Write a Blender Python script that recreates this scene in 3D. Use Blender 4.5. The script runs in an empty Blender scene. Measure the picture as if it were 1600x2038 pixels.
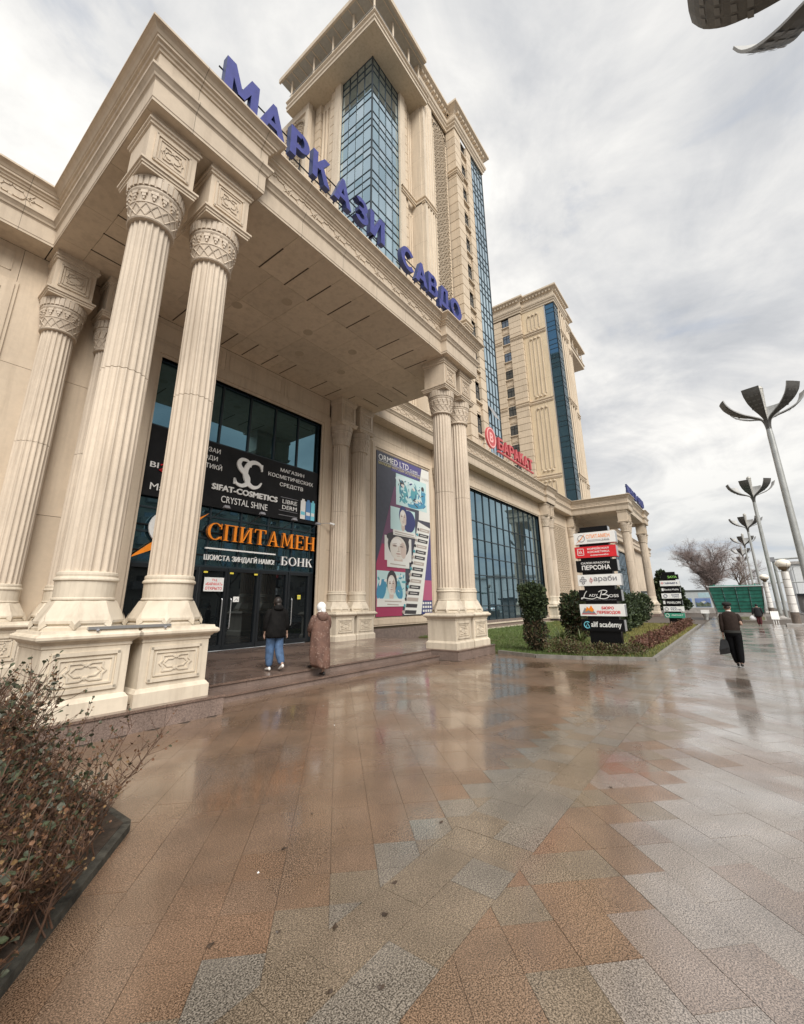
import bpy, bmesh, math, random
from mathutils import Vector, Matrix
random.seed(7)
SC = bpy.context.scene
COL = SC.collection
R = math.radians

# ---------------------------------------------------------------- camera
cam = bpy.data.cameras.new('camera'); camo = bpy.data.objects.new('camera', cam); COL.objects.link(camo)
cam.sensor_fit = 'HORIZONTAL'; cam.sensor_width = 36.0
cam.lens = 849.7 / 1600 * 36
cam.shift_x = (800 - 792.5) / 1600
cam.shift_y = -(1019 - 964.1) / 1600
cam.clip_start = 0.05; cam.clip_end = 3000
_r = Vector((0.605216, -0.796019, -0.008228)); _u = -Vector((0.208157, 0.168222, -0.963521)); _f = Vector((0.768365, 0.581425, 0.267508))
m = Matrix((_r, _u, -_f)).transposed().to_4x4(); m.translation = (0, 0, 1.8)
camo.matrix_world = m
SC.camera = camo

# ---------------------------------------------------------------- world and sun
SUN_AZ, SUN_EL = R(-122), R(43)
world = bpy.data.worlds.new('World'); SC.world = world; world.use_nodes = True
nt = world.node_tree; nt.nodes.clear()
def N(t, kind, **kw):
    n = t.nodes.new(kind)
    for k, v in kw.items():
        if k in n.inputs.keys() if isinstance(k, str) else False: n.inputs[k].default_value = v
        else: setattr(n, k, v)
    return n
wo = nt.nodes.new('ShaderNodeOutputWorld'); bg = nt.nodes.new('ShaderNodeBackground'); bg.inputs['Strength'].default_value = 0.1
sky = nt.nodes.new('ShaderNodeTexSky'); sky.sky_type = 'NISHITA'; sky.sun_disc = False
sky.sun_elevation = SUN_EL; sky.sun_rotation = R(90) - SUN_AZ; sky.dust_density = 3.0; sky.air_density = 1.0
tc = nt.nodes.new('ShaderNodeTexCoord')
sep = nt.nodes.new('ShaderNodeSeparateXYZ'); nt.links.new(tc.outputs['Generated'], sep.inputs[0])
def M(op, a, b=None, c=None, t=None):
    t = t or nt
    n = t.nodes.new('ShaderNodeMath'); n.operation = op
    for i, v in enumerate((a, b, c)):
        if v is None: continue
        if isinstance(v, (int, float)): n.inputs[i].default_value = v
        else: t.links.new(v, n.inputs[i])
    return n.outputs[0]
zz = M('ADD', M('MAXIMUM', sep.outputs[2], 0.0), 0.22)
cx_ = M('DIVIDE', sep.outputs[0], zz); cy_ = M('DIVIDE', sep.outputs[1], zz)
cmb = nt.nodes.new('ShaderNodeCombineXYZ'); nt.links.new(cx_, cmb.inputs[0]); nt.links.new(cy_, cmb.inputs[1])
def noise(t, vec, scale, detail, rough, dist=0.0, off=None):
    n = t.nodes.new('ShaderNodeTexNoise'); n.inputs['Scale'].default_value = scale; n.inputs['Detail'].default_value = detail
    n.inputs['Roughness'].default_value = rough; n.inputs['Distortion'].default_value = dist
    if off:
        mp = t.nodes.new('ShaderNodeMapping'); mp.inputs['Location'].default_value = off; t.links.new(vec, mp.inputs[0]); vec = mp.outputs[0]
    t.links.new(vec, n.inputs['Vector']); return n.outputs['Fac']
def ramp(t, fac, stops):
    n = t.nodes.new('ShaderNodeValToRGB'); e = n.color_ramp.elements
    while len(e) < len(stops): e.new(0.5)
    for el, (p, c) in zip(e, stops):
        el.position = p; el.color = (c, c, c, 1) if isinstance(c, (int, float)) else (*c, 1)
    t.links.new(fac, n.inputs[0]); return n.outputs[0]
def mix(t, fac, a, b, mode='MIX'):
    n = t.nodes.new('ShaderNodeMix'); n.data_type = 'RGBA'; n.blend_type = mode
    for s, v in ((0, fac), (6, a), (7, b)):
        if isinstance(v, (int, float)): n.inputs[s].default_value = v
        elif isinstance(v, tuple): n.inputs[s].default_value = (*v, 1)
        else: t.links.new(v, n.inputs[s])
    return n.outputs[2]
f1 = noise(nt, cmb.outputs[0], 0.62, 5, 0.5, 0.4, (3.1, 1.7, 0))
f2 = noise(nt, cmb.outputs[0], 1.7, 8, 0.58, 0.7, (8.1, 2.3, 4))
f3 = noise(nt, cmb.outputs[0], 3.6, 7, 0.6, 0.5, (1.1, 5.3, 2))
mixf = M('ADD', M('ADD', M('MULTIPLY', f1, .38), M('MULTIPLY', f2, .40)), M('MULTIPLY', f3, .22))
cover = ramp(nt, f2, [(0.30, 0.35), (0.43, 1.0)])
shade = ramp(nt, mixf, [(0.39, (2.75, 2.86, 3.05)), (0.46, (3.6, 3.65, 3.74)), (0.52, (4.6, 4.56, 4.48)), (0.575, (5.6, 5.5, 5.28))])
hz = ramp(nt, sep.outputs[2], [(0.0, 0.85), (0.30, 0.0)])
shade2 = mix(nt, hz, shade, (3.6, 3.74, 3.77))
blue = mix(nt, 0.80, sky.outputs[0], (2.9, 3.2, 3.75))
skyc = mix(nt, cover, blue, shade2)
nt.links.new(skyc, bg.inputs['Color']); nt.links.new(bg.outputs[0], wo.inputs[0])
sl = bpy.data.lights.new('sun', 'SUN'); sl.energy = 2.3; sl.angle = R(36); sl.color = (1.0, 0.955, 0.89)
so = bpy.data.objects.new('sun', sl); COL.objects.link(so)
sd = Vector((math.cos(SUN_AZ) * math.cos(SUN_EL), math.sin(SUN_AZ) * math.cos(SUN_EL), math.sin(SUN_EL)))
so.rotation_euler = sd.to_track_quat('Z', 'Y').to_euler(); so.location = sd * 100
vs = SC.view_settings; vs.view_transform = 'Standard'; vs.look = 'None'; vs.gamma = 1.0; vs.exposure = 0.92; vs.use_curve_mapping = False
SC.render.engine = 'CYCLES'

# ---------------------------------------------------------------- materials
def new_mat(name):
    mt = bpy.data.materials.new(name); mt.use_nodes = True
    t = mt.node_tree; p = t.nodes['Principled BSDF']; return mt, t, p
def wpos(t):
    g = t.nodes.new('ShaderNodeNewGeometry'); return g.outputs['Position']
def bump(t, p, h, strength=0.3, dist=0.01, inp='Normal'):
    b = t.nodes.new('ShaderNodeBump'); b.inputs['Strength'].default_value = strength; b.inputs['Distance'].default_value = dist
    t.links.new(h, b.inputs['Height']); t.links.new(b.outputs[0], p.inputs[inp])
def simple(name, col, rough=0.6, metal=0.0, var=0.0, vs_=4.0, spec=0.5, emit=None, coat=0.0, bmp=0.0, bs=60):
    mt, t, p = new_mat(name)
    p.inputs['Roughness'].default_value = rough; p.inputs['Metallic'].default_value = metal; p.inputs['Specular IOR Level'].default_value = spec
    p.inputs['Base Color'].default_value = (*col, 1); p.inputs['Coat Weight'].default_value = coat
    if var > 0:
        f = noise(t, wpos(t), vs_, 5, 0.6)
        d = tuple(max(0, c * (1 - var)) for c in col); l = tuple(min(1, c * (1 + var)) for c in col)
        t.links.new(ramp(t, f, [(0.32, d), (0.68, l)]), p.inputs['Base Color'])
    if bmp > 0: bump(t, p, noise(t, wpos(t), bs, 4, 0.6), bmp, 0.01)
    if emit: p.inputs['Emission Color'].default_value = (*emit[0], 1); p.inputs['Emission Strength'].default_value = emit[1]
    return mt
def stone(name, col, joint=None, jz=None, stain=0.16, rough=0.62, grime=0.42):
    mt, t, p = new_mat(name); ps = wpos(t)
    big = noise(t, ps, 0.55, 4, 0.55); fine = noise(t, ps, 9, 6, 0.65); grain = noise(t, ps, 160, 2, 0.5)
    mp = t.nodes.new('ShaderNodeMapping'); mp.inputs['Scale'].default_value = (3.0, 3.0, 0.25); t.links.new(ps, mp.inputs[0])
    streak = noise(t, mp.outputs[0], 1.6, 6, 0.6)
    d = tuple(c * (1 - stain) for c in col); l = tuple(min(1, c * (1 + stain * .45)) for c in col)
    c1 = ramp(t, big, [(0.3, d), (0.7, l)])
    c2 = mix(t, 0.5, c1, ramp(t, fine, [(0.3, tuple(c * .9 for c in col)), (0.7, tuple(min(1, c * 1.08) for c in col))]))
    c3 = mix(t, ramp(t, streak, [(0.47, 0.0), (0.72, grime)]), c2, tuple(c * f for c, f in zip(col, (.60, .57, .54))))
    oi = t.nodes.new('ShaderNodeObjectInfo'); c3 = mix(t, 1.0, c3, ramp(t, oi.outputs['Random'], [(0.0, .91), (1.0, 1.04)]), 'MULTIPLY')
    h = M('ADD', M('MULTIPLY', fine, 0.6, t=t), M('MULTIPLY', grain, 0.25, t=t), t=t)
    if joint:
        s = t.nodes.new('ShaderNodeSeparateXYZ'); t.links.new(ps, s.inputs[0])
        k = M('LESS_THAN', M('FRACT', M('DIVIDE', M('ADD', s.outputs[0], joint[1], t=t), joint[0], t=t), t=t), 0.011 / joint[0], t=t)
        if jz: k = M('MAXIMUM', k, M('LESS_THAN', M('FRACT', M('DIVIDE', M('ADD', s.outputs[2], jz[1], t=t), jz[0], t=t), t=t), 0.012 / jz[0], t=t), t=t)
        c3 = mix(t, k, c3, tuple(c * .32 for c in col)); h = M('SUBTRACT', h, M('MULTIPLY', k, 1.5, t=t), t=t)
    t.links.new(c3, p.inputs['Base Color']); p.inputs['Roughness'].default_value = rough; p.inputs['Specular IOR Level'].default_value = 0.35
    bump(t, p, h, 0.22, 0.006)
    return mt
ST = (0.575, 0.48, 0.372)
MT = {}
MT['stone'] = stone('limestone', ST)
MT['stone_wall'] = stone('limestone_wall', (0.60, 0.498, 0.382), stain=0.18)
MT['stone_band'] = stone('limestone_band', ST, joint=(1.55, 0.4))
MT['stone_col'] = stone('limestone_column', (0.60, 0.51, 0.41), stain=0.32, grime=0.62)
MT['stone_ped'] = stone('limestone_pedestal', (0.66, 0.58, 0.465), stain=0.26, grime=0.6)
MT['stone_tower'] = stone('tower_limestone', (0.60, 0.51, 0.398), joint=(3.1, 0.7), jz=(3.4, 0.2), stain=0.10)
MT['stone_quoin'] = stone('quoin_limestone', (0.61, 0.505, 0.38), stain=0.12)
MT['soffit'] = stone('ceiling_panel', (0.66, 0.555, 0.43), stain=0.12)
MT['joint'] = simple('dark_joint', (0.10, 0.075, 0.05), 0.9)
MT['slot_shade'] = simple('painted_slot_shade', (0.075, 0.055, 0.04), 0.9)  # dark strips on the panels paint the shade of recessed slots
MT['granite_step'] = None
MT['hole'] = simple('lattice_shade_backing', (0.035, 0.027, 0.020), 0.9, spec=.1)  # near-black sheet colour paints the shade inside the lattice openings
MT['bronze'] = simple('dark_frame', (0.018, 0.022, 0.026), 0.35, 0.3)
MT['mullion'] = simple('mullion', (0.03, 0.045, 0.055), 0.4, 0.4)
MT['alu'] = simple('aluminium', (0.55, 0.56, 0.57), 0.35, 0.8)
MT['white'] = simple('white_acrylic', (0.82, 0.82, 0.80), 0.4, var=0.05)
MT['white_face'] = simple('white_sign_face', (0.86, 0.86, 0.84), 0.45, var=0.05)
MT['black'] = simple('black_acrylic', (0.007, 0.007, 0.008), 0.35, spec=0.18)
MT['blackcloth'] = simple('black_banner_vinyl', (0.011, 0.011, 0.012), 0.45, var=0.3, vs_=2, bmp=0.25, bs=2.5, spec=0.2)
MT['orange'] = simple('orange_acrylic', (0.92, 0.28, 0.02), 0.35, var=0.08)
MT['red'] = simple('red_sign', (0.70, 0.02, 0.03), 0.4, var=0.06)
MT['red2'] = simple('red_letter', (0.50, 0.075, 0.08), 0.45, var=0.1)
MT['pink'] = simple('pink_trim', (0.85, 0.45, 0.42), 0.5)
MT['blue'] = simple('blue_acrylic', (0.042, 0.050, 0.225), 0.55, var=0.16, vs_=6)
MT['navy'] = simple('navy_return', (0.025, 0.037, 0.12), 0.4, var=0.1)
MT['green'] = simple('green_sign', (0.05, 0.30, 0.20), 0.45)
MT['lime'] = simple('lime_letter', (0.25, 0.55, 0.12), 0.45)
MT['cyan'] = simple('cyan_print', (0.20, 0.62, 0.75), 0.45)
MT['grey'] = simple('grey_print', (0.25, 0.25, 0.27), 0.5)
MT['yellow'] = simple('yellow_sticker', (0.80, 0.66, 0.08), 0.5)
MT['pole'] = simple('painted_steel_pole', (0.42, 0.43, 0.42), 0.38, 0.35, var=0.12, vs_=2)
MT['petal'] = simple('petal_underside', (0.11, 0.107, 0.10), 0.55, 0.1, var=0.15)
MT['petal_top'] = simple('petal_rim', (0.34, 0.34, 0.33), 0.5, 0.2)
MT['concrete'] = simple('concrete', (0.36, 0.34, 0.32), 0.75, var=0.2, vs_=3, bmp=0.3, bs=30)
MT['kerb'] = simple('wet_kerb_stone', (0.20, 0.185, 0.165), 0.45, var=0.25, vs_=5, bmp=0.3, bs=40)
MT['kerb2'] = simple('mossy_kerb_stone', (0.060, 0.056, 0.046), 0.8, var=0.6, vs_=9, bmp=0.8, bs=35, spec=0.25)
MT['soil'] = simple('wet_soil', (0.045, 0.030, 0.020), 0.9, var=0.5, vs_=9, bmp=0.8, bs=35)
def glass(name, tint, rough=0.02, wav=0.02):
    mt, t, p = new_mat(name)
    p.inputs['Base Color'].default_value = (*tint, 1); p.inputs['Metallic'].default_value = 0.92; p.inputs['Roughness'].default_value = rough
    bump(t, p, noise(t, wpos(t), 0.9, 2, 0.5), wav, 0.05)
    return mt
MT['glass'] = glass('shop_glass', (0.098, 0.190, 0.238))
MT['glass_bay'] = glass('bay_window_glass', (0.185, 0.295, 0.35))
MT['glass_dark'] = glass('door_glass', (0.055, 0.068, 0.078))
MT['glass_tower'] = glass('tower_glass', (0.44, 0.57, 0.64), 0.04, 0.03)
MT['glass_tower_b'] = glass('tower_glass_pale', (0.52, 0.64, 0.70), 0.05, 0.03)
MT['glass_tower_c'] = glass('tower_glass_dim', (0.36, 0.50, 0.57), 0.04, 0.05)
MT['glass_deep'] = glass('deep_blue_glass', (0.10, 0.21, 0.32), 0.04, 0.03)
MT['glass_win'] = glass('window_glass', (0.22, 0.25, 0.28), 0.04)

# ---------------------------------------------------------------- helpers
W = {}          # world origin of every empty or part
class MB:
    def __init__(s): s.v = []; s.f = []; s.m = []
    def add(s, vs, fs, mi=0):
        o = len(s.v); s.v += [tuple(v) for v in vs]; s.f += [tuple(i + o for i in f) for f in fs]; s.m += [mi] * len(fs); return s
    def box(s, x0, x1, y0, y1, z0, z1, mi=0):
        if x0 > x1: x0, x1 = x1, x0
        if y0 > y1: y0, y1 = y1, y0
        return s.add([(x0,y0,z0),(x1,y0,z0),(x1,y1,z0),(x0,y1,z0),(x0,y0,z1),(x1,y0,z1),(x1,y1,z1),(x0,y1,z1)],
            [(0,3,2,1),(4,5,6,7),(0,1,5,4),(1,2,6,5),(2,3,7,6),(3,0,4,7)], mi)
    def poly(s, pts, axis, a, b, mi=0):
        """extrude 2D polygon (ccw) : axis 'y' pts=(x,z) between y=a (front) and b ; axis 'x' pts=(y,z); axis 'z' pts=(x,y)"""
        n = len(pts)
        def P(p, t): return {'y': (p[0], t, p[1]), 'x': (t, p[0], p[1]), 'z': (p[0], p[1], t)}[axis]
        vs = [P(p, a) for p in pts] + [P(p, b) for p in pts]
        fs = [tuple(range(n)), tuple(range(2 * n - 1, n - 1, -1))] + [(i, i + n, (i + 1) % n + n, (i + 1) % n) for i in range(n)]
        return s.add(vs, fs, mi)
    def lathe(s, prof, n=24, c=(0, 0), mi=0, caps=True, sq=None, a0=0.0):
        vs = []
        for r_, z in prof:
            for i in range(n):
                a = 2 * math.pi * i / n + a0; vs.append((c[0] + r_ * math.cos(a), c[1] + r_ * math.sin(a), z))
        fs = []
        for k in range(len(prof) - 1):
            for i in range(n):
                j = (i + 1) % n; fs.append((k*n+i, k*n+j, (k+1)*n+j, (k+1)*n+i))
        if caps: fs.append(tuple(range(n - 1, -1, -1))); fs.append(tuple((len(prof)-1)*n + i for i in range(n)))
        return s.add(vs, fs, mi)
    def sq(s, prof, c=(0, 0), mi=0):
        """square 'lathe' : prof (half width, z)"""
        return s.lathe([(h * math.sqrt(2), z) for h, z in prof], 4, c, mi, True, a0=math.pi / 4)
    def tube(s, pts, rad, n=6, mi=0, caps=True):
        pts = [Vector(p) for p in pts]; rr = rad if isinstance(rad, (list, tuple)) else [rad] * len(pts)
        vs = []; up0 = None
        for i, p in enumerate(pts):
            d = (pts[min(i+1, len(pts)-1)] - pts[max(i-1, 0)])
            if d.length < 1e-9: d = Vector((0,0,1))
            d.normalize()
            if up0 is None: up0 = Vector((0,0,1)) if abs(d.z) < .9 else Vector((1,0,0))
            a = d.cross(up0)
            if a.length < 1e-6: a = d.orthogonal()
            a.normalize(); b = a.cross(d); up0 = b
            for k in range(n):
                t = 2*math.pi*k/n; vs.append(p + (a*math.cos(t) + b*math.sin(t)) * rr[i])
        fs = [(i*n+k, i*n+(k+1)%n, (i+1)*n+(k+1)%n, (i+1)*n+k) for i in range(len(pts)-1) for k in range(n)]
        if caps: fs.append(tuple(range(n-1,-1,-1))); fs.append(tuple((len(pts)-1)*n+k for k in range(n)))
        return s.add(vs, fs, mi)
    def loft(s, rings, n=18, mi=0, caps=True):
        """rings: (cx,cy,cz,rx,ry)"""
        vs = []
        for (x, y, z, rx, ry) in rings:
            for k in range(n):
                t = 2*math.pi*k/n; vs.append((x + rx*math.cos(t), y + ry*math.sin(t), z))
        fs = [(i*n+k, i*n+(k+1)%n, (i+1)*n+(k+1)%n, (i+1)*n+k) for i in range(len(rings)-1) for k in range(n)]
        if caps: fs.append(tuple(range(n-1,-1,-1))); fs.append(tuple((len(rings)-1)*n+k for k in range(n)))
        return s.add(vs, fs, mi)
    def mesh(s, name, mats, off=(0,0,0), smooth=False, fix=False):
        me = bpy.data.meshes.new(name)
        me.from_pydata([(v[0]-off[0], v[1]-off[1], v[2]-off[2]) for v in s.v], [], s.f)
        if not isinstance(mats, (list, tuple)): mats = [mats]
        for x in mats: me.materials.append(x)
        if len(mats) > 1: me.polygons.foreach_set('material_index', s.m)
        if smooth: me.polygons.foreach_set('use_smooth', [True] * len(me.polygons))
        if fix:
            bm = bmesh.new(); bm.from_mesh(me); bmesh.ops.recalc_face_normals(bm, faces=bm.faces); bm.to_mesh(me); bm.free()
        me.update(); return me
def mesh_join(mb, other, tr):
    mb.add([tr @ Vector(v) for v in other.v], other.f); mb.m[-len(other.f):] = other.m; return mb
def link(o, parent=None, world=(0,0,0)):
    COL.objects.link(o); W[o.name] = Vector(world)
    if parent is not None:
        o.parent = parent; o.location = Vector(world) - W[parent.name]
    else: o.location = Vector(world)
    return o
def tag(o, label, cat=None, group=None, kind=None):
    if label: o['label'] = label
    if cat: o['category'] = cat
    if group: o['group'] = group
    if kind: o['kind'] = kind
    return o
def thing(name, label, cat, loc=(0,0,0), group=None, rz=0.0):
    o = bpy.data.objects.new(name, None); o.empty_display_size = 0.2; link(o, None, loc); o.rotation_euler.z = rz
    return tag(o, label, cat, group)
def part(name, mb, mats, parent=None, smooth=False, fix=True, kind=None, label=None):
    """mesh given in world coordinates"""
    off = W[parent.name] if parent is not None else (0,0,0)
    o = bpy.data.objects.new(name, mb.mesh(name, mats, off, smooth, fix)); link(o, parent, off)
    if kind: o['kind'] = kind
    if label: o['label'] = label
    return o
def inst(name, me, parent, world, rz=0.0, rot=None):
    o = bpy.data.objects.new(name, me); link(o, parent, world)
    if rot: o.rotation_euler = rot
    elif rz: o.rotation_euler.z = rz
    return o
def structure(name, mb, mats, smooth=False, fix=True):
    o = part(name, mb, mats, None, smooth, fix); o['kind'] = 'structure'; return o
def solo(name, mb, mats, label, cat, base, group=None, smooth=False, fix=True):
    """a thing that is one mesh; base = its origin"""
    o = bpy.data.objects.new(name, mb.mesh(name, mats, base, smooth, fix)); link(o, None, base); return tag(o, label, cat, group)
def copy_tree(o, delta, label=None, parent=None):
    c = o.copy(); COL.objects.link(c)
    if parent is None:
        c.location = o.location + Vector(delta); W[c.name] = W[o.name] + Vector(delta)
        if label: c['label'] = label
    else: c.parent = parent
    for ch in o.children: copy_tree(ch, delta, None, c)
    return c
# ---------------------------------------------------------------- lettering
_tc = {}
def glyph_mesh(s, depth=0.0, off=0.0, shear=0.0, bev=0.0):
    """text as raw verts/faces in the (x, y) plane, extruded along +z by depth, unit size"""
    key = (s, depth, off, shear, bev)
    if key in _tc: return _tc[key]
    cu = bpy.data.curves.new('lettering', 'FONT'); cu.body = s; cu.size = 1.0; cu.extrude = depth / 2; cu.shear = shear
    cu.resolution_u = 4
    ob = bpy.data.objects.new('lettering', cu); COL.objects.link(ob)
    dg = bpy.context.evaluated_depsgraph_get(); me = bpy.data.meshes.new_from_object(ob.evaluated_get(dg))
    vs = [tuple(v.co) for v in me.vertices]; fs = [tuple(p.vertices) for p in me.polygons]
    ns = [p.normal.z for p in me.polygons]
    bpy.data.objects.remove(ob); bpy.data.curves.remove(cu); bpy.data.meshes.remove(me)
    if off > 0:          # heavier weight: copies nudged sideways, each a hair deeper than the last
        V0, F0, N0 = vs, fs, ns; vs, fs, ns = list(V0), list(F0), list(N0)
        for k, (ox, oy) in enumerate(((1, 0), (-1, 0), (0, 1), (0, -1), (.7, .7), (-.7, -.7))):
            b = len(vs); vs += [(v[0] + ox * off, v[1] + oy * off, v[2] - .015 * (k + 1) * (1 if v[2] > 0 else 0)) for v in V0]
            fs += [tuple(i + b for i in f) for f in F0]; ns += N0
    _tc[key] = (vs, fs, ns); return _tc[key]
def text_mb(s, u0, u1, z0, z1, plane, at, depth=0.012, off=0.0, shear=0.0, facemats=False, cap=None):
    """lettering fitted into u0..u1 x z0..z1. plane 'y': wall facing -Y, u = X, front at y=at. plane 'x': facing -X, u runs along -Y, front at x=at"""
    vs, fs, ns = glyph_mesh(s, 1.0 if depth > 0 else 0, off, shear)
    xs = [v[0] for v in vs]; ys = [v[1] for v in vs]; a, b, c, d = min(xs), max(xs), min(ys), max(ys)
    if cap:  # heights measured on a capital letter, so descenders hang below
        cv = glyph_mesh(cap, 1.0 if depth > 0 else 0, off, shear)[0]; c = min(v[1] for v in cv); d = max(v[1] for v in cv)
    mb = MB(); out = []
    for v in vs:
        u = (v[0] - a) / (b - a); w = z0 + (v[1] - c) / (d - c) * (z1 - z0); t = (0.5 - v[2]) * depth   # 0 front .. depth back
        if plane == 'y': out.append((u0 + u * (u1 - u0), at + t, w))
        else: out.append((at + t, u0 + u * (u1 - u0), w))
    mb.add(out, fs)
    if facemats: mb.m = [0 if n > 0.5 else 1 for n in ns]
    return mb
def letter_row(parent, s, u0, u1, z0, z1, plane, at, depth, mats, off=0.0, gap=0.12, space=0.35, name='letter', shear=0.0, ref='Н'):
    """every character its own part; widths from the glyphs, heights from a capital"""
    items = []; x = 0
    rv = glyph_mesh(ref, 1.0, off, shear)[0]; c = min(v[1] for v in rv); d = max(v[1] for v in rv)
    for ch in s:
        if ch == ' ': x += space; continue
        vs = glyph_mesh(ch, 1.0, off, shear)[0]; a = min(v[0] for v in vs); b = max(v[0] for v in vs)
        items.append((ch, x, x + b - a, min(v[1] for v in vs), max(v[1] for v in vs))); x += b - a + gap
    tot = items[-1][2]; k = (u1 - u0) / tot; out = []
    for ch, a, b, lo, hi in items:
        mb = text_mb(ch, u0 + a * k, u0 + b * k, z0 + (lo - c) / (d - c) * (z1 - z0), z0 + (hi - c) / (d - c) * (z1 - z0), plane, at, depth, off, shear, len(mats) > 1)
        out.append(part(name, mb, mats, parent, fix=False))
    return out
# ================================================================ SHOPPING CENTRE (podium with two porticoes)
YW = 13.85                     # wall plane
PX = 48.1                      # offset of the second portico
CY, BY = 8.03, 13.58           # front and rear column rows
CX = (2.51, 3.78, 13.50, 14.77)
centre = thing('shopping_centre', 'long beige limestone shopping centre with columned porticoes and a carved cornice', 'building', (8.6, 13.85, 0))

def sweep(path, prof, mi=0, mb=None):
    mb = mb or MB(); n = len(path); P = [Vector(p) for p in path]; nor = []
    for i in range(n - 1):
        d = (P[i+1] - P[i]).normalized(); nor.append(Vector((d.y, -d.x)))
    off = []
    for i in range(n):
        if i == 0: off.append(nor[0])
        elif i == n - 1: off.append(nor[-1])
        else:
            a, b = nor[i-1], nor[i]; s = a + b; off.append(s / max(1e-6, 1 + a.dot(b)))
    vs = []
    for i in range(n):
        for p, z in prof: q = P[i] + off[i] * p; vs.append((q.x, q.y, z))
    k = len(prof); fs = [(i*k+j, (i+1)*k+j, (i+1)*k+j+1, i*k+j+1) for i in range(n-1) for j in range(k-1)]
    return mb.add(vs, fs, mi)
def ent_path(dx):
    return [(1.90+dx, 13.15), (1.90+dx, 7.30), (4.43+dx, 7.30), (4.43+dx, 7.55), (12.85+dx, 7.55), (12.85+dx, 7.30), (15.38+dx, 7.30), (15.38+dx, 13.15)]
pil_blocks = [(21.75, 24.2), (41.2, 43.65)]
path = [(-14, 13.15)] + ent_path(0)
for a, b in pil_blocks: path += [(a, 13.15), (a, 12.93), (b, 12.93), (b, 13.15)]
path += ent_path(PX)
for a, b in [(21.75 + PX, 24.2 + PX)]: path += [(a, 13.15), (a, 12.93), (b, 12.93), (b, 13.15)]
path += [(110, 13.15), (110, 30)]
part('architrave', sweep(path, [(-0.02, 11.2), (0, 11.2), (0, 11.26), (0.012, 11.275), (0.012, 11.70), (0.03, 11.73), (0.055, 11.75), (0.07, 11.80), (0.11, 11.86), (0.14, 11.89), (0.14, 11.955), (0.10, 11.985), (0.02, 12.0)]), MT['stone_band'], centre, fix=False)
part('frieze', sweep(path, [(0.02, 12.0), (0.02, 12.41)]), MT['stone_band'], centre, fix=False)
part('cornice', sweep(path, [(0.02, 12.41), (0.05, 12.42), (0.065, 12.47), (0.10, 12.49), (0.115, 12.54), (0.16, 12.56), (0.16, 12.62), (0.18, 12.63), (0.215, 12.69), (0.26, 12.735), (0.30, 12.755), (0.32, 12.76), (0.32, 12.81), (0.30, 12.825), (-0.5, 12.84)]), MT['stone_band'], centre, fix=False)
rf = MB(); rf.box(-14, 110, 13.35, 40, 12.3, 12.6); 
for dx in (0, PX): rf.box(2.2+dx, 15.1+dx, 7.75, 13.34, 12.3, 12.6)
part('roof', rf, MT['concrete'], centre)

# frieze ornament : strapwork stars made of raised bars
def bars(mb, segs, plane, at, w=0.03, d=0.02):
    """segs in (u,z); plane y (facing -Y) / x (facing -X)"""
    for (a, b) in segs:
        a = Vector(a); b = Vector(b); t = b - a
        if t.length < 1e-5: continue
        nn = Vector((-t.y, t.x)).normalized() * w / 2; e = t.normalized() * w * .3
        q = [a - e - nn, b + e - nn, b + e + nn, a - e + nn]
        if plane == 'y':
            vs = [(p.x, at, p.y) for p in q] + [(p.x, at - d, p.y) for p in q]
        else:
            vs = [(at, p.x, p.y) for p in q] + [(at - d, p.x, p.y) for p in q]
        mb.add(vs, [(4,5,6,7), (0,1,5,4), (1,2,6,5), (2,3,7,6), (3,0,4,7)])
def frieze_unit(u, z0, h, s=1.0):
    w = h * 2.1; z = lambda t: z0 + h * t; x = lambda t: u + w * t
    return [((x(.10), z(.5)), (x(.16), z(.78))), ((x(.16), z(.78)), (x(.30), z(.78))), ((x(.30), z(.78)), (x(.36), z(.92))), ((x(.36), z(.92)), (x(.42), z(.78))), ((x(.42), z(.78)), (x(.62), z(.78))), ((x(.62), z(.78)), (x(.70), z(.5))),
            ((x(.10), z(.5)), (x(.16), z(.22))), ((x(.16), z(.22)), (x(.30), z(.22))), ((x(.30), z(.22)), (x(.36), z(.08))), ((x(.36), z(.08)), (x(.42), z(.22))), ((x(.42), z(.22)), (x(.62), z(.22))), ((x(.62), z(.22)), (x(.70), z(.5))),
            ((x(.70), z(.5)), (x(.80), z(.62))), ((x(.80), z(.62)), (x(.88), z(.9))), ((x(.80), z(.38)), (x(.88), z(.1))), ((x(.70), z(.5)), (x(.80), z(.38))), ((x(.80), z(.62)), (x(.90), z(.5))), ((x(.80), z(.38)), (x(.90), z(.5))), ((x(.90), z(.5)), (x(1.10), z(.5)))]
fo = MB()
def frieze_run(u0, u1, plane, at):
    w = 0.41 * 2.1; n = max(1, round((u1 - u0) / w)); k = (u1 - u0) / (n * w)
    for i in range(n):
        segs = [((u0 + (a[0]) * k, a[1]), (u0 + (b[0]) * k, b[1])) for a, b in frieze_unit(i * w, 12.0, 0.41)]
        bars(fo, segs, plane, at, 0.028, 0.022)
frieze_run(-10, 1.4, 'y', 13.128)
for dx in (0, PX):
    frieze_run(4.55+dx, 12.72+dx, 'y', 7.528)
    frieze_run(7.9, 12.9, 'x', 1.878 + dx) if dx else None
frieze_run(15.9, 21.5, 'y', 13.128); frieze_run(24.4, 41.0, 'y', 13.128); frieze_run(43.8, 49.4, 'y', 13.128)
part('frieze_ornament', fo, MT['stone'], centre, kind='stuff')

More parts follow.
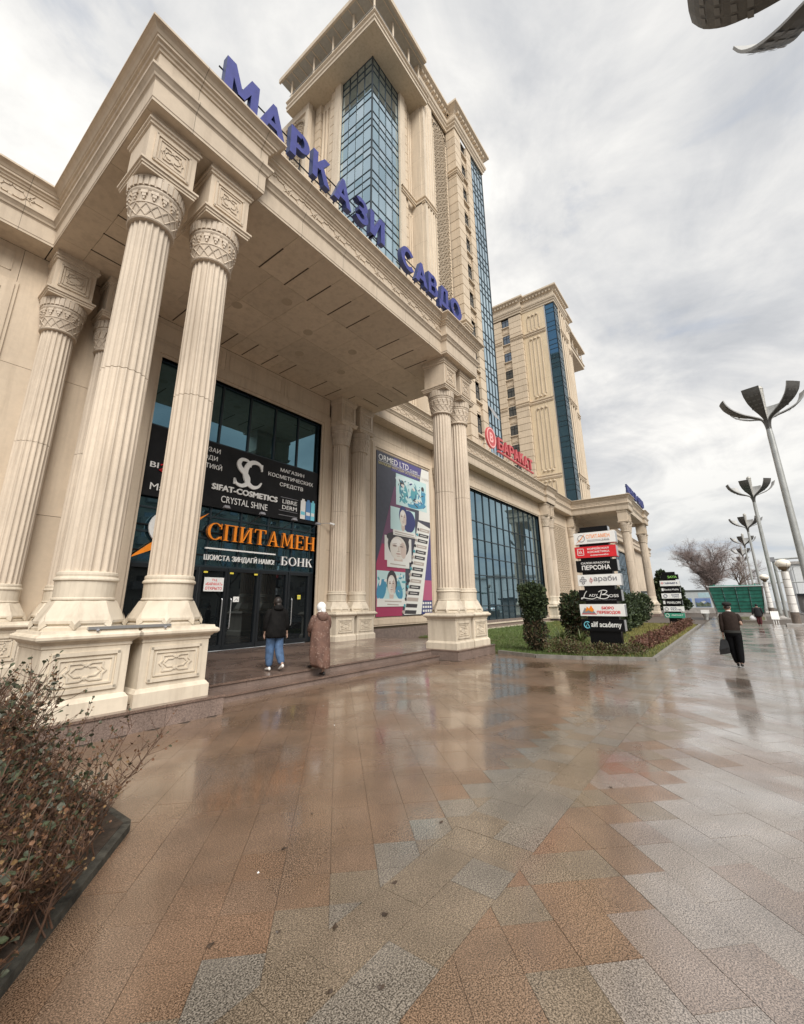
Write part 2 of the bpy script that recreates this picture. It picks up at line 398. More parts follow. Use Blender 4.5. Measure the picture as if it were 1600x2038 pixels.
# soffits -----------------------------------------------------------------
for dx in (0, PX):
    bk = MB(); bk.box(1.93+dx, 15.35+dx, 7.58, 13.84, 11.245, 11.5)
    for a, b in ((1.93, 4.40), (12.88, 15.35)): bk.box(a+dx, b+dx, 7.33, 7.579, 11.245, 11.5)
    part('ceiling_void', bk, MT['joint'], centre)
pan = []
def pnl(x0, x1, y0, y1, dx): pan.append((x0+dx+.004, x1+dx-.004, y0+.004, y1-.004))
for dx in (0, PX):
    pnl(1.91, 4.425, 7.305, 7.56, dx); pnl(12.855, 15.37, 7.305, 7.56, dx)
    xs = [1.91, 2.57, 4.42, 5.75, 6.65, 7.55, 8.45, 9.355, 11.03, 11.94, 12.84, 13.75, 15.37]
    for a, b in zip(xs, xs[1:]): pnl(a, b, 7.56, 9.33, dx)
    for a, b in zip(xs, xs[1:]): pnl(a, b, 12.60, 13.845, dx)
    xc = [1.91, 2.57, 3.8, 5.0, 6.2, 7.5, 8.8, 10.0, 11.2, 12.5, 13.75, 15.37]
    for a, b in zip(xc, xc[1:]):
        for c, d in ((9.33, 10.98), (10.98, 12.60)): pnl(a, b, c, d, dx)
for (a, b, c, d) in pan:
    q = MB(); q.box(a, b, c, d, 11.204, 11.235); part('ceiling_panel', q, MT['soffit'], centre, fix=False)
sl_ = MB(); sl_.box(-.02, .02, -.55, .55, -.006, .006); me_sy = sl_.mesh('slot', MT['slot_shade'])
sl_ = MB(); sl_.box(-.55, .55, -.02, .02, -.006, .006); me_sx = sl_.mesh('slot', MT['slot_shade'])
for dx in (0, PX):
    for x in (5.75, 6.65, 7.55, 8.45, 9.355, 11.03, 11.94, 12.84): inst('ceiling_slot_shade', me_sy, centre, (x+dx, 8.79, 11.204))
    for x in (5.4, 6.3, 7.2, 8.07, 8.96, 9.87, 11.57, 12.46, 13.37): inst('ceiling_slot_shade', me_sy, centre, (x+dx, 13.18, 11.204))
    for y in (10.65, 11.55, 12.42): inst('ceiling_slot_shade', me_sx, centre, (3.1+dx, y, 11.204)); inst('ceiling_slot_shade', me_sx, centre, (14.33+dx, y+.05, 11.204))
MT['grille'] = simple('grille_brown', (0.47, 0.385, 0.285), 0.7)
for (x, y) in ((7.2, 9.9), (8.7, 10.6), (6.3, 11.3), (10.6, 10.2), (11.4, 11.6), (9.4, 11.9)):
    q = MB(); q.lathe([(0.0, 11.198), (0.17, 11.198), (0.17, 11.205)], 20, (x, y), caps=False); part('ceiling_speaker', q, MT['grille'], centre)

# columns -----------------------------------------------------------------
def flute_shaft(r0, r1, z0, z1, nf=20):
    mb = MB(); seg = 6; n = nf * seg
    def ring(r_, z):
        o = []
        for i in range(n):
            t = (i % seg) / seg; a = 2*math.pi*i/n
            dep = 0.0 if t < .17 else math.sin((t - .1667) / .8333 * math.pi) ** .8 * 0.032
            o.append(((r_ - dep) * math.cos(a), (r_ - dep) * math.sin(a), z))
        return o
    vs = ring(r0, z0) + ring(r0*.75 + r1*.25, z0 + (z1-z0)*.4) + ring(r1, z1)
    fs = [(k*n+i, k*n+(i+1)%n, (k+1)*n+(i+1)%n, (k+1)*n+i) for k in range(2) for i in range(n)]
    fs += [tuple(range(n-1,-1,-1)), tuple(2*n+i for i in range(n))]
    return mb.add(vs, fs)
drum_a = flute_shaft(.372, .366, 2.30, 5.745).mesh('shaft', MT['stone_col'])
drum_b = flute_shaft(.366, .352, 5.757, 8.93).mesh('shaft', MT['stone_col'])
jr = MB(); jr.lathe([(.325, 5.70), (.325, 5.80)], 24); me_jr = jr.mesh('joint', MT['joint'])
def make_base():
    mb = MB(); n = 32
    mb.lathe([(.385, 2.30), (.40, 2.285), (.405, 2.255), (.40, 2.225), (.415, 2.215), (.43, 2.19), (.43, 2.17), (.405, 2.155), (.40, 1.92), (.415, 1.905), (.415, 1.885), (.39, 1.87)][::-1], n)
    o = MB(); a0 = math.pi / 8   # faceted bell
    mb.lathe([(.30, 1.46), (.575, 1.46), (.58, 1.50), (.545, 1.53), (.585, 1.555), (.585, 1.59), (.56, 1.63), (.44, 1.86), (.425, 1.872), (.3, 1.872)], 8, a0=a0)
    for i in range(8):      # raised pointed tabs at the arrises
        a = a0 + i * math.pi / 4; c, s_ = math.cos(a), math.sin(a)
        def p(r_, w, z): return (c*r_ - s_*w, s_*r_ + c*w, z)
        mb.add([p(.60, 0, 1.465), p(.545, -.07, 1.535), p(.545, .07, 1.535), p(.612, 0, 1.54), p(.575, -.045, 1.60), p(.575, .045, 1.60), p(.545, 0, 1.69)],
               [(0,3,1), (0,2,3), (1,3,4), (3,2,5), (3,5,6), (3,6,4)])
    return mb
me_base = make_base().mesh('base', MT['stone_ped'], fix=True)
def relief(mb, plane, at, u0, u1, z0, z1, w=.022, d=.018):
    """framed panel with strapwork"""
    du, dz = u1-u0, z1-z0
    def rect(a, b, c, e, ww, dd): bars(mb, [((a, c), (b, c)), ((b, c), (b, e)), ((b, e), (a, e)), ((a, e), (a, c))], plane, at, ww, dd)
    rect(u0, u1, z0, z1, .05, .03); rect(u0+.07, u1-.07, z0+.07, z1-.07, .025, .02)
    x = lambda t: u0 + du*t; z = lambda t: z0 + dz*t
    S = [(.24,.74),(.42,.74),(.5,.66),(.58,.74),(.76,.74),(.76,.60),(.82,.5),(.76,.40),(.76,.26),(.58,.26),(.5,.34),(.42,.26),(.24,.26),(.24,.40),(.18,.5),(.24,.60),(.24,.74)]
    bars(mb, [((x(a[0]), z(a[1])), (x(b[0]), z(b[1]))) for a, b in zip(S, S[1:])], plane, at, w, d)
    T = [(.26,.5),(.34,.62),(.44,.62),(.5,.72),(.56,.62),(.66,.62),(.74,.5),(.66,.38),(.56,.38),(.5,.28),(.44,.38),(.34,.38),(.26,.5)]
    bars(mb, [((x(a[0]), z(a[1])), (x(b[0]), z(b[1]))) for a, b in zip(T, T[1:])], plane, at, w*.8, d*.8)
def make_pedestal():
    mb = MB()
    mb.sq([(.60, .312), (.60, .50), (.585, .515), (.56, .55), (.545, .56), (.545, 1.22), (.56, 1.235), (.56, 1.275), (.585, 1.295), (.60, 1.315), (.645, 1.33), (.665, 1.355), (.665, 1.39), (.645, 1.41), (.61, 1.425), (.60, 1.46)])
    return mb
me_ped = make_pedestal().mesh('pedestal', MT['stone_ped'])
q = MB(); relief(q, 'y', -.545, -.40, .40, .66, 1.14); me_pan_y = q.mesh('panel', MT['stone_ped'])
q = MB(); relief(q, 'x', -.545, -.40, .40, .66, 1.14); me_pan_x = q.mesh('panel', MT['stone_ped'])
def make_capital():
    mb = MB(); n = 40
    mb.lathe([(.355, 8.90), (.405, 8.905), (.42, 8.93), (.405, 8.955), (.385, 8.965), (.385, 8.975)], n)
    mb.lathe([(.385, 8.97), (.40, 9.06), (.43, 9.24), (.445, 9.25), (.445, 9.275), (.425, 9.28), (.43, 9.33), (.455, 9.50), (.47, 9.52), (.485, 9.55), (.485, 9.585), (.465, 9.595), (.49, 9.60), (.505, 9.80), (.515, 9.82), (.515, 9.845), (.40, 9.845)], n)
    def onr(a, r_, z): return Vector((r_*math.cos(a), r_*math.sin(a), z))
    k = 14
    for i in range(k):          # lattice band
        a, b = 2*math.pi*i/k, 2*math.pi*(i+1)/k
        for (p, q_) in ((a, b), (b, a)):
            mb.tube([onr(p, .39, 8.985), onr((p+q_)/2, .418, 9.11), onr(q_, .437, 9.235)], .013, 4, caps=False)
    k = 16
    for i in range(k):          # stepped dentils
        a = 2*math.pi*i/k
        for (da, dz0, dz1, r_) in ((.075, 9.36, 9.50, .462), (.13, 9.43, 9.50, .470), (.035, 9.30, 9.50, .452)):
            vs = []
            for z in (dz0, dz1):
                for aa in (a-da, a+da):
                    for rr in (r_-.05, r_+.012): vs.append(onr(aa, rr, z))
            mb.add(vs, [(1,3,7,5), (0,1,5,4), (2,6,7,3), (0,2,3,1), (4,5,7,6)])
    k = 30
    for i in range(k):          # reeded ring
        a = 2*math.pi*i/k; da = .07
        vs = []
        for z in (9.605, 9.815):
            for aa in (a-da, a+da):
                for rr in (.47, .525 if z > 9.7 else .512): vs.append(onr(aa, rr, z))
        mb.add(vs, [(1,3,7,5), (0,1,5,4), (2,6,7,3), (0,2,3,1), (4,5,7,6)])
    return mb
me_cap = make_capital().mesh('capital', MT['stone_col'], fix=True)
q = MB(); q.sq([(.49, 9.84), (.51, 9.845), (.51, 9.89), (.53, 9.90), (.53, 9.95), (.56, 9.965), (.56, 10.01), (.47, 10.03), (.465, 10.05), (.465, 10.93), (.50, 10.95), (.50, 11.00), (.53, 11.02), (.53, 11.07), (.50, 11.085), (.50, 11.208)])
me_blk = q.mesh('impost_block', MT['stone'])
q = MB(); relief(q, 'y', -.465, -.33, .33, 10.18, 10.82, .02, .02); me_bp_y = q.mesh('panel', MT['stone'])
def column(x, y, vis='xy'):
    c = bpy.data.objects.new('column', me_ped); link(c, centre, (x, y, 0)); c.name = 'column'
    W[c.name] = Vector((x, y, 0))
    def sub(n, me): 
        o = bpy.data.objects.new(n, me); COL.objects.link(o); o.parent = c; W[o.name] = Vector((x, y, 0)); return o
    sub('panel', me_pan_y); sub('base', me_base); sub('shaft', drum_a); sub('shaft', drum_b); sub('joint', me_jr); sub('capital', me_cap); sub('impost_block', me_blk); sub('panel', me_bp_y)
    return c
for dx in (0, PX):
    for x in CX: column(x+dx, CY)
    for x in CX: column(x+dx, BY)
for x in (22.32, 23.6, 41.75, 43.05, 21.75+PX+.57, 21.75+PX+1.85): column(x, BY)
for dx in (0,):      # dark slit between the twin impost blocks
    pass

# walls -------------------------------------------------------------------
wl = MB()
holes = [(5.3, 12.5, .31, 9.8), (24.5, 41.0, .4, 9.8), (5.3+PX, 12.5+PX, .31, 9.8), (72.7, 89.1, .4, 9.8)]
def backing(x0, x1, z0, z1): wl.box(x0, x1, YW+.03, YW+.5, z0, z1)
xs = [-14]
for h in holes: xs += [h[0], h[1]]
xs.append(110)
for i in range(0, len(xs), 2): backing(xs[i], xs[i+1], 0.0, 12.2)
for h in holes: backing(h[0], h[1], h[3], 12.2); (h[2] > .35) and wl.box(h[0], h[1], YW+.03, YW+.5, 0, h[2]-.06)
part('wall', wl, MT['joint'], centre)
ws = MB(); ws.box(-14, 1.885, 13.17, YW, 11.203, 11.26)
for a, b in ((15.395, 49.985), (63.5, 110)): ws.box(a, b, 13.17, YW, 11.203, 11.26)
part('eaves_soffit', ws, MT['soffit'], centre)
def slab(x0, x1, z0, z1, y=YW, th=.06, g=.006, nm='wall_panel', mt='stone_wall'):
    q = MB(); q.box(x0+g, x1-g, y, y+th, z0+g, z1-g); return part(nm, q, MT[mt], centre, fix=False)
ZJ = [0.62, 4.06, 7.84, 11.2]
def cladding(x0, x1, cols, zs=ZJ):
    for i in range(len(cols)-1):
        for a, b in zip(zs, zs[1:]): slab(cols[i], cols[i+1], a, b)
cladding(0, 0, [-14, -11, -8, -4.5]); cladding(0, 0, [1.47, 4.85])
cladding(0, 0, [12.95, 15.97]); cladding(0, 0, [21.8, 24.0]); cladding(0, 0, [41.5, 43.9])
cladding(0, 0, [49.5, 52.95]); cladding(0, 0, [61.05, 64.2]); cladding(0, 0, [69.8, 72.25]); cladding(0, 0, [89.6, 95, 100, 105, 110])
def above(x0, x1, n, zb=10.25):
    for i in range(n):
        a = x0 + (x1-x0)*i/n; b = x0 + (x1-x0)*(i+1)/n
        slab(a, b, zb, 11.2)
        q = MB(); bars(q, [((a+.18, 10.42), (b-.18, 10.42)), ((b-.18, 10.42), (b-.18, 11.02)), ((b-.18, 11.02), (a+.18, 11.02)), ((a+.18, 11.02), (a+.18, 10.42))], 'y', YW, .03, .014)
        part('panel_moulding', q, MT['stone_wall'], centre)
above(4.75, 13.05, 3); above(24.0, 41.5, 5); above(52.85, 61.15, 3); above(72.2, 89.6, 5)
above(15.95, 21.8, 2, 10.1); above(43.9, 49.5, 2, 10.1); above(-4.5, 1.47, 2, 10.1); above(64.2, 69.8, 2, 10.1)
plq = MB()
for a, b in ((-14, 1.6), (15.4, 49.6), (63.5, 110)): plq.box(a, b, YW-.05, YW+.02, 0, .60)
part('plinth_course', plq, simple('brown_granite', (0.20, 0.155, 0.135), 0.35, var=0.2, vs_=6), centre)
wsill = MB(); 
for a, b in ((24.2, 41.3), (72.4, 89.4)): wsill.box(a, b, YW-.12, YW+.3, .33, .42); wsill.box(a-.6, b+.6, YW-.45, YW-.06, 0, .10)
part('window_sill', wsill, MT['stone_ped'], centre)
# opening surrounds (stepped frame)
def surround(x0, x1, z0, z1, w=.5, name='window_surround', bottom=False):
    q = MB()
    def fr(a, d, ww):   # frame strip offset a from opening, width ww, projecting to y=d
        q.box(x0-a-ww, x0-a, d, YW+.25, z0, z1+a+ww); q.box(x1+a, x1+a+ww, d, YW+.25, z0, z1+a+ww); q.box(x0-a, x1+a, d, YW+.25, z1+a, z1+a+ww)
        if bottom: q.box(x0-a-ww, x1+a+ww, d, YW+.25, z0-a-ww, z0-a-.001)
    fr(0, YW-.02, .10); fr(.101, YW-.07, w-.18); fr(w-.079, YW-.04, .08)
    return part(name, q, MT['stone_wall'], centre, fix=False)
surround(5.3, 12.5, .31, 9.8); surround(24.5, 41.0, .42, 9.8); surround(5.3+PX, 12.5+PX, .31, 9.8); surround(72.7, 89.1, .42, 9.8)
# carved lattice bays
def lattice(x0, x1, z0, z1, y, cell, name='carved_panel', plane='y', w=.05, d=.05, mat='stone_wall', par=None, skip=None, backm='stone'):
    q = MB(); nx = max(1, round((x1-x0)/cell)); nz = max(1, round((z1-z0)/cell)); cw = (x1-x0)/nx; ch = (z1-z0)/nz
    for i in range(nx):
        for j in range(nz):
            a, b = x0+i*cw, z0+j*ch
            if skip and skip(a+cw/2, b+ch/2): continue
            p = lambda s, t: (a+cw*s, b+ch*t)
            S = [(.5,0),(.64,.2),(.86,.14),(.8,.36),(1,.5),(.8,.64),(.86,.86),(.64,.8),(.5,1),(.36,.8),(.14,.86),(.2,.64),(0,.5),(.2,.36),(.14,.14),(.36,.2),(.5,0)]
            bars(q, [(p(*S[k]), p(*S[k+1])) for k in range(16)], plane, y, w, d)
            bars(q, [(p(.14,.14), p(0,0)), (p(.86,.14), p(1,0)), (p(.14,.86), p(0,1)), (p(.86,.86), p(1,1))], plane, y, w, d)
            T = [(.5,.3),(.64,.36),(.7,.5),(.64,.64),(.5,.7),(.36,.64),(.3,.5),(.36,.36),(.5,.3)]
            bars(q, [(p(*T[k]), p(*T[k+1])) for k in range(8)], plane, y, w*.8, d)
    return part(name, q, MT[mat], par or centre, fix=False, kind='stuff')
def bay(x0, x1):
    bk = MB(); bk.box(x0, x1, YW+.004, YW+.028, 1.0, 9.72); part('carved_ground', bk, MT['stone_wall'], centre)
    lattice(x0+.02, x1-.02, 1.02, 9.70, YW+.003, .80, w=.085, d=.085)
    surround(x0, x1, 1.0, 9.72, .42, 'panel_frame', True)
bay(-4.1, 1.1); bay(44.3, 49.1); bay(64.6, 69.4)
surround(16.35, 21.4, 1.12, 9.72, .40, 'panel_frame', True)
bk = MB(); bk.box(16.0, 21.8, YW+.004, YW+.028, .8, 10.2); part('carved_ground', bk, MT['stone_wall'], centre)

# shop glazing --------------------------------------------------------------
YG = 14.08
def glaz(x0, x1, nx, zs, y, matk, wob, name='window'):
    w = bpy.data.objects.new(name, None); link(w, centre, ((x0+x1)/2, y, zs[0]))
    cw = (x1-x0)/nx; cache = {}
    for j in range(len(zs)-1):
        h = zs[j+1]-zs[j]; q = MB(); q.box(-cw/2+.03, cw/2-.03, 0, .02, -h/2+.03, h/2-.03); cache[j] = q.mesh('pane', MT[matk])
        for i in range(nx):
            inst('pane', cache[j], w, (x0+cw*(i+.5), y, (zs[j]+zs[j+1])/2), rot=(random.uniform(-wob, wob), 0, random.uniform(-wob, wob)))
    for i in range(nx+1):
        q = MB(); q.box(x0+cw*i-.032, x0+cw*i+.032, y-.06, y+.05, zs[0], zs[-1]); part('mullion', q, MT['mullion'], w, fix=False)
    for z in zs:
        q = MB(); q.box(x0, x1, y-.05, y+.045, z-.03, z+.03); part('transom', q, MT['mullion'], w, fix=False)
    return w
glaz(24.5, 41.0, 14, [.42, 1.55, 3.65, 4.93, 6.18, 7.5, 9.78], YG, 'glass_bay', .0045)
glaz(72.7, 89.1, 14, [.42, 1.55, 3.65, 4.93, 6.18, 7.5, 9.78], YG, 'glass_bay', .003)
glaz(5.3, 12.5, 6, [3.05, 4.0, 4.75, 5.6, 7.45, 9.79], YG, 'glass', .0025)
glaz(5.3+PX, 12.5+PX, 6, [.33, 3.05, 4.0, 5.6, 7.45, 9.79], YG, 'glass', .003)
# doors and side lights below
def door(x0, x1, z0, z1, name, split=None):
    d = bpy.data.objects.new(name, None); link(d, centre, ((x0+x1)/2, YG, z0))
    q = MB(); q.box(x0, x0+.09, YG-.07, YG+.05, z0, z1); q.box(x1-.09, x1, YG-.07, YG+.05, z0, z1); q.box(x0+.09, x1-.09, YG-.07, YG+.05, z1-.11, z1); q.box(x0+.09, x1-.09, YG-.07, YG+.05, z0, z0+.16)
    part('door_frame', q, MT['bronze'], d)
    q = MB(); q.box(x0+.088, x1-.088, YG, YG+.02, z0+.158, z1-.108); part('pane', q, MT['glass_dark'], d)
    return d
Z0 = .322
for nm, a, b in (('side_light', 5.31, 6.45), ('side_light', 6.47, 7.50), ('door', 7.54, 8.55), ('door', 8.57, 9.85), ('side_light', 9.87, 11.18), ('door', 11.22, 12.31)):
    dd = door(a, b, Z0, 3.02, nm)
    if nm == 'door':
        q = MB(); hx = b-.16 if a < 8 else a+.16
        q.tube([(hx, YG-.12, 1.0), (hx, YG-.15, 1.05), (hx, YG-.15, 1.95), (hx, YG-.12, 2.0)], .018, 8); part('door_handle', q, MT['alu'], dd)
q = MB(); q.box(12.33, 12.5, YG-.05, YG+.05, Z0, 3.02); part('door_post', q, MT['bronze'], centre)
# stickers on the doors
q = MB(); q.box(7.71, 8.42, YG-.085, YG-.078, 2.23, 2.69); nt_ = solo('notice', q, MT['white'], 'white notice with red writing taped to the dark entrance door', 'notice', (8.06, YG-.08, 2.23))
part('lettering', text_mb('ТЦ', 7.97, 8.16, 2.56, 2.64, 'y', YG-.088, .002, .02), MT['red'], nt_, fix=False)
part('lettering', text_mb('«БАРАКАТ»', 7.76, 8.38, 2.43, 2.52, 'y', YG-.088, .002, .02), MT['red'], nt_, fix=False)
part('lettering', text_mb('ОТКРЫТО', 7.76, 8.37, 2.28, 2.38, 'y', YG-.088, .002, .02), MT['red'], nt_, fix=False)
q = MB(); q.box(8.84, 9.07, YG-.085, YG-.078, 1.88, 2.06); n2 = solo('sticker', q, MT['white'], 'small white pictogram sticker on the middle entrance door', 'sticker', (8.95, YG-.08, 1.88))
q = MB(); q.tube([(8.90, YG-.088, 1.92), (8.97, YG-.088, 2.0), (9.02, YG-.088, 1.93)], .012, 4); part('pictogram', q, MT['grey'], n2)
q = MB(); q.box(11.70, 11.86, YG-.085, YG-.078, 1.98, 2.14); n3 = solo('sticker', q, MT['yellow'], 'yellow sticker on the right-hand glass door', 'sticker', (11.78, YG-.08, 1.98))
q = MB(); bars(q, [((11.72, 2.03), (11.84, 2.03)), ((11.72, 2.08), (11.84, 2.08))], 'y', YG-.085, .02, .002); part('print', q, MT['green'], n3)
for i, x in enumerate((7.66, 8.63, 9.62)):
    q = MB(); q.box(x, x+.14, YG-.085, YG-.078, 2.83, 2.89); solo('sticker', q, MT['yellow'], ('tiny yellow strip above the notice on the door', 'tiny yellow strip at the top left of the middle door', 'tiny yellow strip at the top right of the middle door')[i], 'sticker', (x, YG-.08, 2.83))

# entrance platform, steps, plinths ----------------------------------------
def granite(name, base, dark, speck=90, rough=(.15, .44), wet=.80, lm=2.3):
    mt, t, p = new_mat(name); ps = wpos(t)
    a = noise(t, ps, speck, 3, 0.65); b = noise(t, ps, speck*2.3, 2, 0.5, off=(4, 2, 1)); big = noise(t, ps, 1.7, 5, 0.6); pud = noise(t, ps, 0.8, 4, 0.55, 0.4)
    light = tuple(min(1, c*lm+.03*(lm > 2)) for c in base)
    c = ramp(t, a, [(0.38, dark), (0.48, base), (0.60, light)])
    c = mix(t, M('MULTIPLY', ramp(t, b, [(0.5, 0.0), (0.62, 1.0)]), .5, t=t), c, tuple(x*.45 for x in base))
    c = mix(t, 1.0, c, ramp(t, big, [(0.3, .74), (0.7, 1.08)]), 'MULTIPLY')
    t.links.new(c, p.inputs['Base Color'])
    t.links.new(ramp(t, pud, [(0.40, rough[0]), (0.60, rough[1])]), p.inputs['Roughness'])
    p.inputs['Specular IOR Level'].default_value = 0.55
    p.inputs['Coat IOR'].default_value = 1.42
    t.links.new(ramp(t, pud, [(0.44, wet), (0.62, wet*.38)]), p.inputs['Coat Weight']); p.inputs['Coat Roughness'].default_value = 0.10
    h = M('ADD', M('MULTIPLY', a, .6, t=t), M('MULTIPLY', b, .4, t=t), t=t); bump(t, p, h, 0.35, 0.0018)
    mp = t.nodes.new('ShaderNodeMapping'); mp.inputs['Scale'].default_value = (1.0, 1.0, 1.0); t.links.new(ps, mp.inputs[0])
    bump(t, p, noise(t, mp.outputs[0], 5.5, 3, .55), 0.32, 0.004, 'Coat Normal')
    return mt
MT['granite_step'] = granite('step_granite', (0.185, 0.128, 0.102), (0.085, 0.055, 0.044), 70, (.2, .4), .55, 1.5)
MT['granite_step_l'] = granite('step_granite_side', (0.225, 0.168, 0.142), (0.13, 0.095, 0.08), 70, (.35, .55), .15, 1.3)
stp = thing('entrance_steps', 'wet brown granite steps and platform under the big portico', 'steps', (8.6, 10, 0))
def paver(x0, x1, y0, y1, z0, z1, nm='slab', mt='granite_step', par=None):
    q = MB(); q.box(x0+.003, x1-.003, y0+.003, y1-.003, z0, z1); return part(nm, q, MT[mt], par or stp, fix=False)
q = MB(); q.box(1.75, 15.45, 8.36, 14.2, .0, .285); q.box(1.7, 4.55, 7.36, 8.36, 0, .285); q.box(12.77, 15.45, 7.36, 8.36, 0, .285); q.box(4.6, 12.7, 8.05, 8.36, 0, .12)
part('core', q, MT['joint'], stp)
def row(x0, x1, w, y0, y1, z0, z1, nm, mt='granite_step'):
    n = max(1, round((x1-x0)/w)); k = (x1-x0)/n
    for i in range(n): paver(x0+i*k, x0+(i+1)*k, y0, y1, z0, z1, nm, mt)
for j in range(9):                                         # floor slabs of the platform
    row(1.74, 15.46, 1.05, 8.70+j*.575, 8.70+(j+1)*.575, .282, .312, 'slab')
row(4.56, 12.77, 1.25, 8.28, 8.70, .275, .314, 'tread'); row(4.56, 12.77, 1.25, 8.31, 8.35, .15, .274, 'riser', 'granite_step_l')
row(4.62, 12.71, 1.30, 7.97, 8.33, .112, .150, 'tread'); row(4.62, 12.71, 1.30, 8.0, 8.04, .0, .111, 'riser', 'granite_step_l')
for a, b in ((1.68, 4.62), (12.71, 15.46)):
    row(a, b, .98, 7.27, 8.70, .275, .312, 'plinth_top'); row(a+.015, b-.015, .98, 7.29, 7.355, 0, .274, 'plinth_face', 'granite_step_l')
    for xx in (a+.015, b-.075): 
        q = MB(); q.box(xx, xx+.06, 7.357, 8.36, 0, .274); part('plinth_face', q, MT['granite_step_l'], stp)
q = MB(); q.add([(15.47, 9.2, 0), (19.8, 9.2, 0), (15.47, 9.2, .305), (15.47, 13.78, 0), (19.8, 13.78, 0), (15.47, 13.78, .305)], [(0,1,2), (3,5,4), (2,1,4,5), (0,3,4,1), (0,2,5,3)])
part('ramp', q, MT['granite_step'], stp)
st2 = MB(); st2.box(1.7+PX, 15.4+PX, 8.3, 14.2, 0, .31); st2.box(1.7+PX, 4.6+PX, 7.28, 8.3, 0, .31); st2.box(12.7+PX, 15.4+PX, 7.28, 8.3, 0, .31); st2.box(4.6+PX, 12.7+PX, 8.0, 8.3, 0, .15)
solo('entrance_steps', st2, MT['granite_step_l'], 'granite platform under the far smaller-looking portico', 'steps', (8.6+PX, 10, 0))
# ================================================================ TOWERS
def quoin_pier(par, x0, x1, y0, y1, z0, z1, h=1.13, nm='quoin', core=True, face='xy'):
    """stack of rusticated blocks round a core"""
    n = max(1, round((z1-z0)/h)); k = (z1-z0)/n
    q = MB(); q.box(x0, x1, y0, y1, -k/2+.04, k/2-.04); c = ((x0+x1)/2, (y0+y1)/2)
    q.v = [(v[0]-c[0], v[1]-c[1], v[2]) for v in q.v]; me = q.mesh('quoin', MT['stone_quoin'])
    for i in range(n): inst(nm, me, par, (c[0], c[1], z0 + k*(i+.5)))
    q = MB(); q.box(x0+.05, x1-.05, y0+.05, y1-.05, z0, z1); part('pier_core', q, MT['joint_t'], par)
MT['joint_t'] = simple('tower_joint', (0.36, 0.285, 0.19), 0.9)
def curtain(par, plane, u0, u1, nu, at, z0, z1, floor, matk, individual=True, top_dark=0, wob=.004, fr=(.26, .24, .5), sgn=-1):
    """curtain wall; plane y faces -Y (u=X), plane x faces -X (u=Y)"""
    zs = [z0]; nf = int((z1-z0)//floor) + 1
    zb = z1 - nf*floor
    lv = []
    for i in range(nf):
        z = zb + i*floor
        for f in (0, fr[2], fr[2]+fr[1]): lv.append(z + f*floor)
    lv = [z for z in lv if z > z0+.2] + [z1]; lv = [z0] + lv
    cw = (u1-u0)/nu; stuff = MB(); meshes = {}
    for j in range(len(lv)-1):
        h = lv[j+1]-lv[j]; key = round(h, 2)
        if individual and key not in meshes:
            q = MB()
            if plane == 'y': q.box(-cw/2+.03, cw/2-.03, 0, .03, -h/2+.03, h/2-.03)
            else: q.box(0, .03, -cw/2+.03, cw/2-.03, -h/2+.03, h/2-.03)
            meshes[key] = [q.mesh('pane', MT[x]) for x in ([matk, matk, matk+'_b', matk+'_c'] if matk == 'glass_tower' else [matk])]
        for i in range(nu):
            u = u0+cw*(i+.5); z = (lv[j]+lv[j+1])/2
            if individual:
                inst('pane', random.choice(meshes[key]), par, (u, at, z) if plane == 'y' else (at, u, z), rot=(random.uniform(-wob, wob), random.uniform(-wob, wob) if plane == 'x' else 0, random.uniform(-wob, wob)))
            else:
                if plane == 'y': stuff.box(u-cw/2+.03, u+cw/2-.03, at, at+.03, z-h/2+.03, z+h/2-.03)
                else: stuff.box(at, at+.03, u-cw/2+.03, u+cw/2-.03, z-h/2+.03, z+h/2-.03)
    if not individual: part('glazing', stuff, MT[matk], par, kind='stuff')
    g = MB()
    for i in range(nu+1):
        u = u0+cw*i
        if plane == 'y': g.box(u-.035, u+.035, at-.05, at+.08, z0, z1)
        else: g.box(at-.05, at+.08, u-.035, u+.035, z0, z1)
    for z in lv:
        if plane == 'y': g.box(u0, u1, at-.04, at+.07, z-.04, z+.04)
        else: g.box(at-.04, at+.07, u0, u1, z-.04, z+.04)
    part('glazing_grid', g, MT['mullion'], par)
def ribs(par, plane, u0, u1, at, z0, z1, n=3, r_=.13, arch=True):
    q = MB(); w = (u1-u0)/n
    for i in range(n):
        u = u0+w*(i+.5)
        c = (u, at) if plane == 'y' else (at, u)
        q.lathe([(r_, z0), (r_, z1)], 8, c, caps=True)
        for z in (z0-.25, z1+.12):
            if plane == 'y': q.box(u-w*.42, u+w*.42, at-.07, at, z-.12, z+.12)
            else: q.box(at-.07, at, u-w*.42, u+w*.42, z-.12, z+.12)
    part('rib', q, MT['stone_quoin'], par)
def belt(par, pts, z, prof=None, nm='string_course'):
    part(nm, sweep(pts, [(p, z+dz) for p, dz in (prof or [(-.05,-.35), (.10,-.35), (.10,-.22), (.18,-.18), (.18,-.05), (.08,0), (.08,.12), (.22,.2), (.22,.32), (-.05,.36)])]), MT['stone_quoin'], par, fix=False)
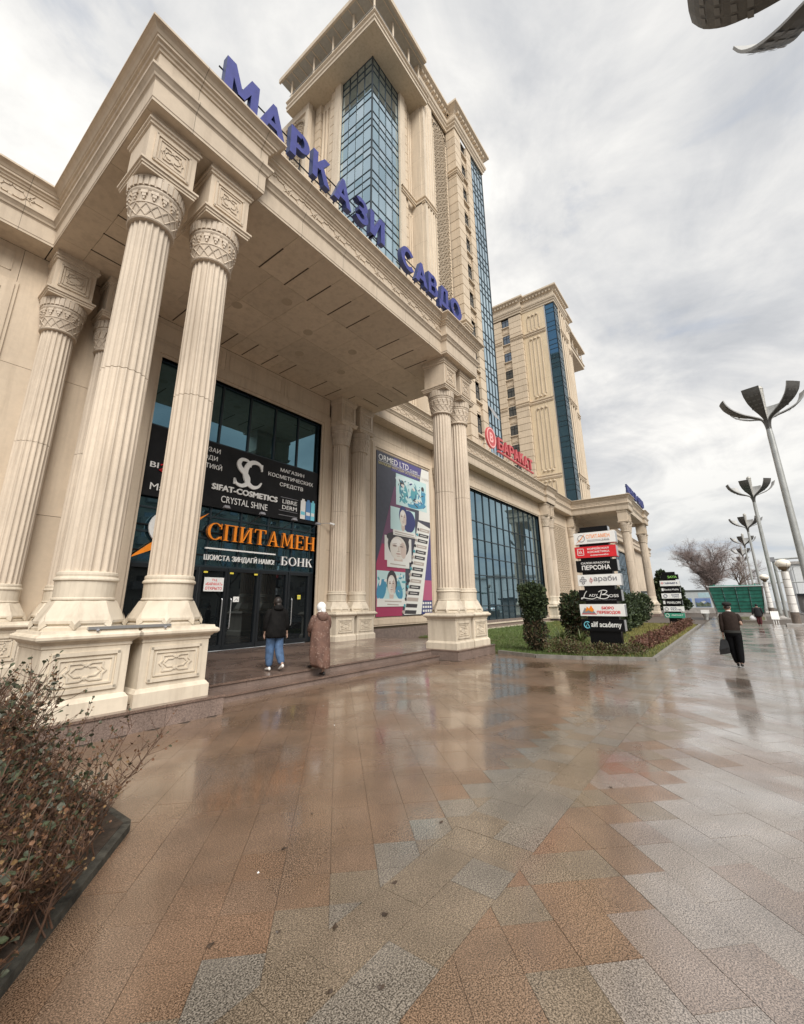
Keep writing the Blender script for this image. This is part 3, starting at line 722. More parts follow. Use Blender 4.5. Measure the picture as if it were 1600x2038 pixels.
def win_strip(par, plane, u0, u1, at, z0, z1, floor, zc0, dep=.28):
    """column of windows with panelled spandrels. at = wall face"""
    q = MB()
    if plane == 'y': q.box(u0, u1, at+dep, at+dep+.2, z0, z1)
    else: q.box(at+dep, at+dep+.2, u0, u1, z0, z1)
    part('recess', q, MT['stone_tower'], par)
    z = zc0; um = (u0+u1)/2; w = (u1-u0)*.92
    sp = MB()
    if plane == 'y': sp.box(-w/2, w/2, -.10, 0, -.55, .55); bars(sp, [((-w*.3,-.35),(w*.3,-.35)),((w*.3,-.35),(w*.3,.35)),((w*.3,.35),(-w*.3,.35)),((-w*.3,.35),(-w*.3,-.35))], 'y', -.10, .06, .05)
    else: sp.box(-.10, 0, -w/2, w/2, -.55, .55); bars(sp, [((-w*.3,-.35),(w*.3,-.35)),((w*.3,-.35),(w*.3,.35)),((w*.3,.35),(-w*.3,.35)),((-w*.3,.35),(-w*.3,-.35))], 'x', -.10, .06, .05)
    if plane == 'y': sp.box(-w/2-.08, w/2+.08, -.34, 0, .55, .68)
    else: sp.box(-.34, 0, -w/2-.08, w/2+.08, .55, .68)
    sme = sp.mesh('spandrel', MT['stone_quoin'])
    fme = MB(); gme = MB()
    H = 1.75
    for (a, b, c, d) in ((-w/2, -w/2+.08, -H/2, H/2), (w/2-.08, w/2, -H/2, H/2), (-w/2, w/2, H/2-.08, H/2), (-w/2, w/2, -H/2, -H/2+.08), (-.04, .04, -H/2, H/2), (-w/2, w/2, .25, .32)):
        if plane == 'y': fme.box(a, b, -.06, 0, c, d)
        else: fme.box(-.06, 0, a, b, c, d)
    if plane == 'y': gme.box(-w/2+.05, w/2-.05, -.03, -.01, -H/2+.05, H/2-.05)
    else: gme.box(-.03, -.01, -w/2+.05, w/2-.05, -H/2+.05, H/2-.05)
    fm = fme.mesh('window', MT['bronze']); gm = gme.mesh('pane', MT['glass_win'])
    pos = lambda z: (um, at+dep-.002, z) if plane == 'y' else (at+dep-.002, um, z)
    while z > z0 + 1.2:
        o = inst('window', fm, par, pos(z)); inst('pane', gm, o, pos(z)); inst('spandrel', sme, par, pos(z-H/2-.72)); z -= floor
CORN = [(-.05, 0), (.12, 0), (.12, .25), (.28, .42), (.28, .62), (.40, .72), (.46, .95), (.46, 1.05), (.14, 1.12), (.14, 2.0), (.22, 2.1), (.30, 2.3), (.55, 2.5), (.80, 2.62), (.80, 2.9), (-.1, 3.0)]
def crown(par, pts, z):
    part('cornice', sweep(pts, [(p, z+dz) for p, dz in CORN]), MT['stone_tower'], par, fix=False)
    q = MB()
    for a, b in zip(pts, pts[1:]):
        a = Vector(a); b = Vector(b); L = (b-a).length; d = (b-a).normalized(); nrm = Vector((d.y, -d.x)); n = max(1, int(L/.55))
        if L > 40: continue
        for i in range(n):
            c = a + d*(L*(i+.5)/n) + nrm*.32; q.box(c.x-.14-.08*abs(nrm.x), c.x+.14+.08*abs(nrm.x), c.y-.14-.08*abs(nrm.y), c.y+.14+.08*abs(nrm.y), z+2.05, z+2.42)
    part('dentil', q, MT['stone_tower'], par, kind='stuff')
t1 = thing('office_tower', 'tall beige tower with a blue glass corner rising behind the rooftop letters', 'tower', (28, 24, 12.6))
GZ = 50.8
body = MB(); body.box(20.92, 38.6, 18.45, 40, 12.6, GZ); body.box(26.9, 38.6, 17.25, 18.44, 12.6, 53); body.box(32.1, 38.6, 16.3, 17.24, 12.6, 53); body.box(20.2, 20.9, 26, 40, 12.6, GZ); body.box(26.2, 38.6, 18.45, 40, GZ, 53)
part('tower_body', body, MT['stone_tower'], t1)
curtain(t1, 'y', 20.8, 24.6, 4, 18.3, 12.6, GZ, 3.4, 'glass_tower')
curtain(t1, 'x', 18.3, 22.05, 4, 20.8, 12.6, GZ, 3.4, 'glass_tower')
q = MB(); q.box(20.74, 20.86, 18.24, 18.36, 12.6, GZ); part('glazing_corner', q, MT['mullion'], t1)
q = MB(); q.box(24.62, 25.4, 18.02, 18.44, 12.6, GZ); q.box(20.5, 20.91, 22.07, 22.9, 12.6, GZ); part('pier', q, MT['stone_tower'], t1)
# panels with quoins and ribs, front and side
quoin_pier(t1, 25.42, 25.95, 18.16, 18.44, 12.6, GZ); quoin_pier(t1, 26.95, 27.35, 18.16, 18.44, 12.6, GZ)
quoin_pier(t1, 20.62, 20.91, 22.92, 23.5, 12.6, GZ); quoin_pier(t1, 20.62, 20.91, 25.0, 25.75, 12.6, GZ)
for a, b in ((39.9, 49.6), (27.0, 37.2), (14, 24.5)):
    ribs(t1, 'y', 25.98, 26.93, 18.40, a, b, 3, .10); ribs(t1, 'x', 23.55, 24.95, 20.88, a, b, 3, .14)
for z in (38.6, 25.8): belt(t1, [(20.5, 25.76), (20.5, 22.92)], z); belt(t1, [(24.64, 18.02), (27.0, 18.02), (27.0, 17.0), (28.95, 17.0)], z)
# pilaster and pierced lattice
q = MB(); q.box(27.0, 28.9, 17.02, 17.24, 12.6, 52.6); 
for x in (27.35, 27.8, 28.25, 28.65): q.lathe([(.11, 12.6), (.11, 52)], 8, (x, 17.02))
q.box(27.0, 27.2, 16.9, 17.02, 12.6, 52.6); part('pilaster', q, MT['stone_tower'], t1)
q = MB(); q.box(28.95, 31.95, 17.19, 17.24, 12.6, 52.0); part('lattice_shade_backing', q, MT['hole'], t1)
def arch_skip(x0, x1, zt):
    r_ = (x1-x0)/2; c = (x0+x1)/2
    return lambda u, z: z > zt-r_ and (u-c)**2 + (z-(zt-r_))**2 > r_*r_
lattice(29.15, 31.6, 12.8, 51.6, 17.10, .82, 'lattice', 'y', .085, .08, 'stone_quoin', t1, arch_skip(29.15, 31.6, 51.6))
def arch_frame(plane, u0, u1, at, z0, zt, d=.12, w=.25):
    q = MB(); r_ = (u1-u0)/2; c = (u0+u1)/2; n = 14
    A = [(c + r_*math.cos(math.pi - math.pi*i/n), zt - r_ + r_*math.sin(math.pi*i/n)) for i in range(n+1)]
    segs = [((u0, z0), (u0, zt-r_)), ((u1, z0), (u1, zt-r_))] + list(zip(A, A[1:])); bars(q, segs, plane, at, w, d)
    for i in range(n):    # spandrel fill
        a, b = A[i], A[i+1]; t = zt + .25
        pts = [a, b, (b[0], t), (a[0], t)]
        if plane == 'y': q.add([(p[0], at-.03, p[1]) for p in pts], [(0,1,2,3)])
        else: q.add([(at-.03, p[0], p[1]) for p in pts], [(0,1,2,3)])
    return part('arch_frame', q, MT['stone_quoin'], t1, fix=False)
arch_frame('y', 29.1, 31.65, 17.14, 12.6, 51.7)
q = MB(); q.box(19.7, 20.19, 25.8, 26.25, 12.6, GZ); q.box(19.7, 20.19, 29.4, 40, 12.6, GZ); q.box(19.7, 20.19, 26.25, 29.4, 49.9, GZ); part('pilaster', q, MT['stone_tower'], t1)
q = MB(); q.box(20.1, 20.19, 26.25, 29.4, 12.6, 49.9); part('lattice_shade_backing', q, MT['hole'], t1)
lattice(26.4, 29.25, 12.8, 49.6, 20.0, .82, 'lattice', 'x', .085, .08, 'stone_quoin', t1, arch_skip(26.4, 29.25, 49.6))
arch_frame('x', 26.35, 29.3, 19.9, 12.6, 49.7)
# right-hand bay
quoin_pier(t1, 31.97, 33.3, 16.0, 17.1, 12.6, 52.6); quoin_pier(t1, 34.62, 35.75, 16.0, 16.6, 12.6, 52.6)
win_strip(t1, 'y', 33.3, 34.62, 16.02, 12.6, 52.6, 3.4, 51.6)
curtain(t1, 'y', 35.8, 38.7, 4, 16.05, 12.6, 52.6, 3.4, 'glass_tower', False)
q = MB(); q.box(35.74, 38.74, 16.12, 16.29, 12.6, 52.6); q.box(38.60, 38.75, 16.0, 20, 12.6, 52.6); part('glazing_frame', q, MT['mullion'], t1)
for z in (46.5, 27.5): belt(t1, [(31.97, 17.0), (31.97, 16.0), (33.3, 16.0)], z)
crown(t1, [(26.3, 24), (26.3, 17.02), (31.97, 17.02), (31.97, 16.0), (38.74, 16.0), (38.74, 40)], 52.65)
q = MB(); q.box(26.3, 38.6, 17.1, 40, 53, 55.5); part('attic', q, MT['stone_tower'], t1)
# projecting roof terrace at the glass corner
ov = [(27.2, 18.4), (18.9, 18.4)]
pth = [(18.9, 28.4), (18.9, 16.46), (27.2, 16.46), (27.2, 18.3)]
part('terrace_fascia', sweep(pth, [(-.02, GZ), (0, GZ), (0, GZ+.35), (.10, GZ+.42), (.10, GZ+.55), (.0, GZ+.6), (.0, GZ+1.0), (.16, GZ+1.08), (.16, GZ+1.2), (-.3, GZ+1.22)]), MT['stone_tower'], t1, fix=False)
q = MB(); q.box(18.92, 27.18, 16.48, 28.38, GZ+.003, GZ+1.1); part('terrace_floor', q, stone('terrace_soffit', (0.52, 0.43, 0.31)), t1)
q = MB(); q.box(18.45, 26.3, 16.0, 29.0, 55.0, 55.2); part('terrace_roof', q, simple('grey_eaves', (0.36, 0.35, 0.32), .7, var=.1), t1)
q = MB()
q.box(18.25, 26.29, 15.8, 16.0, 54.95, 55.5); q.box(18.25, 18.45, 16.0, 29.2, 54.95, 55.5); part('roof_edge', q, MT['stone_tower'], t1)
for i in range(13):
    q = MB(); q.box(18.46, 26.2, 16.3+i, 16.36+i, 54.92, 55.0); part('roof_batten', q, MT['stone_tower'], t1)
post = MB(); post.lathe([(.10, 0), (.10, 3.0)], 10); pm = post.mesh('post', MT['stone_tower'])
for (x, y) in [(19.1, 16.66), (21.8, 16.66), (24.3, 16.66), (26.0, 16.66), (19.1, 19.2), (19.1, 21.9), (19.1, 24.6), (19.1, 28.0)]: inst('post', pm, t1, (x, y, 52.0))
rl = MB()
for z in (52.5, 52.95): rl.tube([(19.0, 28.2, z), (19.0, 16.56, z), (26.9, 16.56, z)], .025, 5)
part('railing', rl, MT['alu'], t1)
q = MB(); q.box(21.5, 26.2, 19, 30, 51.9, 54.9); part('penthouse', q, MT['stone_tower'], t1)
# opened window sash
q = MB(); c = Vector((36.4, 16.0, 19.6))
q.add([(35.9, 16.0, 20.4), (36.9, 16.0, 20.4), (36.9, 15.3, 18.9), (35.9, 15.3, 18.9), (35.9, 16.05, 20.4), (36.9, 16.05, 20.4), (36.9, 15.35, 18.9), (35.9, 15.35, 18.9)], [(0,1,2,3), (7,6,5,4), (0,4,5,1), (1,5,6,2), (2,6,7,3), (3,7,4,0)])
part('open_sash', q, MT['alu'], t1)

# -------------------------------------------------------------- second tower
t2 = thing('office_tower', 'second beige tower with a dark blue glass corner behind the red roof sign', 'tower', (68, 24, 12.6))
TZ = 50.0
q = MB(); q.box(64.3, 70.2, 15.9, 36, 12.6, TZ+2); q.box(70.2, 75, 16.55, 36, 12.6, TZ+2); q.box(64.07, 64.29, 21.4, 26.5, 12.6, TZ+2); part('tower_body', q, MT['stone_tower'], t2)
curtain(t2, 'x', 15.8, 17.2, 1, 64.15, 12.6, TZ, 3.4, 'glass_deep', True, fr=(.26, .24, .5))
curtain(t2, 'y', 64.2, 66.2, 3, 15.75, 12.6, TZ, 3.4, 'glass_tower', False)
q = MB(); q.box(64.1, 64.24, 15.68, 15.82, 12.6, TZ); part('glazing_corner', q, MT['mullion'], t2)
q = MB(); q.box(64.12, 64.29, 17.22, 17.40, 12.6, TZ+1); part('glazing_jamb', q, MT['alu'], t2)
q = MB(); q.box(64.12, 64.295, 17.42, 21.25, 12.6, TZ+1); part('smooth_wall', q, stone('tower_panel', (0.63, 0.52, 0.365), joint=(50, 0), jz=(3.4, .6), stain=.08), t2)
for a, b in ((46.4, 48.9), (34.2, 44.4), (21.6, 31.6), (13, 19.4)):
    q = MB()
    for y in (18.4, 19.05, 19.7, 20.35): q.box(64.03, 64.12, y-.07, y+.07, a, b)
    for y in (18.72, 19.37, 20.02):
        for z in (a-.3, b+.2): q.lathe([(.05, z-.2), (.22, z-.1), (.22, z+.1), (.05, z+.2)], 8, (64.08, y))
    part('rib', q, MT['stone_quoin'], t2)
quoin_pier(t2, 63.55, 64.2, 21.3, 23.45, 12.6, TZ); quoin_pier(t2, 63.55, 64.2, 24.85, 26.6, 12.6, TZ)
win_strip(t2, 'x', 23.45, 24.85, 63.58, 12.6, TZ, 3.4, 49.4)
for z in (45.6, 33.0, 20.3): belt(t2, [(63.55, 26.6), (63.55, 24.85)], z); belt(t2, [(63.55, 23.45), (63.55, 21.3), (64.12, 21.3), (64.12, 17.45)], z)
crown(t2, [(63.55, 36), (63.55, 21.3), (64.15, 21.3), (64.15, 15.75), (70.3, 15.75), (70.3, 16.4), (75.1, 16.4), (75.1, 30)], TZ+.2)
q = MB(); q.box(64.2, 75, 16.5, 36, TZ+2, TZ+3); part('attic', q, MT['stone_tower'], t2)
for x, y in ((66.45, 15.75), (67.7, 15.75), (69.0, 15.75), (70.1, 15.75), (71.2, 16.4), (72.6, 16.4), (74.0, 16.4), (74.9, 16.4)):
    q = MB(); q.box(x-.2, x+.2, y, y+.5, 12.6, TZ); q.lathe([(.14, 12.6), (.14, TZ)], 8, (x, y)); part('pilaster', q, MT['stone_tower'], t2)
for z in (45.6, 33.0, 20.3): belt(t2, [(66.3, 15.7), (70.3, 15.7), (70.3, 16.35), (75.0, 16.35)], z)
q = MB(); q.box(75.0, 86.2, 16.7, 28, 48.0, 48.7); q.box(75.0, 86.35, 16.55, 28, 48.7, 48.9); part('terrace_floor', q, MT['stone_tower'], t2)
q = MB(); q.box(75.0, 86.8, 16.3, 28, 51.7, 52.1); part('terrace_roof', q, MT['stone_tower'], t2)
for (x, y) in ((76.5, 16.9), (79.5, 16.9), (82.6, 16.9), (85.8, 16.9), (85.8, 20)):
    q = MB(); q.lathe([(.10, 48.9), (.10, 51.75)], 8, (x, y)); part('post', q, MT['stone_tower'], t2)
q = MB(); q.tube([(75.2, 16.75, 49.8), (86.1, 16.75, 49.8), (86.1, 24, 49.8)], .03, 5); part('railing', q, MT['alu'], t2)
# ================================================================ SIGNS

def sans_letter(ch):
    """heavy sans capitals as stroke polygons on a unit-high grid"""
    T, b = .24, .20; P = []
    def rect(a, c, d, e): P.append([(a, d), (c, d), (c, e), (a, e)])
    def arc(cx, cz, rx, rz, wx, wz, a0, a1, n=18):
        for i in range(n):
            a, e = R(a0+(a1-a0)*i/n), R(a0+(a1-a0)*(i+1)/n)
            P.append([(cx+rx*math.cos(a), cz+rz*math.sin(a)), (cx+rx*math.cos(e), cz+rz*math.sin(e)), (cx+(rx-wx)*math.cos(e), cz+(rz-wz)*math.sin(e)), (cx+(rx-wx)*math.cos(a), cz+(rz-wz)*math.sin(a))])
    if ch == 'М': rect(0, T, 0, 1); rect(.80, .80+T, 0, 1); P.append([(.02, 1), (.42, .12), (.62, .12), (.27, 1)]); P.append([(.42, .12), (.62, .12), (1.02, 1), (.77, 1)]); w = 1.04
    elif ch == 'А': P.append([(0, 0), (.25, 0), (.52, .80), (.40, 1)]); P.append([(.67, 0), (.92, 0), (.54, 1), (.40, 1), (.40, .80)]); rect(.2, .72, .20, .38); w = .92
    elif ch == 'Р': rect(0, T, 0, 1); rect(T, .42, .80, 1); rect(T, .42, .34, .53); arc(.42, .67, .36, .33, .23, .14, -90, 90); w = .78
    elif ch == 'К': rect(0, T, 0, 1); P.append([(.20, .40), (.36, .40), (.86, 1), (.57, 1), (.20, .58)]); P.append([(.34, .56), (.60, 0), (.90, 0), (.50, .70)]); w = .90
    elif ch == 'З': arc(.38, .74, .38, .27, .23, .17, -88, 150); arc(.38, .27, .40, .29, .24, .18, -152, 90); rect(.22, .40, .44, .60); w = .78
    elif ch == 'И': rect(0, T, 0, 1); rect(.66, .66+T, 0, 1); P.append([(.16, 0), (.30, 0), (.74, 1), (.60, 1), (.16, .25)]); w = .90
    elif ch == 'С': arc(.50, .5, .50, .52, .25, .20, 42, 318, 26); w = .90
    elif ch == 'О': arc(.50, .5, .50, .52, .25, .20, 0, 360, 32); w = 1.0
    elif ch == 'В': rect(0, T, 0, 1); rect(T, .42, .81, 1); rect(T, .44, .43, .60); rect(T, .46, 0, .19); arc(.42, .74, .34, .26, .23, .13, -90, 90); arc(.45, .29, .37, .29, .24, .14, -90, 90); w = .82
    elif ch == 'Б': rect(0, T, 0, 1); rect(T, .76, .81, 1); rect(T, .44, .44, .60); rect(T, .46, 0, .19); arc(.45, .30, .37, .30, .24, .14, -90, 90); w = .82
    elif ch == 'Д': rect(0, 1.0, 0, .20); rect(0, .2, -.18, .0); rect(.80, 1.0, -.18, .0); rect(.64, .64+T, .2, 1); rect(.28, .64, .81, 1); P.append([(.10, .2), (.34, .2), (.50, 1), (.28, 1)]); w = 1.0
    elif ch == 'Т': rect(0, .82, .80, 1); rect(.29, .29+T, 0, .8); w = .82
    return P, w
def sans(ch, u0, u1, z0, z1, y, depth):
    P, w = sans_letter(ch); mb = MB()
    for i, p in enumerate(P):
        pts = [(u0+a/w*(u1-u0), z0+b*(z1-z0)) for a, b in p]
        ar = sum(pts[j][0]*pts[(j+1) % len(pts)][1]-pts[(j+1) % len(pts)][0]*pts[j][1] for j in range(len(pts)))
        if ar < 0: pts = pts[::-1]
        mb.poly(pts, 'y', y-.0006*i, y+depth); n = len(pts); mb.m[-(n+2):] = [0]+[1]*(n+1)
    return mb
def roof_letters(dx, label):
    rs = thing('rooftop_sign', label, 'sign', (8.6+dx, 7.4, 12.84), 'blue portico roof letters')
    boxes = [('М', 3.18, 4.06), ('А', 4.12, 4.90), ('Р', 5.06, 5.70), ('К', 5.84, 6.50), ('А', 6.66, 7.40), ('З', 7.56, 8.16), ('И', 8.28, 9.02), ('С', 9.93, 10.72), ('А', 10.82, 11.62), ('В', 11.70, 12.34), ('Д', 12.46, 13.26), ('О', 13.36, 14.26)]
    for ch, a, b in boxes:
        l = part('letter', sans(ch, a+dx, b+dx, 13.27, 14.21, 7.30, .17), [MT['blue'], MT['navy']], rs, fix=False)
        for u in (.25, .75):
            q = MB(); x = a+(b-a)*u+dx; q.tube([(x, 7.50, 12.83), (x, 7.50, 13.6)], .016, 5); q.tube([(x, 7.50, 13.35), (x+.05, 7.95, 12.83)], .014, 5); part('bracket', q, MT['bronze'], rs)
    for z in (13.42, 13.95):
        for a, b in ((3.1, 9.1), (9.9, 14.3)):
            q = MB(); q.tube([(a+dx, 7.50, z), (b+dx, 7.50, z)], .02, 5); part('rail', q, MT['bronze'], rs)
roof_letters(0, 'big blue letters standing on the cornice of the near portico')
roof_letters(PX, 'blue-grey letters on the roof edge of the far portico')
# red sign on the podium roof
MT['red3'] = simple('dark_red_return', (.30, .03, .04), .5)
br = thing('roof_sign', 'red block letters with a round emblem on the podium roof', 'sign', (34, 13.0, 12.84))
def disc(name, c, r_, plane_y, d, mat, par, r_in=0, n=32):
    q = MB(); o = [(c[0]+r_*math.cos(2*math.pi*i/n), c[1]+r_*math.sin(2*math.pi*i/n)) for i in range(n)]
    if r_in == 0: q.poly(o, 'y', plane_y, plane_y+d)
    else:
        vs = []; 
        for y in (plane_y, plane_y+d):
            for k in (r_, r_in):
                vs += [(c[0]+k*math.cos(2*math.pi*i/n), y, c[1]+k*math.sin(2*math.pi*i/n)) for i in range(n)]
        fs = []
        for i in range(n):
            j = (i+1) % n; fs += [(i, j, n+j, n+i), (2*n+i, 3*n+i, 3*n+j, 2*n+j), (i, 2*n+i, 2*n+j, j), (n+i, n+j, 3*n+j, 3*n+i)]
        q.add(vs, fs)
    return part(name, q, mat, par)
dk = disc('emblem', (29.2, 14.15), .86, 12.95, .14, MT['red2'], br)
disc('emblem_ring', (29.2, 14.15), .80, 12.935, .012, MT['pink'], dk, .70)
part('letter', text_mb('B', 28.9, 29.5, 13.75, 14.55, 'y', 12.93, .012, .02), MT['pink'], dk, fix=False)
for i_, ch_ in enumerate('БАРАКАТ'): part('letter', sans(ch_, 30.5+1.10*i_, 31.45+1.10*i_, 13.62, 14.62, 12.95, .18), [MT['red2'], MT['red3']], br, fix=False)
q = MB(); q.box(30.4, 38.2, 12.95, 13.1, 13.34, 13.46); part('bar', q, MT['red2'], br)
for i in range(8):
    x = 30.6 + i*1.06; q = MB(); q.tube([(x, 13.1, 12.83), (x, 13.1, 13.9)], .025, 5); q.tube([(x, 13.1, 13.6), (x, 13.9, 12.6)], .02, 5); part('bracket', q, MT['pole'], br)
for x in (28.6, 29.8):
    q = MB(); q.tube([(x, 13.1, 12.83), (x, 13.1, 14.2)], .03, 5); q.tube([(x-.3, 13.9, 12.6), (x, 13.1, 14.0)], .02, 5); part('bracket', q, MT['pole'], br)

# serif capitals for the bank sign, drawn on a unit grid (w, strokes as polygons)
def serif_letter(ch):
    T, t, s = .17, .06, .045     # thick, thin, serif height
    P = []
    def rect(a, b, c, d): P.append([(a, c), (b, c), (b, d), (a, d)])
    def stem(x, w=T, z0=0, z1=1): rect(x, x+w, z0, z1); rect(x-.07, x+w+.07, z0, z0+s); rect(x-.07, x+w+.07, z1-s, z1)
    def arc(cx, cz, rx, rz, wx, wz, a0, a1, n=20):
        for i in range(n):
            a, b = R(a0+(a1-a0)*i/n), R(a0+(a1-a0)*(i+1)/n)
            def o(q): return (cx+rx*math.cos(q), cz+rz*math.sin(q))
            def n_(q): return (cx+(rx-wx)*math.cos(q), cz+(rz-wz)*math.sin(q))
            P.append([o(a), o(b), n_(b), n_(a)] if a1 > a0 else [o(b), o(a), n_(a), n_(b)])
    if ch == 'С': arc(.48, .5, .48, .52, .17, .055, 40, 320); rect(.80, .86, .66, 1.0); rect(.83, .88, .04, .24); w = .88
    elif ch == 'П': stem(.07); stem(.66); rect(.1, .8, 1-s*1.3, 1); w = .90
    elif ch == 'И': stem(.07); stem(.66); P.append([(.20, .10), (.30, .10), (.70, .90), (.60, .90)]); w = .90
    elif ch == 'Т': stem(.34, T, 0, 1); rect(0, .85, 1-s*1.3, 1); P.append([(0, 1), (0, .76), (.05, .76), (.1, 1)]); P.append([(.75, 1), (.80, .76), (.85, .76), (.85, 1)]); w = .85
    elif ch == 'А': P.append([(.10, 0), (.16, 0), (.47, .92), (.42, 1.02)]); P.append([(.60, 0), (.80, 0), (.50, 1.02), (.40, 1.02)]); rect(.24, .62, .30, .30+t); rect(0, .28, 0, s); rect(.52, .92, 0, s); w = .92
    elif ch == 'М': P.append([(.09, 0), (.15, 0), (.22, 1), (.15, 1)]); P.append([(.80, 0), (.98, 0), (.93, 1), (.80, 1)]); P.append([(.15, 1), (.46, .12), (.54, .12), (.30, 1)]); P.append([(.46, .12), (.54, .12), (.86, 1), (.78, 1)]); rect(0, .25, 0, s); rect(.72, 1.06, 0, s); rect(.08, .26, 1-s, 1); rect(.80, 1.0, 1-s, 1); w = 1.06
    elif ch == 'Е': stem(.07); rect(.2, .68, 0, s*1.2); rect(.2, .66, 1-s*1.2, 1); rect(.2, .52, .48, .48+t); rect(.63, .69, 0, .24); rect(.61, .67, .78, 1); rect(.48, .53, .40, .62); w = .70
    elif ch == 'Н': stem(.07); stem(.66); rect(.2, .7, .48, .48+t); w = .90
    elif ch == 'Б': stem(.07); rect(.2, .66, 1-s*1.2, 1); rect(.62, .67, .78, 1); arc(.36, .27, .36, .285, .17, .05, -90, 90); rect(.2, .38, .50, .555); rect(.2, .38, 0, .045); w = .74
    elif ch == 'О': arc(.47, .5, .47, .52, .17, .055, 0, 360, 32); w = .94
    elif ch == 'К': stem(.07); P.append([(.24, .46), (.30, .46), (.72, .96), (.66, .98)]); P.append([(.36, .58), (.62, .04), (.82, .04), (.48, .66)]); rect(.54, .90, 0, s); rect(.56, .84, 1-s, 1); w = .90
    return P, w
def serif_row(par, s, u0, u1, z0, z1, y, depth, mats, gap=.14):
    L = []; x = 0
    for ch in s:
        P, w = serif_letter(ch); L.append((P, x)); x += w + gap
    k = (u1-u0)/(x-gap)
    for P, x in L:
        mb = MB()
        for i, p in enumerate(P):
            e = .0006*i; pts = [(u0+(x+a)*k, z0+b*(z1-z0)) for a, b in p]
            ar = sum(pts[j][0]*pts[(j+1) % len(pts)][1]-pts[(j+1) % len(pts)][0]*pts[j][1] for j in range(len(pts)))
            if ar < 0: pts = pts[::-1]
            mb.poly(pts, 'y', y-e, y+depth); n = len(pts); mb.m[-(n+2):] = [0] + [1]*(n+1)
        part('letter', mb, mats, par, fix=False)
bank = thing('bank_sign', 'orange serif bank lettering with white line and slogan across the entrance glass', 'sign', (9.9, 13.95, 3.2))
serif_row(bank, 'СПИТАМЕН', 7.56, 12.38, 3.95, 4.52, 13.86, .12, [MT['orange'], simple('orange_return', (.35, .12, .02), .5)])
serif_row(bank, 'БОНК', 10.72, 12.32, 3.27, 3.60, 13.90, .08, [MT['white'], MT['grey']])
letter_row(bank, 'ШОИСТА ЗИНДАГӢ НАМО!', 7.58, 10.42, 3.26, 3.44, 'y', 13.93, .05, [MT['white']], .006, gap=.10, space=.32)
q = MB(); q.box(7.58, 10.43, 13.90, 13.97, 3.625, 3.675); part('line', q, MT['white'], bank)
q = MB()
S = [(5.25, 3.14), (5.9, 3.44), (6.6, 3.98), (7.1, 4.42), (7.55, 4.82), (7.05, 4.50), (6.45, 4.12), (5.8, 3.62)]
q.poly(S, 'y', 13.86, 13.95); part('streak', q, MT['orange'], bank)
q = MB(); n = 40
for i in range(n):      # crescent ring
    a, b = 2*math.pi*i/n, 2*math.pi*(i+1)/n
    def o(t): return (6.42+.72*math.cos(t), 4.14+.60*math.sin(t))
    def c(t): return (6.50+.56*math.cos(t), 4.16+.50*math.sin(t))
    q.poly([o(a), o(b), c(b), c(a)], 'y', 13.90, 13.96)
part('ring', q, MT['white'], bank)
q = MB()
for z in (4.2, 3.42): q.tube([(5.35, 14.0, z), (12.46, 14.0, z)], .022, 5)
for x in (6.5, 8.2, 9.6, 11, 12.2): q.tube([(x, 14.0, 3.2), (x, 14.0, 4.5)], .015, 5)
part('bracket', q, MT['bronze'], bank)

# cosmetics banner ------------------------------------------------------------
cb = MB(); nx, nz = 40, 12
X0, X1, ZB, ZT = 5.28, 12.45, 5.08, 7.40
for iy, y in ((0, 13.93), (1, 13.96)):
    cb.v += [(X0+(X1-X0)*i/nx, y+.012*math.sin(i*1.3)*math.sin(j*.9), ZB+(ZT-ZB)*j/nz) for j in range(nz+1) for i in range(nx+1)]
k = (nx+1)*(nz+1)
cb.f = [(j*(nx+1)+i, j*(nx+1)+i+1, (j+1)*(nx+1)+i+1, (j+1)*(nx+1)+i) for j in range(nz) for i in range(nx)] + [(k+j*(nx+1)+i, k+(j+1)*(nx+1)+i, k+(j+1)*(nx+1)+i+1, k+j*(nx+1)+i+1) for j in range(nz) for i in range(nx)]
cb.m = [0]*len(cb.f)
cos = solo('shop_banner', cb, MT['blackcloth'], 'wide black cosmetics banner with white lettering above the entrance', 'banner', (8.9, 13.95, 5.08), smooth=True, fix=False)
YB = 13.90
def bt(s, a, b, c, d, m_='white', off=.01, dp=.008, cap=None, y=YB): return part('lettering', text_mb(s, a, b, c, d, 'y', y, dp, off, 0, False, cap), MT[m_], cos, fix=False)
bt('МАГАЗИН', 10.40, 11.64, 7.03, 7.18); bt('КОСМЕТИЧЕСКИХ', 9.83, 12.16, 6.73, 6.89); bt('СРЕДСТВ', 10.41, 11.62, 6.42, 6.58, cap='С')
bt('МАҒОЗАИ', 6.62, 7.74, 7.03, 7.20, cap='М'); bt('МАВОДИ', 6.62, 7.66, 6.74, 6.90, cap='М'); bt('КОСМЕТИКӢ', 6.40, 7.86, 6.43, 6.60, cap='К')
bt('BI', 5.46, 5.72, 6.00, 6.18); bt('B', 5.86, 5.98, 5.66, 5.82); bt('Ma', 5.55, 5.98, 5.28, 5.50, off=-.012)
q = MB(); q.tube([(5.78, YB, 6.12), (5.92, YB, 6.2), (5.88, YB, 6.02), (5.76, YB, 5.96), (5.9, YB, 5.9)], .03, 6); part('emblem', q, MT['red'], cos)
q = MB(); q.poly([(5.82, 6.94), (6.05, 6.86), (6.25, 6.98), (6.02, 7.06)], 'y', YB, YB+.01); part('emblem', q, simple('dim_red', (.22, .03, .06), .5), cos)
bt('SIFAT-COSMETICS', 7.55, 10.33, 5.70, 5.92, off=.03, dp=.05, y=YB-.03); bt('CRYSTAL SHINE', 7.95, 9.90, 5.30, 5.54, off=-.004)
bt('LIBRE', 10.60, 11.34, 5.74, 5.90, off=-.008, cap='L'); bt('DERM', 10.60, 11.34, 5.50, 5.66, off=-.008)
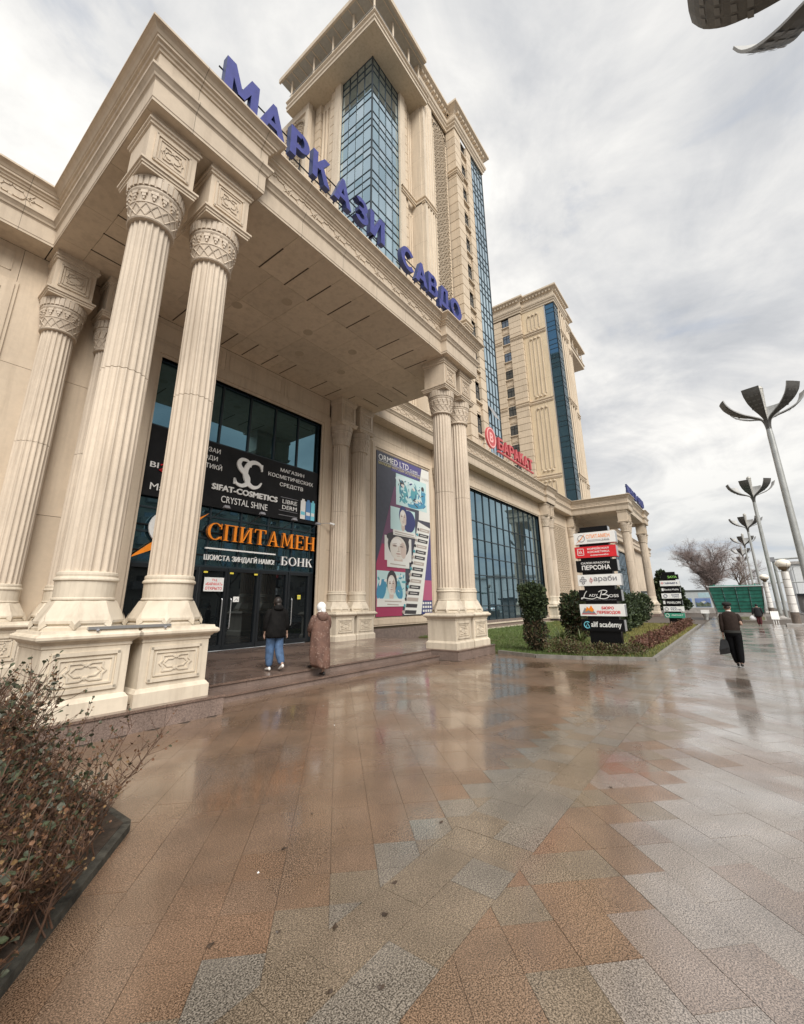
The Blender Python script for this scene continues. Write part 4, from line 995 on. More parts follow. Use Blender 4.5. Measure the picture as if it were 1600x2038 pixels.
q = MB(); bars(q, [((10.45, 5.43), (11.38, 5.43)), ((10.45, 5.25), (11.38, 5.25)), ((10.5, 5.98), (11.38, 5.98))], 'y', YB, .018, .004); part('rule', q, MT['grey'], cos)
# interlocked monogram
def stroke(mb, pts, ws, y, d, k=.16):
    P = [Vector(p) for p in pts]; L = []
    for i, p in enumerate(P):
        t = (P[min(i+1, len(P)-1)]-P[max(i-1, 0)]).normalized(); nn = Vector((-t.y, t.x))*ws[i]/2; L.append((p+nn, p-nn))
    for i in range(len(P)-1):
        pts_ = [L[i][0], L[i][1], L[i+1][1], L[i+1][0]]; mb.poly([(v.x, v.y) for v in pts_], 'y', y, y+d)
lg = MB()
def sp(pts, n=6):
    out = []
    for i in range(len(pts)-1):
        p0 = Vector(pts[max(i-1, 0)]); p1 = Vector(pts[i]); p2 = Vector(pts[i+1]); p3 = Vector(pts[min(i+2, len(pts)-1)])
        for k in range(n):
            t = k/n; out.append(0.5*((2*p1)+(-p0+p2)*t+(2*p0-5*p1+4*p2-p3)*t*t+(-p0+3*p1-3*p2+p3)*t**3))
    out.append(Vector(pts[-1])); return out
SS = sp([(9.00, 6.92), (8.84, 7.06), (8.60, 7.05), (8.50, 6.88), (8.58, 6.70), (8.78, 6.54), (8.92, 6.36), (8.88, 6.16), (8.68, 6.05), (8.46, 6.10), (8.38, 6.26)])
stroke(lg, SS, [.05+.14*math.sin(math.pi*i/(len(SS)-1)) for i in range(len(SS))], YB-.05, .06)
CC = sp([(9.50, 6.86), (9.40, 7.02), (9.18, 7.07), (8.96, 6.98), (8.82, 6.76), (8.80, 6.48), (8.92, 6.22), (9.14, 6.08), (9.38, 6.14), (9.52, 6.32)])
stroke(lg, CC, [.05+.15*math.sin(math.pi*i/(len(CC)-1)) for i in range(len(CC))], YB-.052, .06)
lg.box(9.47, 9.53, YB-.05, YB, 6.78, 7.05); lg.box(8.34, 8.40, YB-.05, YB, 6.06, 6.28); lg.box(8.97, 9.02, YB-.05, YB, 6.84, 7.06)
part('monogram', lg, MT['white'], cos)
for i, (a, b, mm) in enumerate(((11.54, 11.80, 'white'), (11.83, 12.08, 'blueprint'), (12.11, 12.32, 'cyan'))):
    if mm == 'blueprint': MT['blueprint'] = simple('blue_print', (.10, .25, .50), .5)
    q = MB(); q.box(a, b, YB, YB+.01, 5.24, 6.02); q.box(a+.06, b-.06, YB-.002, YB+.01, 6.02, 6.10); o = part('printed_bottle', q, MT[mm], cos)
    q = MB(); q.box(a+.02, b-.02, YB-.004, YB-.001, 5.42, 5.56); part('print_band', q, MT['cyan' if i == 0 else 'white'], o)
q = MB(); q.box(7.10, 7.26, YB, YB+.01, 5.40, 6.0); q.box(7.14, 7.22, YB, YB+.01, 6.0, 6.35); part('printed_bottle', q, simple('pale_teal', (.25, .42, .38), .5), cos)
# spotlights on arms above the bank lettering
for i, x in enumerate((7.9, 9.35, 10.85, 12.1)):
    fl = thing('floodlight', ('floodlight on a thin arm beside the round column', 'floodlight on a thin arm below the word COSMETICS', 'floodlight on a thin arm below the small boxed print', 'floodlight on a thin arm at the glass edge by the stone jamb')[i], 'floodlight', (x, 14.0, 4.55), 'arm floodlights above the bank lettering')
    q = MB(); q.tube([(x-.35, 14.02, 4.55), (x-.2, 13.7, 4.75), (x, 13.42, 5.02)], .013, 6); part('arm', q, MT['bronze'], fl)
    q = MB(); q.add([(x-.11, 13.34, 5.0), (x+.11, 13.34, 5.0), (x+.11, 13.48, 5.0), (x-.11, 13.48, 5.0), (x-.08, 13.37, 5.09), (x+.08, 13.37, 5.09), (x+.08, 13.45, 5.09), (x-.08, 13.45, 5.09)], [(0,3,2,1), (4,5,6,7), (0,1,5,4), (1,2,6,5), (2,3,7,6), (3,0,4,7)]); part('lamp_head', q, MT['grey'], fl)
cc = thing('security_camera', 'small security camera on the stone jamb right of the entrance', 'camera', (12.8, 13.7, 5.1))
q = MB(); q.tube([(12.55, 13.78, 5.15), (12.68, 13.6, 5.17), (12.86, 13.5, 5.17)], .015, 6); part('arm', q, MT['alu'], cc)
q = MB(); q.tube([(12.86, 13.5, 5.17), (13.06, 13.42, 5.13)], .045, 10); part('camera_body', q, MT['white'], cc)
q = MB(); q.tube([(13.06, 13.42, 5.13), (13.08, 13.41, 5.127)], .03, 10); part('lens', q, MT['black'], cc)

# clinic poster -------------------------------------------------------------------
q = MB(); q.box(16.37, 21.38, 13.80, 13.84, 1.16, 9.66); po = solo('clinic_poster', q, simple('poster_ink', (.060, .062, .085), .45, var=.1), 'tall purple and blue clinic poster on the wall right of the entrance', 'poster', (18.9, 13.82, 1.16))
YP = 13.797
_fk = [0]
def flat(pts, m_, k, nm='print'):
    _fk[0] += 1; q = MB(); q.poly(pts, 'y', YP-.002*k-.00004*_fk[0], 13.7999-.00002*_fk[0]); return part(nm, q, m_ if not isinstance(m_, str) else MT[m_], po)
def inkm(n, c): return simple(n, c, .5)
ink_plum = inkm('ink_plum', (.16, .07, .13)); ink_wine = inkm('ink_wine', (.36, .045, .11)); ink_viol = inkm('ink_violet', (.085, .075, .22)); ink_rose = inkm('ink_rose', (.42, .10, .19)); ink_paper = inkm('ink_paper', (.72, .72, .68))
ink_teal = inkm('ink_teal', (.10, .33, .38)); ink_pale = inkm('ink_pale_teal', (.50, .68, .68)); ink_skin = inkm('ink_skin', (.68, .64, .58)); ink_dark = inkm('ink_dark', (.05, .045, .05)); ink_navy = inkm('ink_navy', (.04, .05, .16)); ink_blue = inkm('ink_blue', (.07, .27, .42)); ink_shade = inkm('ink_shade', (.42, .36, .32))
px = lambda u: 16.37+5.01*u; pz = lambda v: 1.16+8.5*v
# diagonal colour field
flat([(px(.30), pz(.80)), (px(.0), pz(.30)), (px(.0), pz(.20)), (px(.45), pz(.20)), (px(.62), pz(.80))], ink_plum, 1)
flat([(px(0), pz(.30)), (px(0), pz(0)), (px(.42), pz(0)), (px(.52), pz(.42)), (px(.09), pz(.42))], ink_wine, 2)
flat([(px(.62), pz(.995)), (px(0.30), pz(.995)), (px(.25), pz(.90)), (px(.78), pz(.90)), (px(.84), pz(.995))], ink_viol, 1)
flat([(px(.84), pz(.995)), (px(.80), pz(.90)), (px(.76), pz(.62)), (px(.995), pz(.62)), (px(.995), pz(.995))], ink_paper, 2)
flat([(px(.80), pz(.005)), (px(.995), pz(.005)), (px(.995), pz(.58)), (px(.93), pz(.50))], ink_viol, 1)
flat([(px(.79), pz(.005)), (px(.995), pz(.005)), (px(.995), pz(.22)), (px(.84), pz(.22))], ink_rose, 2)
flat([(px(.77), pz(.005)), (px(.995), pz(.005)), (px(.995), pz(.09)), (px(.77), pz(.09))], ink_navy, 3)
def pt(s, a, b, c, d, m_, off=.0, k=5, cap=None): return part('lettering', text_mb(s, px(a), px(b), pz(c), pz(d), 'y', YP-.002*k, .003, off, 0, False, cap), m_ if not isinstance(m_, str) else MT[m_], po, fix=False)
pt('ORMED LTD', .03, .57, .945, .982, 'white', -.01); pt('CLINIC', .60, .76, .945, .960, 'white', -.012)
pt('МАРКАЗИ ЧАРРОҲИИ ЭСТЕТИКӢ ВА', .03, .80, .915, .932, simple('ink_yellow', (.70, .62, .30), .5), 0, 5, 'М'); pt('ЛАЗЕРӢ', .83, .98, .915, .932, ink_shade, 0, 5, 'Л')
q = MB(); bars(q, [((px(.03), pz(.938)), (px(.80), pz(.938)))], 'y', YP-.006, .02, .003); part('rule', q, MT['white'], po)
def ell(cx, cz, rx, rz, m_, k, rot=0, n=20):
    return flat([(cx+rx*math.cos(2*math.pi*i/n)*math.cos(rot)-rz*math.sin(2*math.pi*i/n)*math.sin(rot), cz+rx*math.cos(2*math.pi*i/n)*math.sin(rot)+rz*math.sin(2*math.pi*i/n)*math.cos(rot)) for i in range(n)], m_, k)
def rectf(a, b, c, d, m_, k): return flat([(px(a), pz(c)), (px(b), pz(c)), (px(b), pz(d)), (px(a), pz(d))], m_, k, 'picture')
ink_blush = inkm('ink_blush', (.58, .47, .41)); ink_lip = inkm('ink_lip', (.42, .22, .20)); ink_hi = inkm('ink_highlight', (.76, .73, .69))
def face(cx, cz, s, hair, k, wide=1.0):
    ell(cx+.03*s, cz+.10*s, .37*s*wide, .50*s, hair, k); ell(cx, cz-.52*s, .15*s*wide, .24*s, ink_blush, k+1)
    ell(cx, cz-.04*s, .285*s*wide, .43*s, ink_skin, k+2); ell(cx+.17*s*wide, cz-.10*s, .10*s*wide, .30*s, ink_blush, k+3, .12); ell(cx-.06*s*wide, cz+.17*s, .16*s*wide, .14*s, ink_hi, k+3)
    for u in (-.125, .115):
        ell(cx+u*s*wide, cz+.035*s, .085*s*wide, .045*s, ink_blush, k+4); ell(cx+u*s*wide, cz+.03*s, .06*s*wide, .016*s, ink_dark, k+5); ell(cx+u*s*wide, cz+.105*s, .085*s*wide, .012*s, ink_shade, k+5, -.15 if u > 0 else .15)
    ell(cx+.025*s, cz-.07*s, .022*s*wide, .09*s, ink_blush, k+4); ell(cx+.01*s, cz-.155*s, .045*s*wide, .016*s, ink_shade, k+5)
    ell(cx, cz-.245*s, .085*s*wide, .022*s, ink_lip, k+5); ell(cx, cz-.245*s, .075*s*wide, .005*s, ink_shade, k+6); ell(cx, cz-.33*s, .06*s*wide, .018*s, ink_blush, k+5)
rectf(.33, .93, .685, .895, ink_pale, 4); ell(px(.5), pz(.86), .9, .22, inkm('ink_mist', (.62, .74, .74)), 4)     # operating picture
rp = random.Random(8)
for (u, v, rx, rz, mm, ro) in ((.47, .775, .40, .62, ink_teal, .3), (.44, .835, .20, .20, ink_dark, 0), (.455, .822, .15, .12, ink_skin, 0), (.45, .80, .17, .10, ink_pale, .2), (.67, .79, .32, .46, ink_teal, -.35), (.66, .838, .18, .18, ink_pale, 0), (.665, .822, .14, .11, ink_skin, 0), (.86, .79, .22, .48, ink_blue, .1), (.85, .845, .15, .15, ink_dark, 0), (.72, .715, .95, .20, ink_blue, .12), (.58, .735, .42, .14, ink_pale, -.3), (.74, .745, .34, .10, ink_skin, .25)): ell(px(u), pz(v), rx, rz, mm, 5, ro)
for _ in range(70):     # folds and instruments
    u = rp.uniform(.37, .90); v = rp.uniform(.70, .86); ell(px(u), pz(v), rp.uniform(.03, .20), rp.uniform(.015, .06), rp.choice((ink_teal, ink_blue, ink_pale, ink_dark, ink_navy, ink_pale)), 6, rp.uniform(-1.4, 1.4), 10)
rectf(.23, .68, .52, .665, ink_pale, 4); ell(px(.56), pz(.59), .62, .62, ink_navy, 5); face(px(.45), pz(.61), 1.05, ink_navy, 6); rectf(.27, .68, .485, .52, ink_paper, 13)
rectf(.13, .60, .325, .475, inkm('ink_cream', (.70, .69, .66)), 4); ell(px(.36), pz(.47), 1.0, .30, ink_dark, 5); face(px(.36), pz(.412), 1.45, ink_dark, 6, 1.75); rectf(.17, .55, .285, .325, ink_paper, 13)
rectf(.01, .48, .085, .26, ink_pale, 4); ell(px(.08), pz(.15), .35, .55, ink_blue, 5, -.4); ell(px(.36), pz(.15), .30, .5, ink_blue, 5, .5); [ell(px(rp.uniform(.03, .46)), pz(rp.uniform(.10, .24)), rp.uniform(.05, .22), rp.uniform(.02, .07), rp.choice((ink_pale, ink_blue, ink_hi, ink_teal)), 5, rp.uniform(-1.4, 1.4), 10) for _ in range(26)]; face(px(.24), pz(.185), 1.15, ink_dark, 6); rectf(.01, .48, .055, .10, ink_paper, 13)
flat([(px(.45), pz(.005)), (px(.76), pz(.005)), (px(.985), pz(.575)), (px(.74), pz(.605))], ink_paper, 14, 'paper_strip')
for i in range(15):
    v = .565-.038*i; u = .735-.0215*i
    flat([(px(u+.03), pz(v)), (px(u+.235), pz(v-.004)), (px(u+.222), pz(v-.026)), (px(u+.02), pz(v-.022))], ink_dark if i % 3 else ink_shade, 15, 'list_bar')
    q = MB(); bars(q, [((px(u+.06), pz(v-.012)), (px(u+.19), pz(v-.014)))], 'y', YP-.036, .035, .002); part('list_text', q, ink_paper, po)
    ell(px(u+.0), pz(v-.012), .09, .09, (ink_dark, ink_teal, ink_shade)[i % 3], 15)
for (a, b, c) in ((.30, .64, .508), (.30, .66, .494), (.22, .48, .305), (.13, .40, .086), (.17, .35, .068)):
    q = MB(); bars(q, [((px(a), pz(c)), (px(b), pz(c-.004)))], 'y', YP-.032, .05, .002); part('caption', q, ink_shade, po)
for j in range(3):
    for i in range(4): 
        q = MB(); a = .80+.047*i; q.box(px(a), px(a+.032), YP-.012, YP-.006, pz(.066-.024*j), pz(.080-.024*j)); part('number', q, ink_paper, po)

# pylon signs ------------------------------------------------------------------------
def pylon(x, yc, panels, label, h_leg, w_leg, top, sc=1.0):
    p = thing('pylon_sign', label, 'sign', (x+.2, yc, 0))
    q = MB(); q.box(x+.06, x+.36, yc-w_leg/2, yc+w_leg/2, 0, top); part('core', q, MT['black'], p)
    for (y0, y1, z0, z1, mk, items) in panels:
        q = MB(); q.box(x, x+.42, y1, y0, z0, z1); pn = part('sign_panel', q, MT[mk], p)
        q = MB(); q.box(x+.05, x+.37, y1-.012, y1-.0005, z0+.02, z1-.02); part('panel_edge', q, MT['alu'], pn); q = MB(); q.box(x+.05, x+.37, y0+.0005, y0+.012, z0+.02, z1-.02); part('panel_edge', q, MT['alu'], pn)
        for it in items:
            if it[0] == 't':
                _, s, a, b, c, d, m_, off, cap = it
                mb = text_mb(s, y0+(y1-y0)*a, y0+(y1-y0)*b, z0+(z1-z0)*c, z0+(z1-z0)*d, 'x', x-.006, .008, off, 0, False, cap)
                part('lettering', mb, MT[m_], pn, fix=False)
            else: it[1](pn, lambda u: y0+(y1-y0)*u, lambda v: z0+(z1-z0)*v, x)
    return p
def arcx(pn, c, r_, a0, a1, x, w, m_, n=20, rz=None, nm='emblem'):
    q = MB(); pts = [(x-.004, c[0]+r_*math.cos(R(a0+(a1-a0)*i/n)), c[1]+(rz or r_)*math.sin(R(a0+(a1-a0)*i/n))) for i in range(n+1)]
    pts = [(p[0], 2*c[0]-p[1], p[2]) for p in pts]; q.tube(pts, w, 5); part(nm, q, MT[m_], pn)
def em_spit(pn, u, v, x):
    arcx(pn, (u(.19), v(.5)), .13, 0, 360, x, .012, 'grey'); q = MB(); q.tube([(x-.008, u(.05), v(.10)), (x-.008, u(.17), v(.42)), (x-.008, u(.29), v(.92))], [.003, .018, .003], 5); part('emblem', q, MT['orange'], pn)
    q = MB(); bars(q, [((u(.33), v(.30)), (u(.66), v(.30))), ((u(.33), v(.20)), (u(.86), v(.20)))], 'x', x, .016, .004); part('rule', q, MT['grey'], pn)
def em_kk(pn, u, v, x):
    q = MB(); bars(q, [((u(.07), v(.25)), (u(.22), v(.25))), ((u(.22), v(.25)), (u(.22), v(.82))), ((u(.22), v(.82)), (u(.07), v(.82))), ((u(.07), v(.82)), (u(.07), v(.25)))], 'x', x, .02, .006); part('emblem', q, MT['white'], pn)
def em_far(pn, u, v, x):
    for a, b in ((.13, .72), (.18, .5), (.13, .28), (.08, .5)): arcx(pn, (u(a), v(b)), .045, 0, 360, x, .014, 'grey', 12)
def em_alif(pn, u, v, x):
    arcx(pn, (u(.14), v(.5)), .115, 50, 310, x, .016, 'cyan'); q = MB(); q.tube([(x-.004, u(.11), v(.34)), (x-.004, u(.145), v(.68)), (x-.004, u(.185), v(.34))], .012, 5); part('emblem', q, MT['cyan'], pn)
def em_lady(pn, u, v, x):
    for pts in ([(.20, .90), (.14, .62), (.10, .30), (.05, .20), (.07, .32), (.18, .26), (.32, .2), (.44, .36)], [(.56, .86), (.52, .5), (.49, .22)], [(.48, .80), (.58, .94), (.68, .86), (.64, .66), (.55, .56)], [(.55, .56), (.68, .52), (.70, .34), (.60, .2), (.48, .26), (.44, .36)]):
        q = MB(); pp = sp(pts, 5); q.tube([(x-.004, u(p.x), v(p.y)) for p in pp], .014, 5); part('lettering', q, MT['white'], pn)
def em_mount(pn, u, v, x):
    for pts, m_, k in (([(.04, .2), (.12, .72), (.18, .44), (.25, .82), (.36, .2)], 'grey', 1), ([(.12, .34), (.17, .80), (.22, .62), (.27, .90), (.33, .5), (.28, .32), (.2, .5)], 'orange', 2), ([(.04, .14), (.38, .14), (.38, .20), (.04, .20)], 'red', 2)):
        q = MB(); pp = [(u(a), v(b)) for a, b in pts]; q.poly(pp, 'x', x-.003*k, x+.001); part('emblem', q, MT[m_], pn)
Y0_, Y1_ = 4.74, 3.26
P1 = [(4.47, 3.45, 4.44, 4.63, 'black', []),
 (4.72, 3.22, 3.98, 4.42, 'white_face', [('t', 'СПИТАМЕН', .31, .88, .46, .80, 'orange', -.004, None), ('t', 'БАНК', .69, .87, .18, .36, 'grey', 0, None), ('f', em_spit)]),
 (4.74, 3.25, 3.44, 3.87, 'red', [('t', 'kk', .10, .19, .38, .70, 'white', 0, None), ('t', 'КОРЕЙСКАЯ', .32, .84, .68, .86, 'white', .02, 'К'), ('t', 'КОСМЕТИКА', .32, .85, .40, .58, 'white', .02, None), ('t', 'cosmetic', .38, .82, .14, .28, 'white', .02, None), ('f', em_kk)]),
 (4.75, 3.28, 2.90, 3.34, 'black', [('t', 'САЛОН КРАСОТЫ', .13, .83, .66, .84, 'white', .02, None), ('t', 'ПЕРСОНА', .14, .84, .16, .56, 'white', .03, None)]),
 (4.75, 3.235, 2.375, 2.79, 'white_face', [('t', 'ф', .28, .36, .20, .74, 'red', .012, None), ('t', 'араби', .38, .92, .28, .86, 'grey', .02, None), ('f', em_far)]),
 (4.77, 3.285, 1.80, 2.225, 'black', [('t', 'ADY', .24, .46, .40, .62, 'white', 0, None), ('t', 'OSS', .72, .94, .34, .58, 'white', .01, None), ('t', 'ЖЕНСКАЯ ОДЕЖДА', .16, .88, .08, .16, 'grey', 0, None), ('f', em_lady)]),
 (4.80, 3.255, 1.265, 1.695, 'white_face', [('t', 'БЮРО', .51, .78, .56, .80, 'red', .03, None), ('t', 'ПЕРЕВОДОВ', .39, .91, .20, .44, 'red', .03, 'П'), ('f', em_mount)]),
 (4.80, 3.325, .73, 1.15, 'black', [('t', 'alif academy', .23, .94, .20, .80, 'white', .02, None), ('f', em_alif)])]
pylon(17.88, 4.02, P1, 'tall sign tower of stacked shop panels on the near end of the lawn', .7, 1.08, 4.5)
def em_disc(m_, a=.12): return lambda pn, u, v, x: arcx(pn, (u(a+.04), v(.5)), .12, 0, 360, x, .02, m_, 14)
def em_sq(pn, u, v, x):
    q = MB(); q.poly([(u(.03), v(.25)), (u(.14), v(.25)), (u(.14), v(.8)), (u(.03), v(.8))][::-1], 'x', x-.004, x+.001); part('emblem', q, MT['white'], pn)
P2 = [(4.25, 3.37, 3.80, 3.97, 'black', []),
 (4.36, 3.17, 3.40, 3.77, 'black', [('t', 'SAYA', .40, .92, .25, .75, 'lime', .03, None)]),
 (4.47, 3.16, 2.90, 3.31, 'white_face', [('t', 'ГАВИМЕГА', .20, .90, .35, .68, 'navy', .03, None), ('f', lambda pn, u, v, x: arcx(pn, (u(.11), v(.55)), .06, 0, 360, x, .015, 'red', 12))]),
 (4.46, 3.19, 2.44, 2.81, 'black', [('t', 'Barakat Mobile', .17, .92, .35, .70, 'white', .015, None), ('f', em_sq)]),
 (4.49, 3.21, 1.96, 2.35, 'white_face', [('t', 'МАРИЯ', .52, .90, .56, .82, 'navy', .02, None), ('t', 'ТУРС', .54, .90, .18, .44, 'navy', .02, None), ('f', em_disc('navy', .16))]),
 (4.49, 3.20, 1.44, 1.87, 'black', [('t', 'PENELOPE', .22, .93, .32, .68, 'white', .025, None), ('f', em_sq)]),
 (4.50, 3.16, 1.00, 1.37, 'white_face', [('t', 'ASIA', .34, .66, .58, .82, 'navy', .02, None), ('t', 'TRAVEL', .34, .90, .2, .44, 'navy', .02, None), ('f', em_disc('grey', .12))]),
 (4.50, 3.18, .52, .88, 'green', [('t', 'АМОНАТ', .34, .92, .42, .72, 'white', .015, None), ('f', em_disc('white', .10))])]
pylon(40.0, 3.82, P2, 'smaller-looking distant sign tower at the far end of the lawn', .5, .84, 3.85)
# loose aluminium strip lying on the pedestals
q = MB(); q.add([(2.43, 7.40, 1.465), (3.60, 7.40, 1.465), (3.62, 7.56, 1.465), (2.45, 7.56, 1.465), (2.43, 7.40, 1.505), (3.60, 7.40, 1.505), (3.62, 7.56, 1.505), (2.45, 7.56, 1.505)], [(0,3,2,1), (4,5,6,7), (0,1,5,4), (1,2,6,5), (2,3,7,6), (3,0,4,7)])
mt_ = solo('metal_strip', q, MT['alu'], 'long grey metal strip lying across the two front pedestals', 'metal strip', (3.0, 7.5, 1.465))
q = MB(); q.tube([(2.55, 7.385, 1.468), (2.55, 7.37, 1.445)], .02, 6); q.tube([(3.5, 7.385, 1.468), (3.5, 7.37, 1.445)], .02, 6); part('clip', q, MT['grey'], mt_)
# ================================================================ GROUND
TILE = {
 'tan': granite('granite_tan', (0.170, 0.108, 0.068), (0.044, 0.029, 0.019), 125, lm=2.1),
 'rust': granite('granite_rust', (0.173, 0.106, 0.065), (0.046, 0.029, 0.018), 125, lm=2.1),
 'brown': granite('granite_brown', (0.166, 0.107, 0.069), (0.043, 0.029, 0.020), 125, lm=2.1),
 'grey': granite('granite_grey', (0.170, 0.147, 0.120), (0.036, 0.033, 0.029), 112, lm=2.1),
 'olive': granite('granite_olive', (0.165, 0.127, 0.089), (0.044, 0.034, 0.025), 118, lm=2.1),
 'pink': granite('granite_pink_sheen', (0.215, 0.170, 0.142), (0.064, 0.047, 0.037), 125, lm=2.0),  # pink stone, lightened further with painted sky sheen
 'pale': granite('granite_pale_sheen', (0.238, 0.205, 0.178), (0.066, 0.053, 0.044), 125, lm=2.0)}  # lightened so the colour carries the sky's reflection on wet paving
q = MB(); q.add([(-600, -600, -.016), (900, -600, -.016), (900, 600, -.016), (-600, 600, -.016)], [(0,1,2,3)])
gmat = granite('distant_ground', (0.20, 0.16, 0.13), (0.10, 0.08, 0.065), 60, (.15, .4), .5)
structure('ground', q, gmat, fix=False)
q = MB(); q.add([(-12, -6.4, -.008), (140, -6.4, -.008), (140, 16, -.008), (-12, 16, -.008)], [(0,1,2,3)])
pave = structure('pavement', q, simple('joint_grout', (0.085, 0.065, 0.05), 0.6), fix=False)
KEYS = list(TILE); tiles = []      # (dist, pts, key)
s2 = math.sqrt(.5); A = Vector((s2, s2)); B = Vector((s2, -s2)); TW, TL = .3275, .655
LAWN = lambda x, y: x > 15.6 + (7.2-y)*.10 and 2.12 < y < 13.9 and x < 40.2
def blocked(x, y):
    if 1.7 < x < 4.6 and y > 7.35: return True
    if 12.8 < x < 15.4 and y > 7.35: return True
    if 1.7 < x < 15.5 and y > 8.06: return True
    if y > 13.9: return True
    return LAWN(x, y) and LAWN(x-.4, y+.3) and y > 2.5
rt = random.Random(3)
def colour(x, y):
    r_ = rt.random()
    d = y - (1.5)
    if y > 2.17:
        return 'rust' if r_ > .84 else ('brown' if r_ > .55 else 'tan')
    if y < 1.52:
        if y > .9: return 'rust' if r_ < .20 else ('pink' if r_ < .45 else ('olive' if r_ > .75 else 'tan'))
        if y > .3: return 'pale' if r_ < .3 else ('pink' if r_ < .8 else 'tan')
        return 'pale' if r_ < .62 else 'pink'  # paler tiles on this side stand in for sky sheen
    return 'grey' if r_ < .45 else 'olive'
def add_tile(pts, c, key=None):
    d = math.hypot(c[0], c[1]); ang = math.atan2(c[1], c[0])
    tiles.append((d if (R(-18) < ang < R(92) and d > 1.2) else d + 1000, pts, key or colour(c[0], c[1])))
GAP = .0014
for i in range(-70, 230):
    for j in range(-120, 100):
        # running bond at 45 degrees to the facade, cut along the straight band
        a0 = i*TL + (TL/2 if j % 2 else 0); b0 = j*TW
        c = A*(a0+TL/2) + B*(b0+TW/2)
        x, y = c.x, c.y
        if x < -2 or x > 62 or y < -6.3 or y > 13.9: continue
        if x > 34 and y > 2: continue
        if blocked(x, y): continue
        halves = ((a0, a0+TL),) if not (1.0 < y < 3.0) else ((a0, a0+TL/2), (a0+TL/2, a0+TL))
        for h0, h1 in halves:
         F_ = [A*(h0+GAP)+B*(b0+GAP), A*(h1-GAP)+B*(b0+GAP), A*(h1-GAP)+B*(b0+TW-GAP), A*(h0+GAP)+B*(b0+TW-GAP)]
         for lim, up in ((2.17+GAP, True), (1.51-GAP, False)):
             out = []
             for k in range(4):
                 p, n_ = F_[k], F_[(k+1) % 4]; ip = (p.y >= lim) == up; inn = (n_.y >= lim) == up
                 if ip: out.append(p)
                 if ip != inn: t = (lim-p.y)/(n_.y-p.y); out.append(p+(n_-p)*t)
             if len(out) < 3: continue
             g_ = sum((p.x for p in out))/len(out), sum((p.y for p in out))/len(out)
             add_tile([(p.x, p.y) for p in out], g_, rt.choice(('grey', 'olive', 'grey')) if (up and max(p.y for p in out) < 2.66 and len(out) != 4 or up and g_[1] < 2.30) else None)
for k in range(-8, 190):
    for r_ in range(2):
        x0 = k*.33; y0 = 1.51+r_*.33
        if x0 > 62: continue
        add_tile([(x0+GAP, y0+GAP), (x0+.33-GAP, y0+GAP), (x0+.33-GAP, y0+.33-GAP), (x0+GAP, y0+.33-GAP)], (x0+.16, y0+.16))
tiles.sort(key=lambda t: t[0])
rest = MB()
for n_, (d, pts, key) in enumerate(tiles):
    dz = rt.uniform(-.0012, .0012)
    ar = sum(pts[k][0]*pts[(k+1) % len(pts)][1]-pts[(k+1) % len(pts)][0]*pts[k][1] for k in range(len(pts)))
    if ar < 0: pts = pts[::-1]
    mb = MB() if n_ < 300 else rest
    m_ = len(pts)
    mb.add([(p[0], p[1], dz) for p in pts] + [(p[0], p[1], -.03) for p in pts], [tuple(range(m_))] + [(k, k+m_, (k+1) % m_+m_, (k+1) % m_) for k in range(m_)], KEYS.index(key) if n_ >= 300 else 0)
    if n_ < 300: part('tile', mb, TILE[key], pave, fix=False)
part('tile_field', rest, [TILE[k] for k in KEYS], pave, fix=False, kind='stuff')
# road beyond the lamps
q = MB(); q.add([(-300, -24, -.012), (400, -24, -.012), (400, -6.6, -.012), (-300, -6.6, -.012)], [(0,1,2,3)]); structure('road', q, granite('wet_asphalt', (0.05, 0.05, 0.052), (0.025, 0.025, 0.027), 60, (.15, .4), .5), fix=False)
q = MB(); q.box(-300, 400, -6.62, -6.4, -.02, .10); q.box(-300, 400, -24.2, -24.0, -.02, .12); structure('kerb', q, MT['kerb'])
# fallen leaves and litter close to the camera
lf = simple('wet_dead_leaf', (0.05, 0.032, 0.02), .5, var=.4, vs_=20)
spots = [(2.72, 2.12), (2.45, 1.98), (1.98, 2.38), (1.88, 1.86), (1.72, 1.62), (2.05, 1.68), (3.05, 3.3), (2.55, 3.05), (3.6, 2.3), (2.2, 2.15), (5.2, 1.3), (6.2, -.6), (6.6, -.9), (1.7, 2.6)]
for i, (x, y) in enumerate(spots):
    q = MB(); n = 7; r0 = rt.uniform(.012, .026); ph = rt.random()*6
    q.add([(x+r0*(1+.5*math.cos(2*a*math.pi/n*2+ph))*math.cos(2*math.pi*a/n+ph), y+r0*.7*(1+.4*math.sin(3*a))*math.sin(2*math.pi*a/n+ph), .004+.004*(a % 3)) for a in range(n)] + [(x, y, .010)], [(a, (a+1) % n, n) for a in range(n)])
    solo('dead_leaf', q, lf, 'small dark wet dead leaf lying on the paving', 'leaf', (x, y, .002), 'dead leaves on the paving', fix=False)
for i, (x, y) in enumerate(((2.25, 2.95), (5.2, 5.2), (6.0, 6.3))):
    q = MB(); q.add([(x-.008, y-.005, .003), (x+.008, y-.004, .003), (x+.006, y+.006, .009), (x-.005, y+.006, .005)], [(0,1,2,3)])
    solo('paper_scrap', q, MT['white'], 'tiny white scrap of litter on the paving', 'litter', (x, y, .002), 'litter scraps on the paving', fix=False)
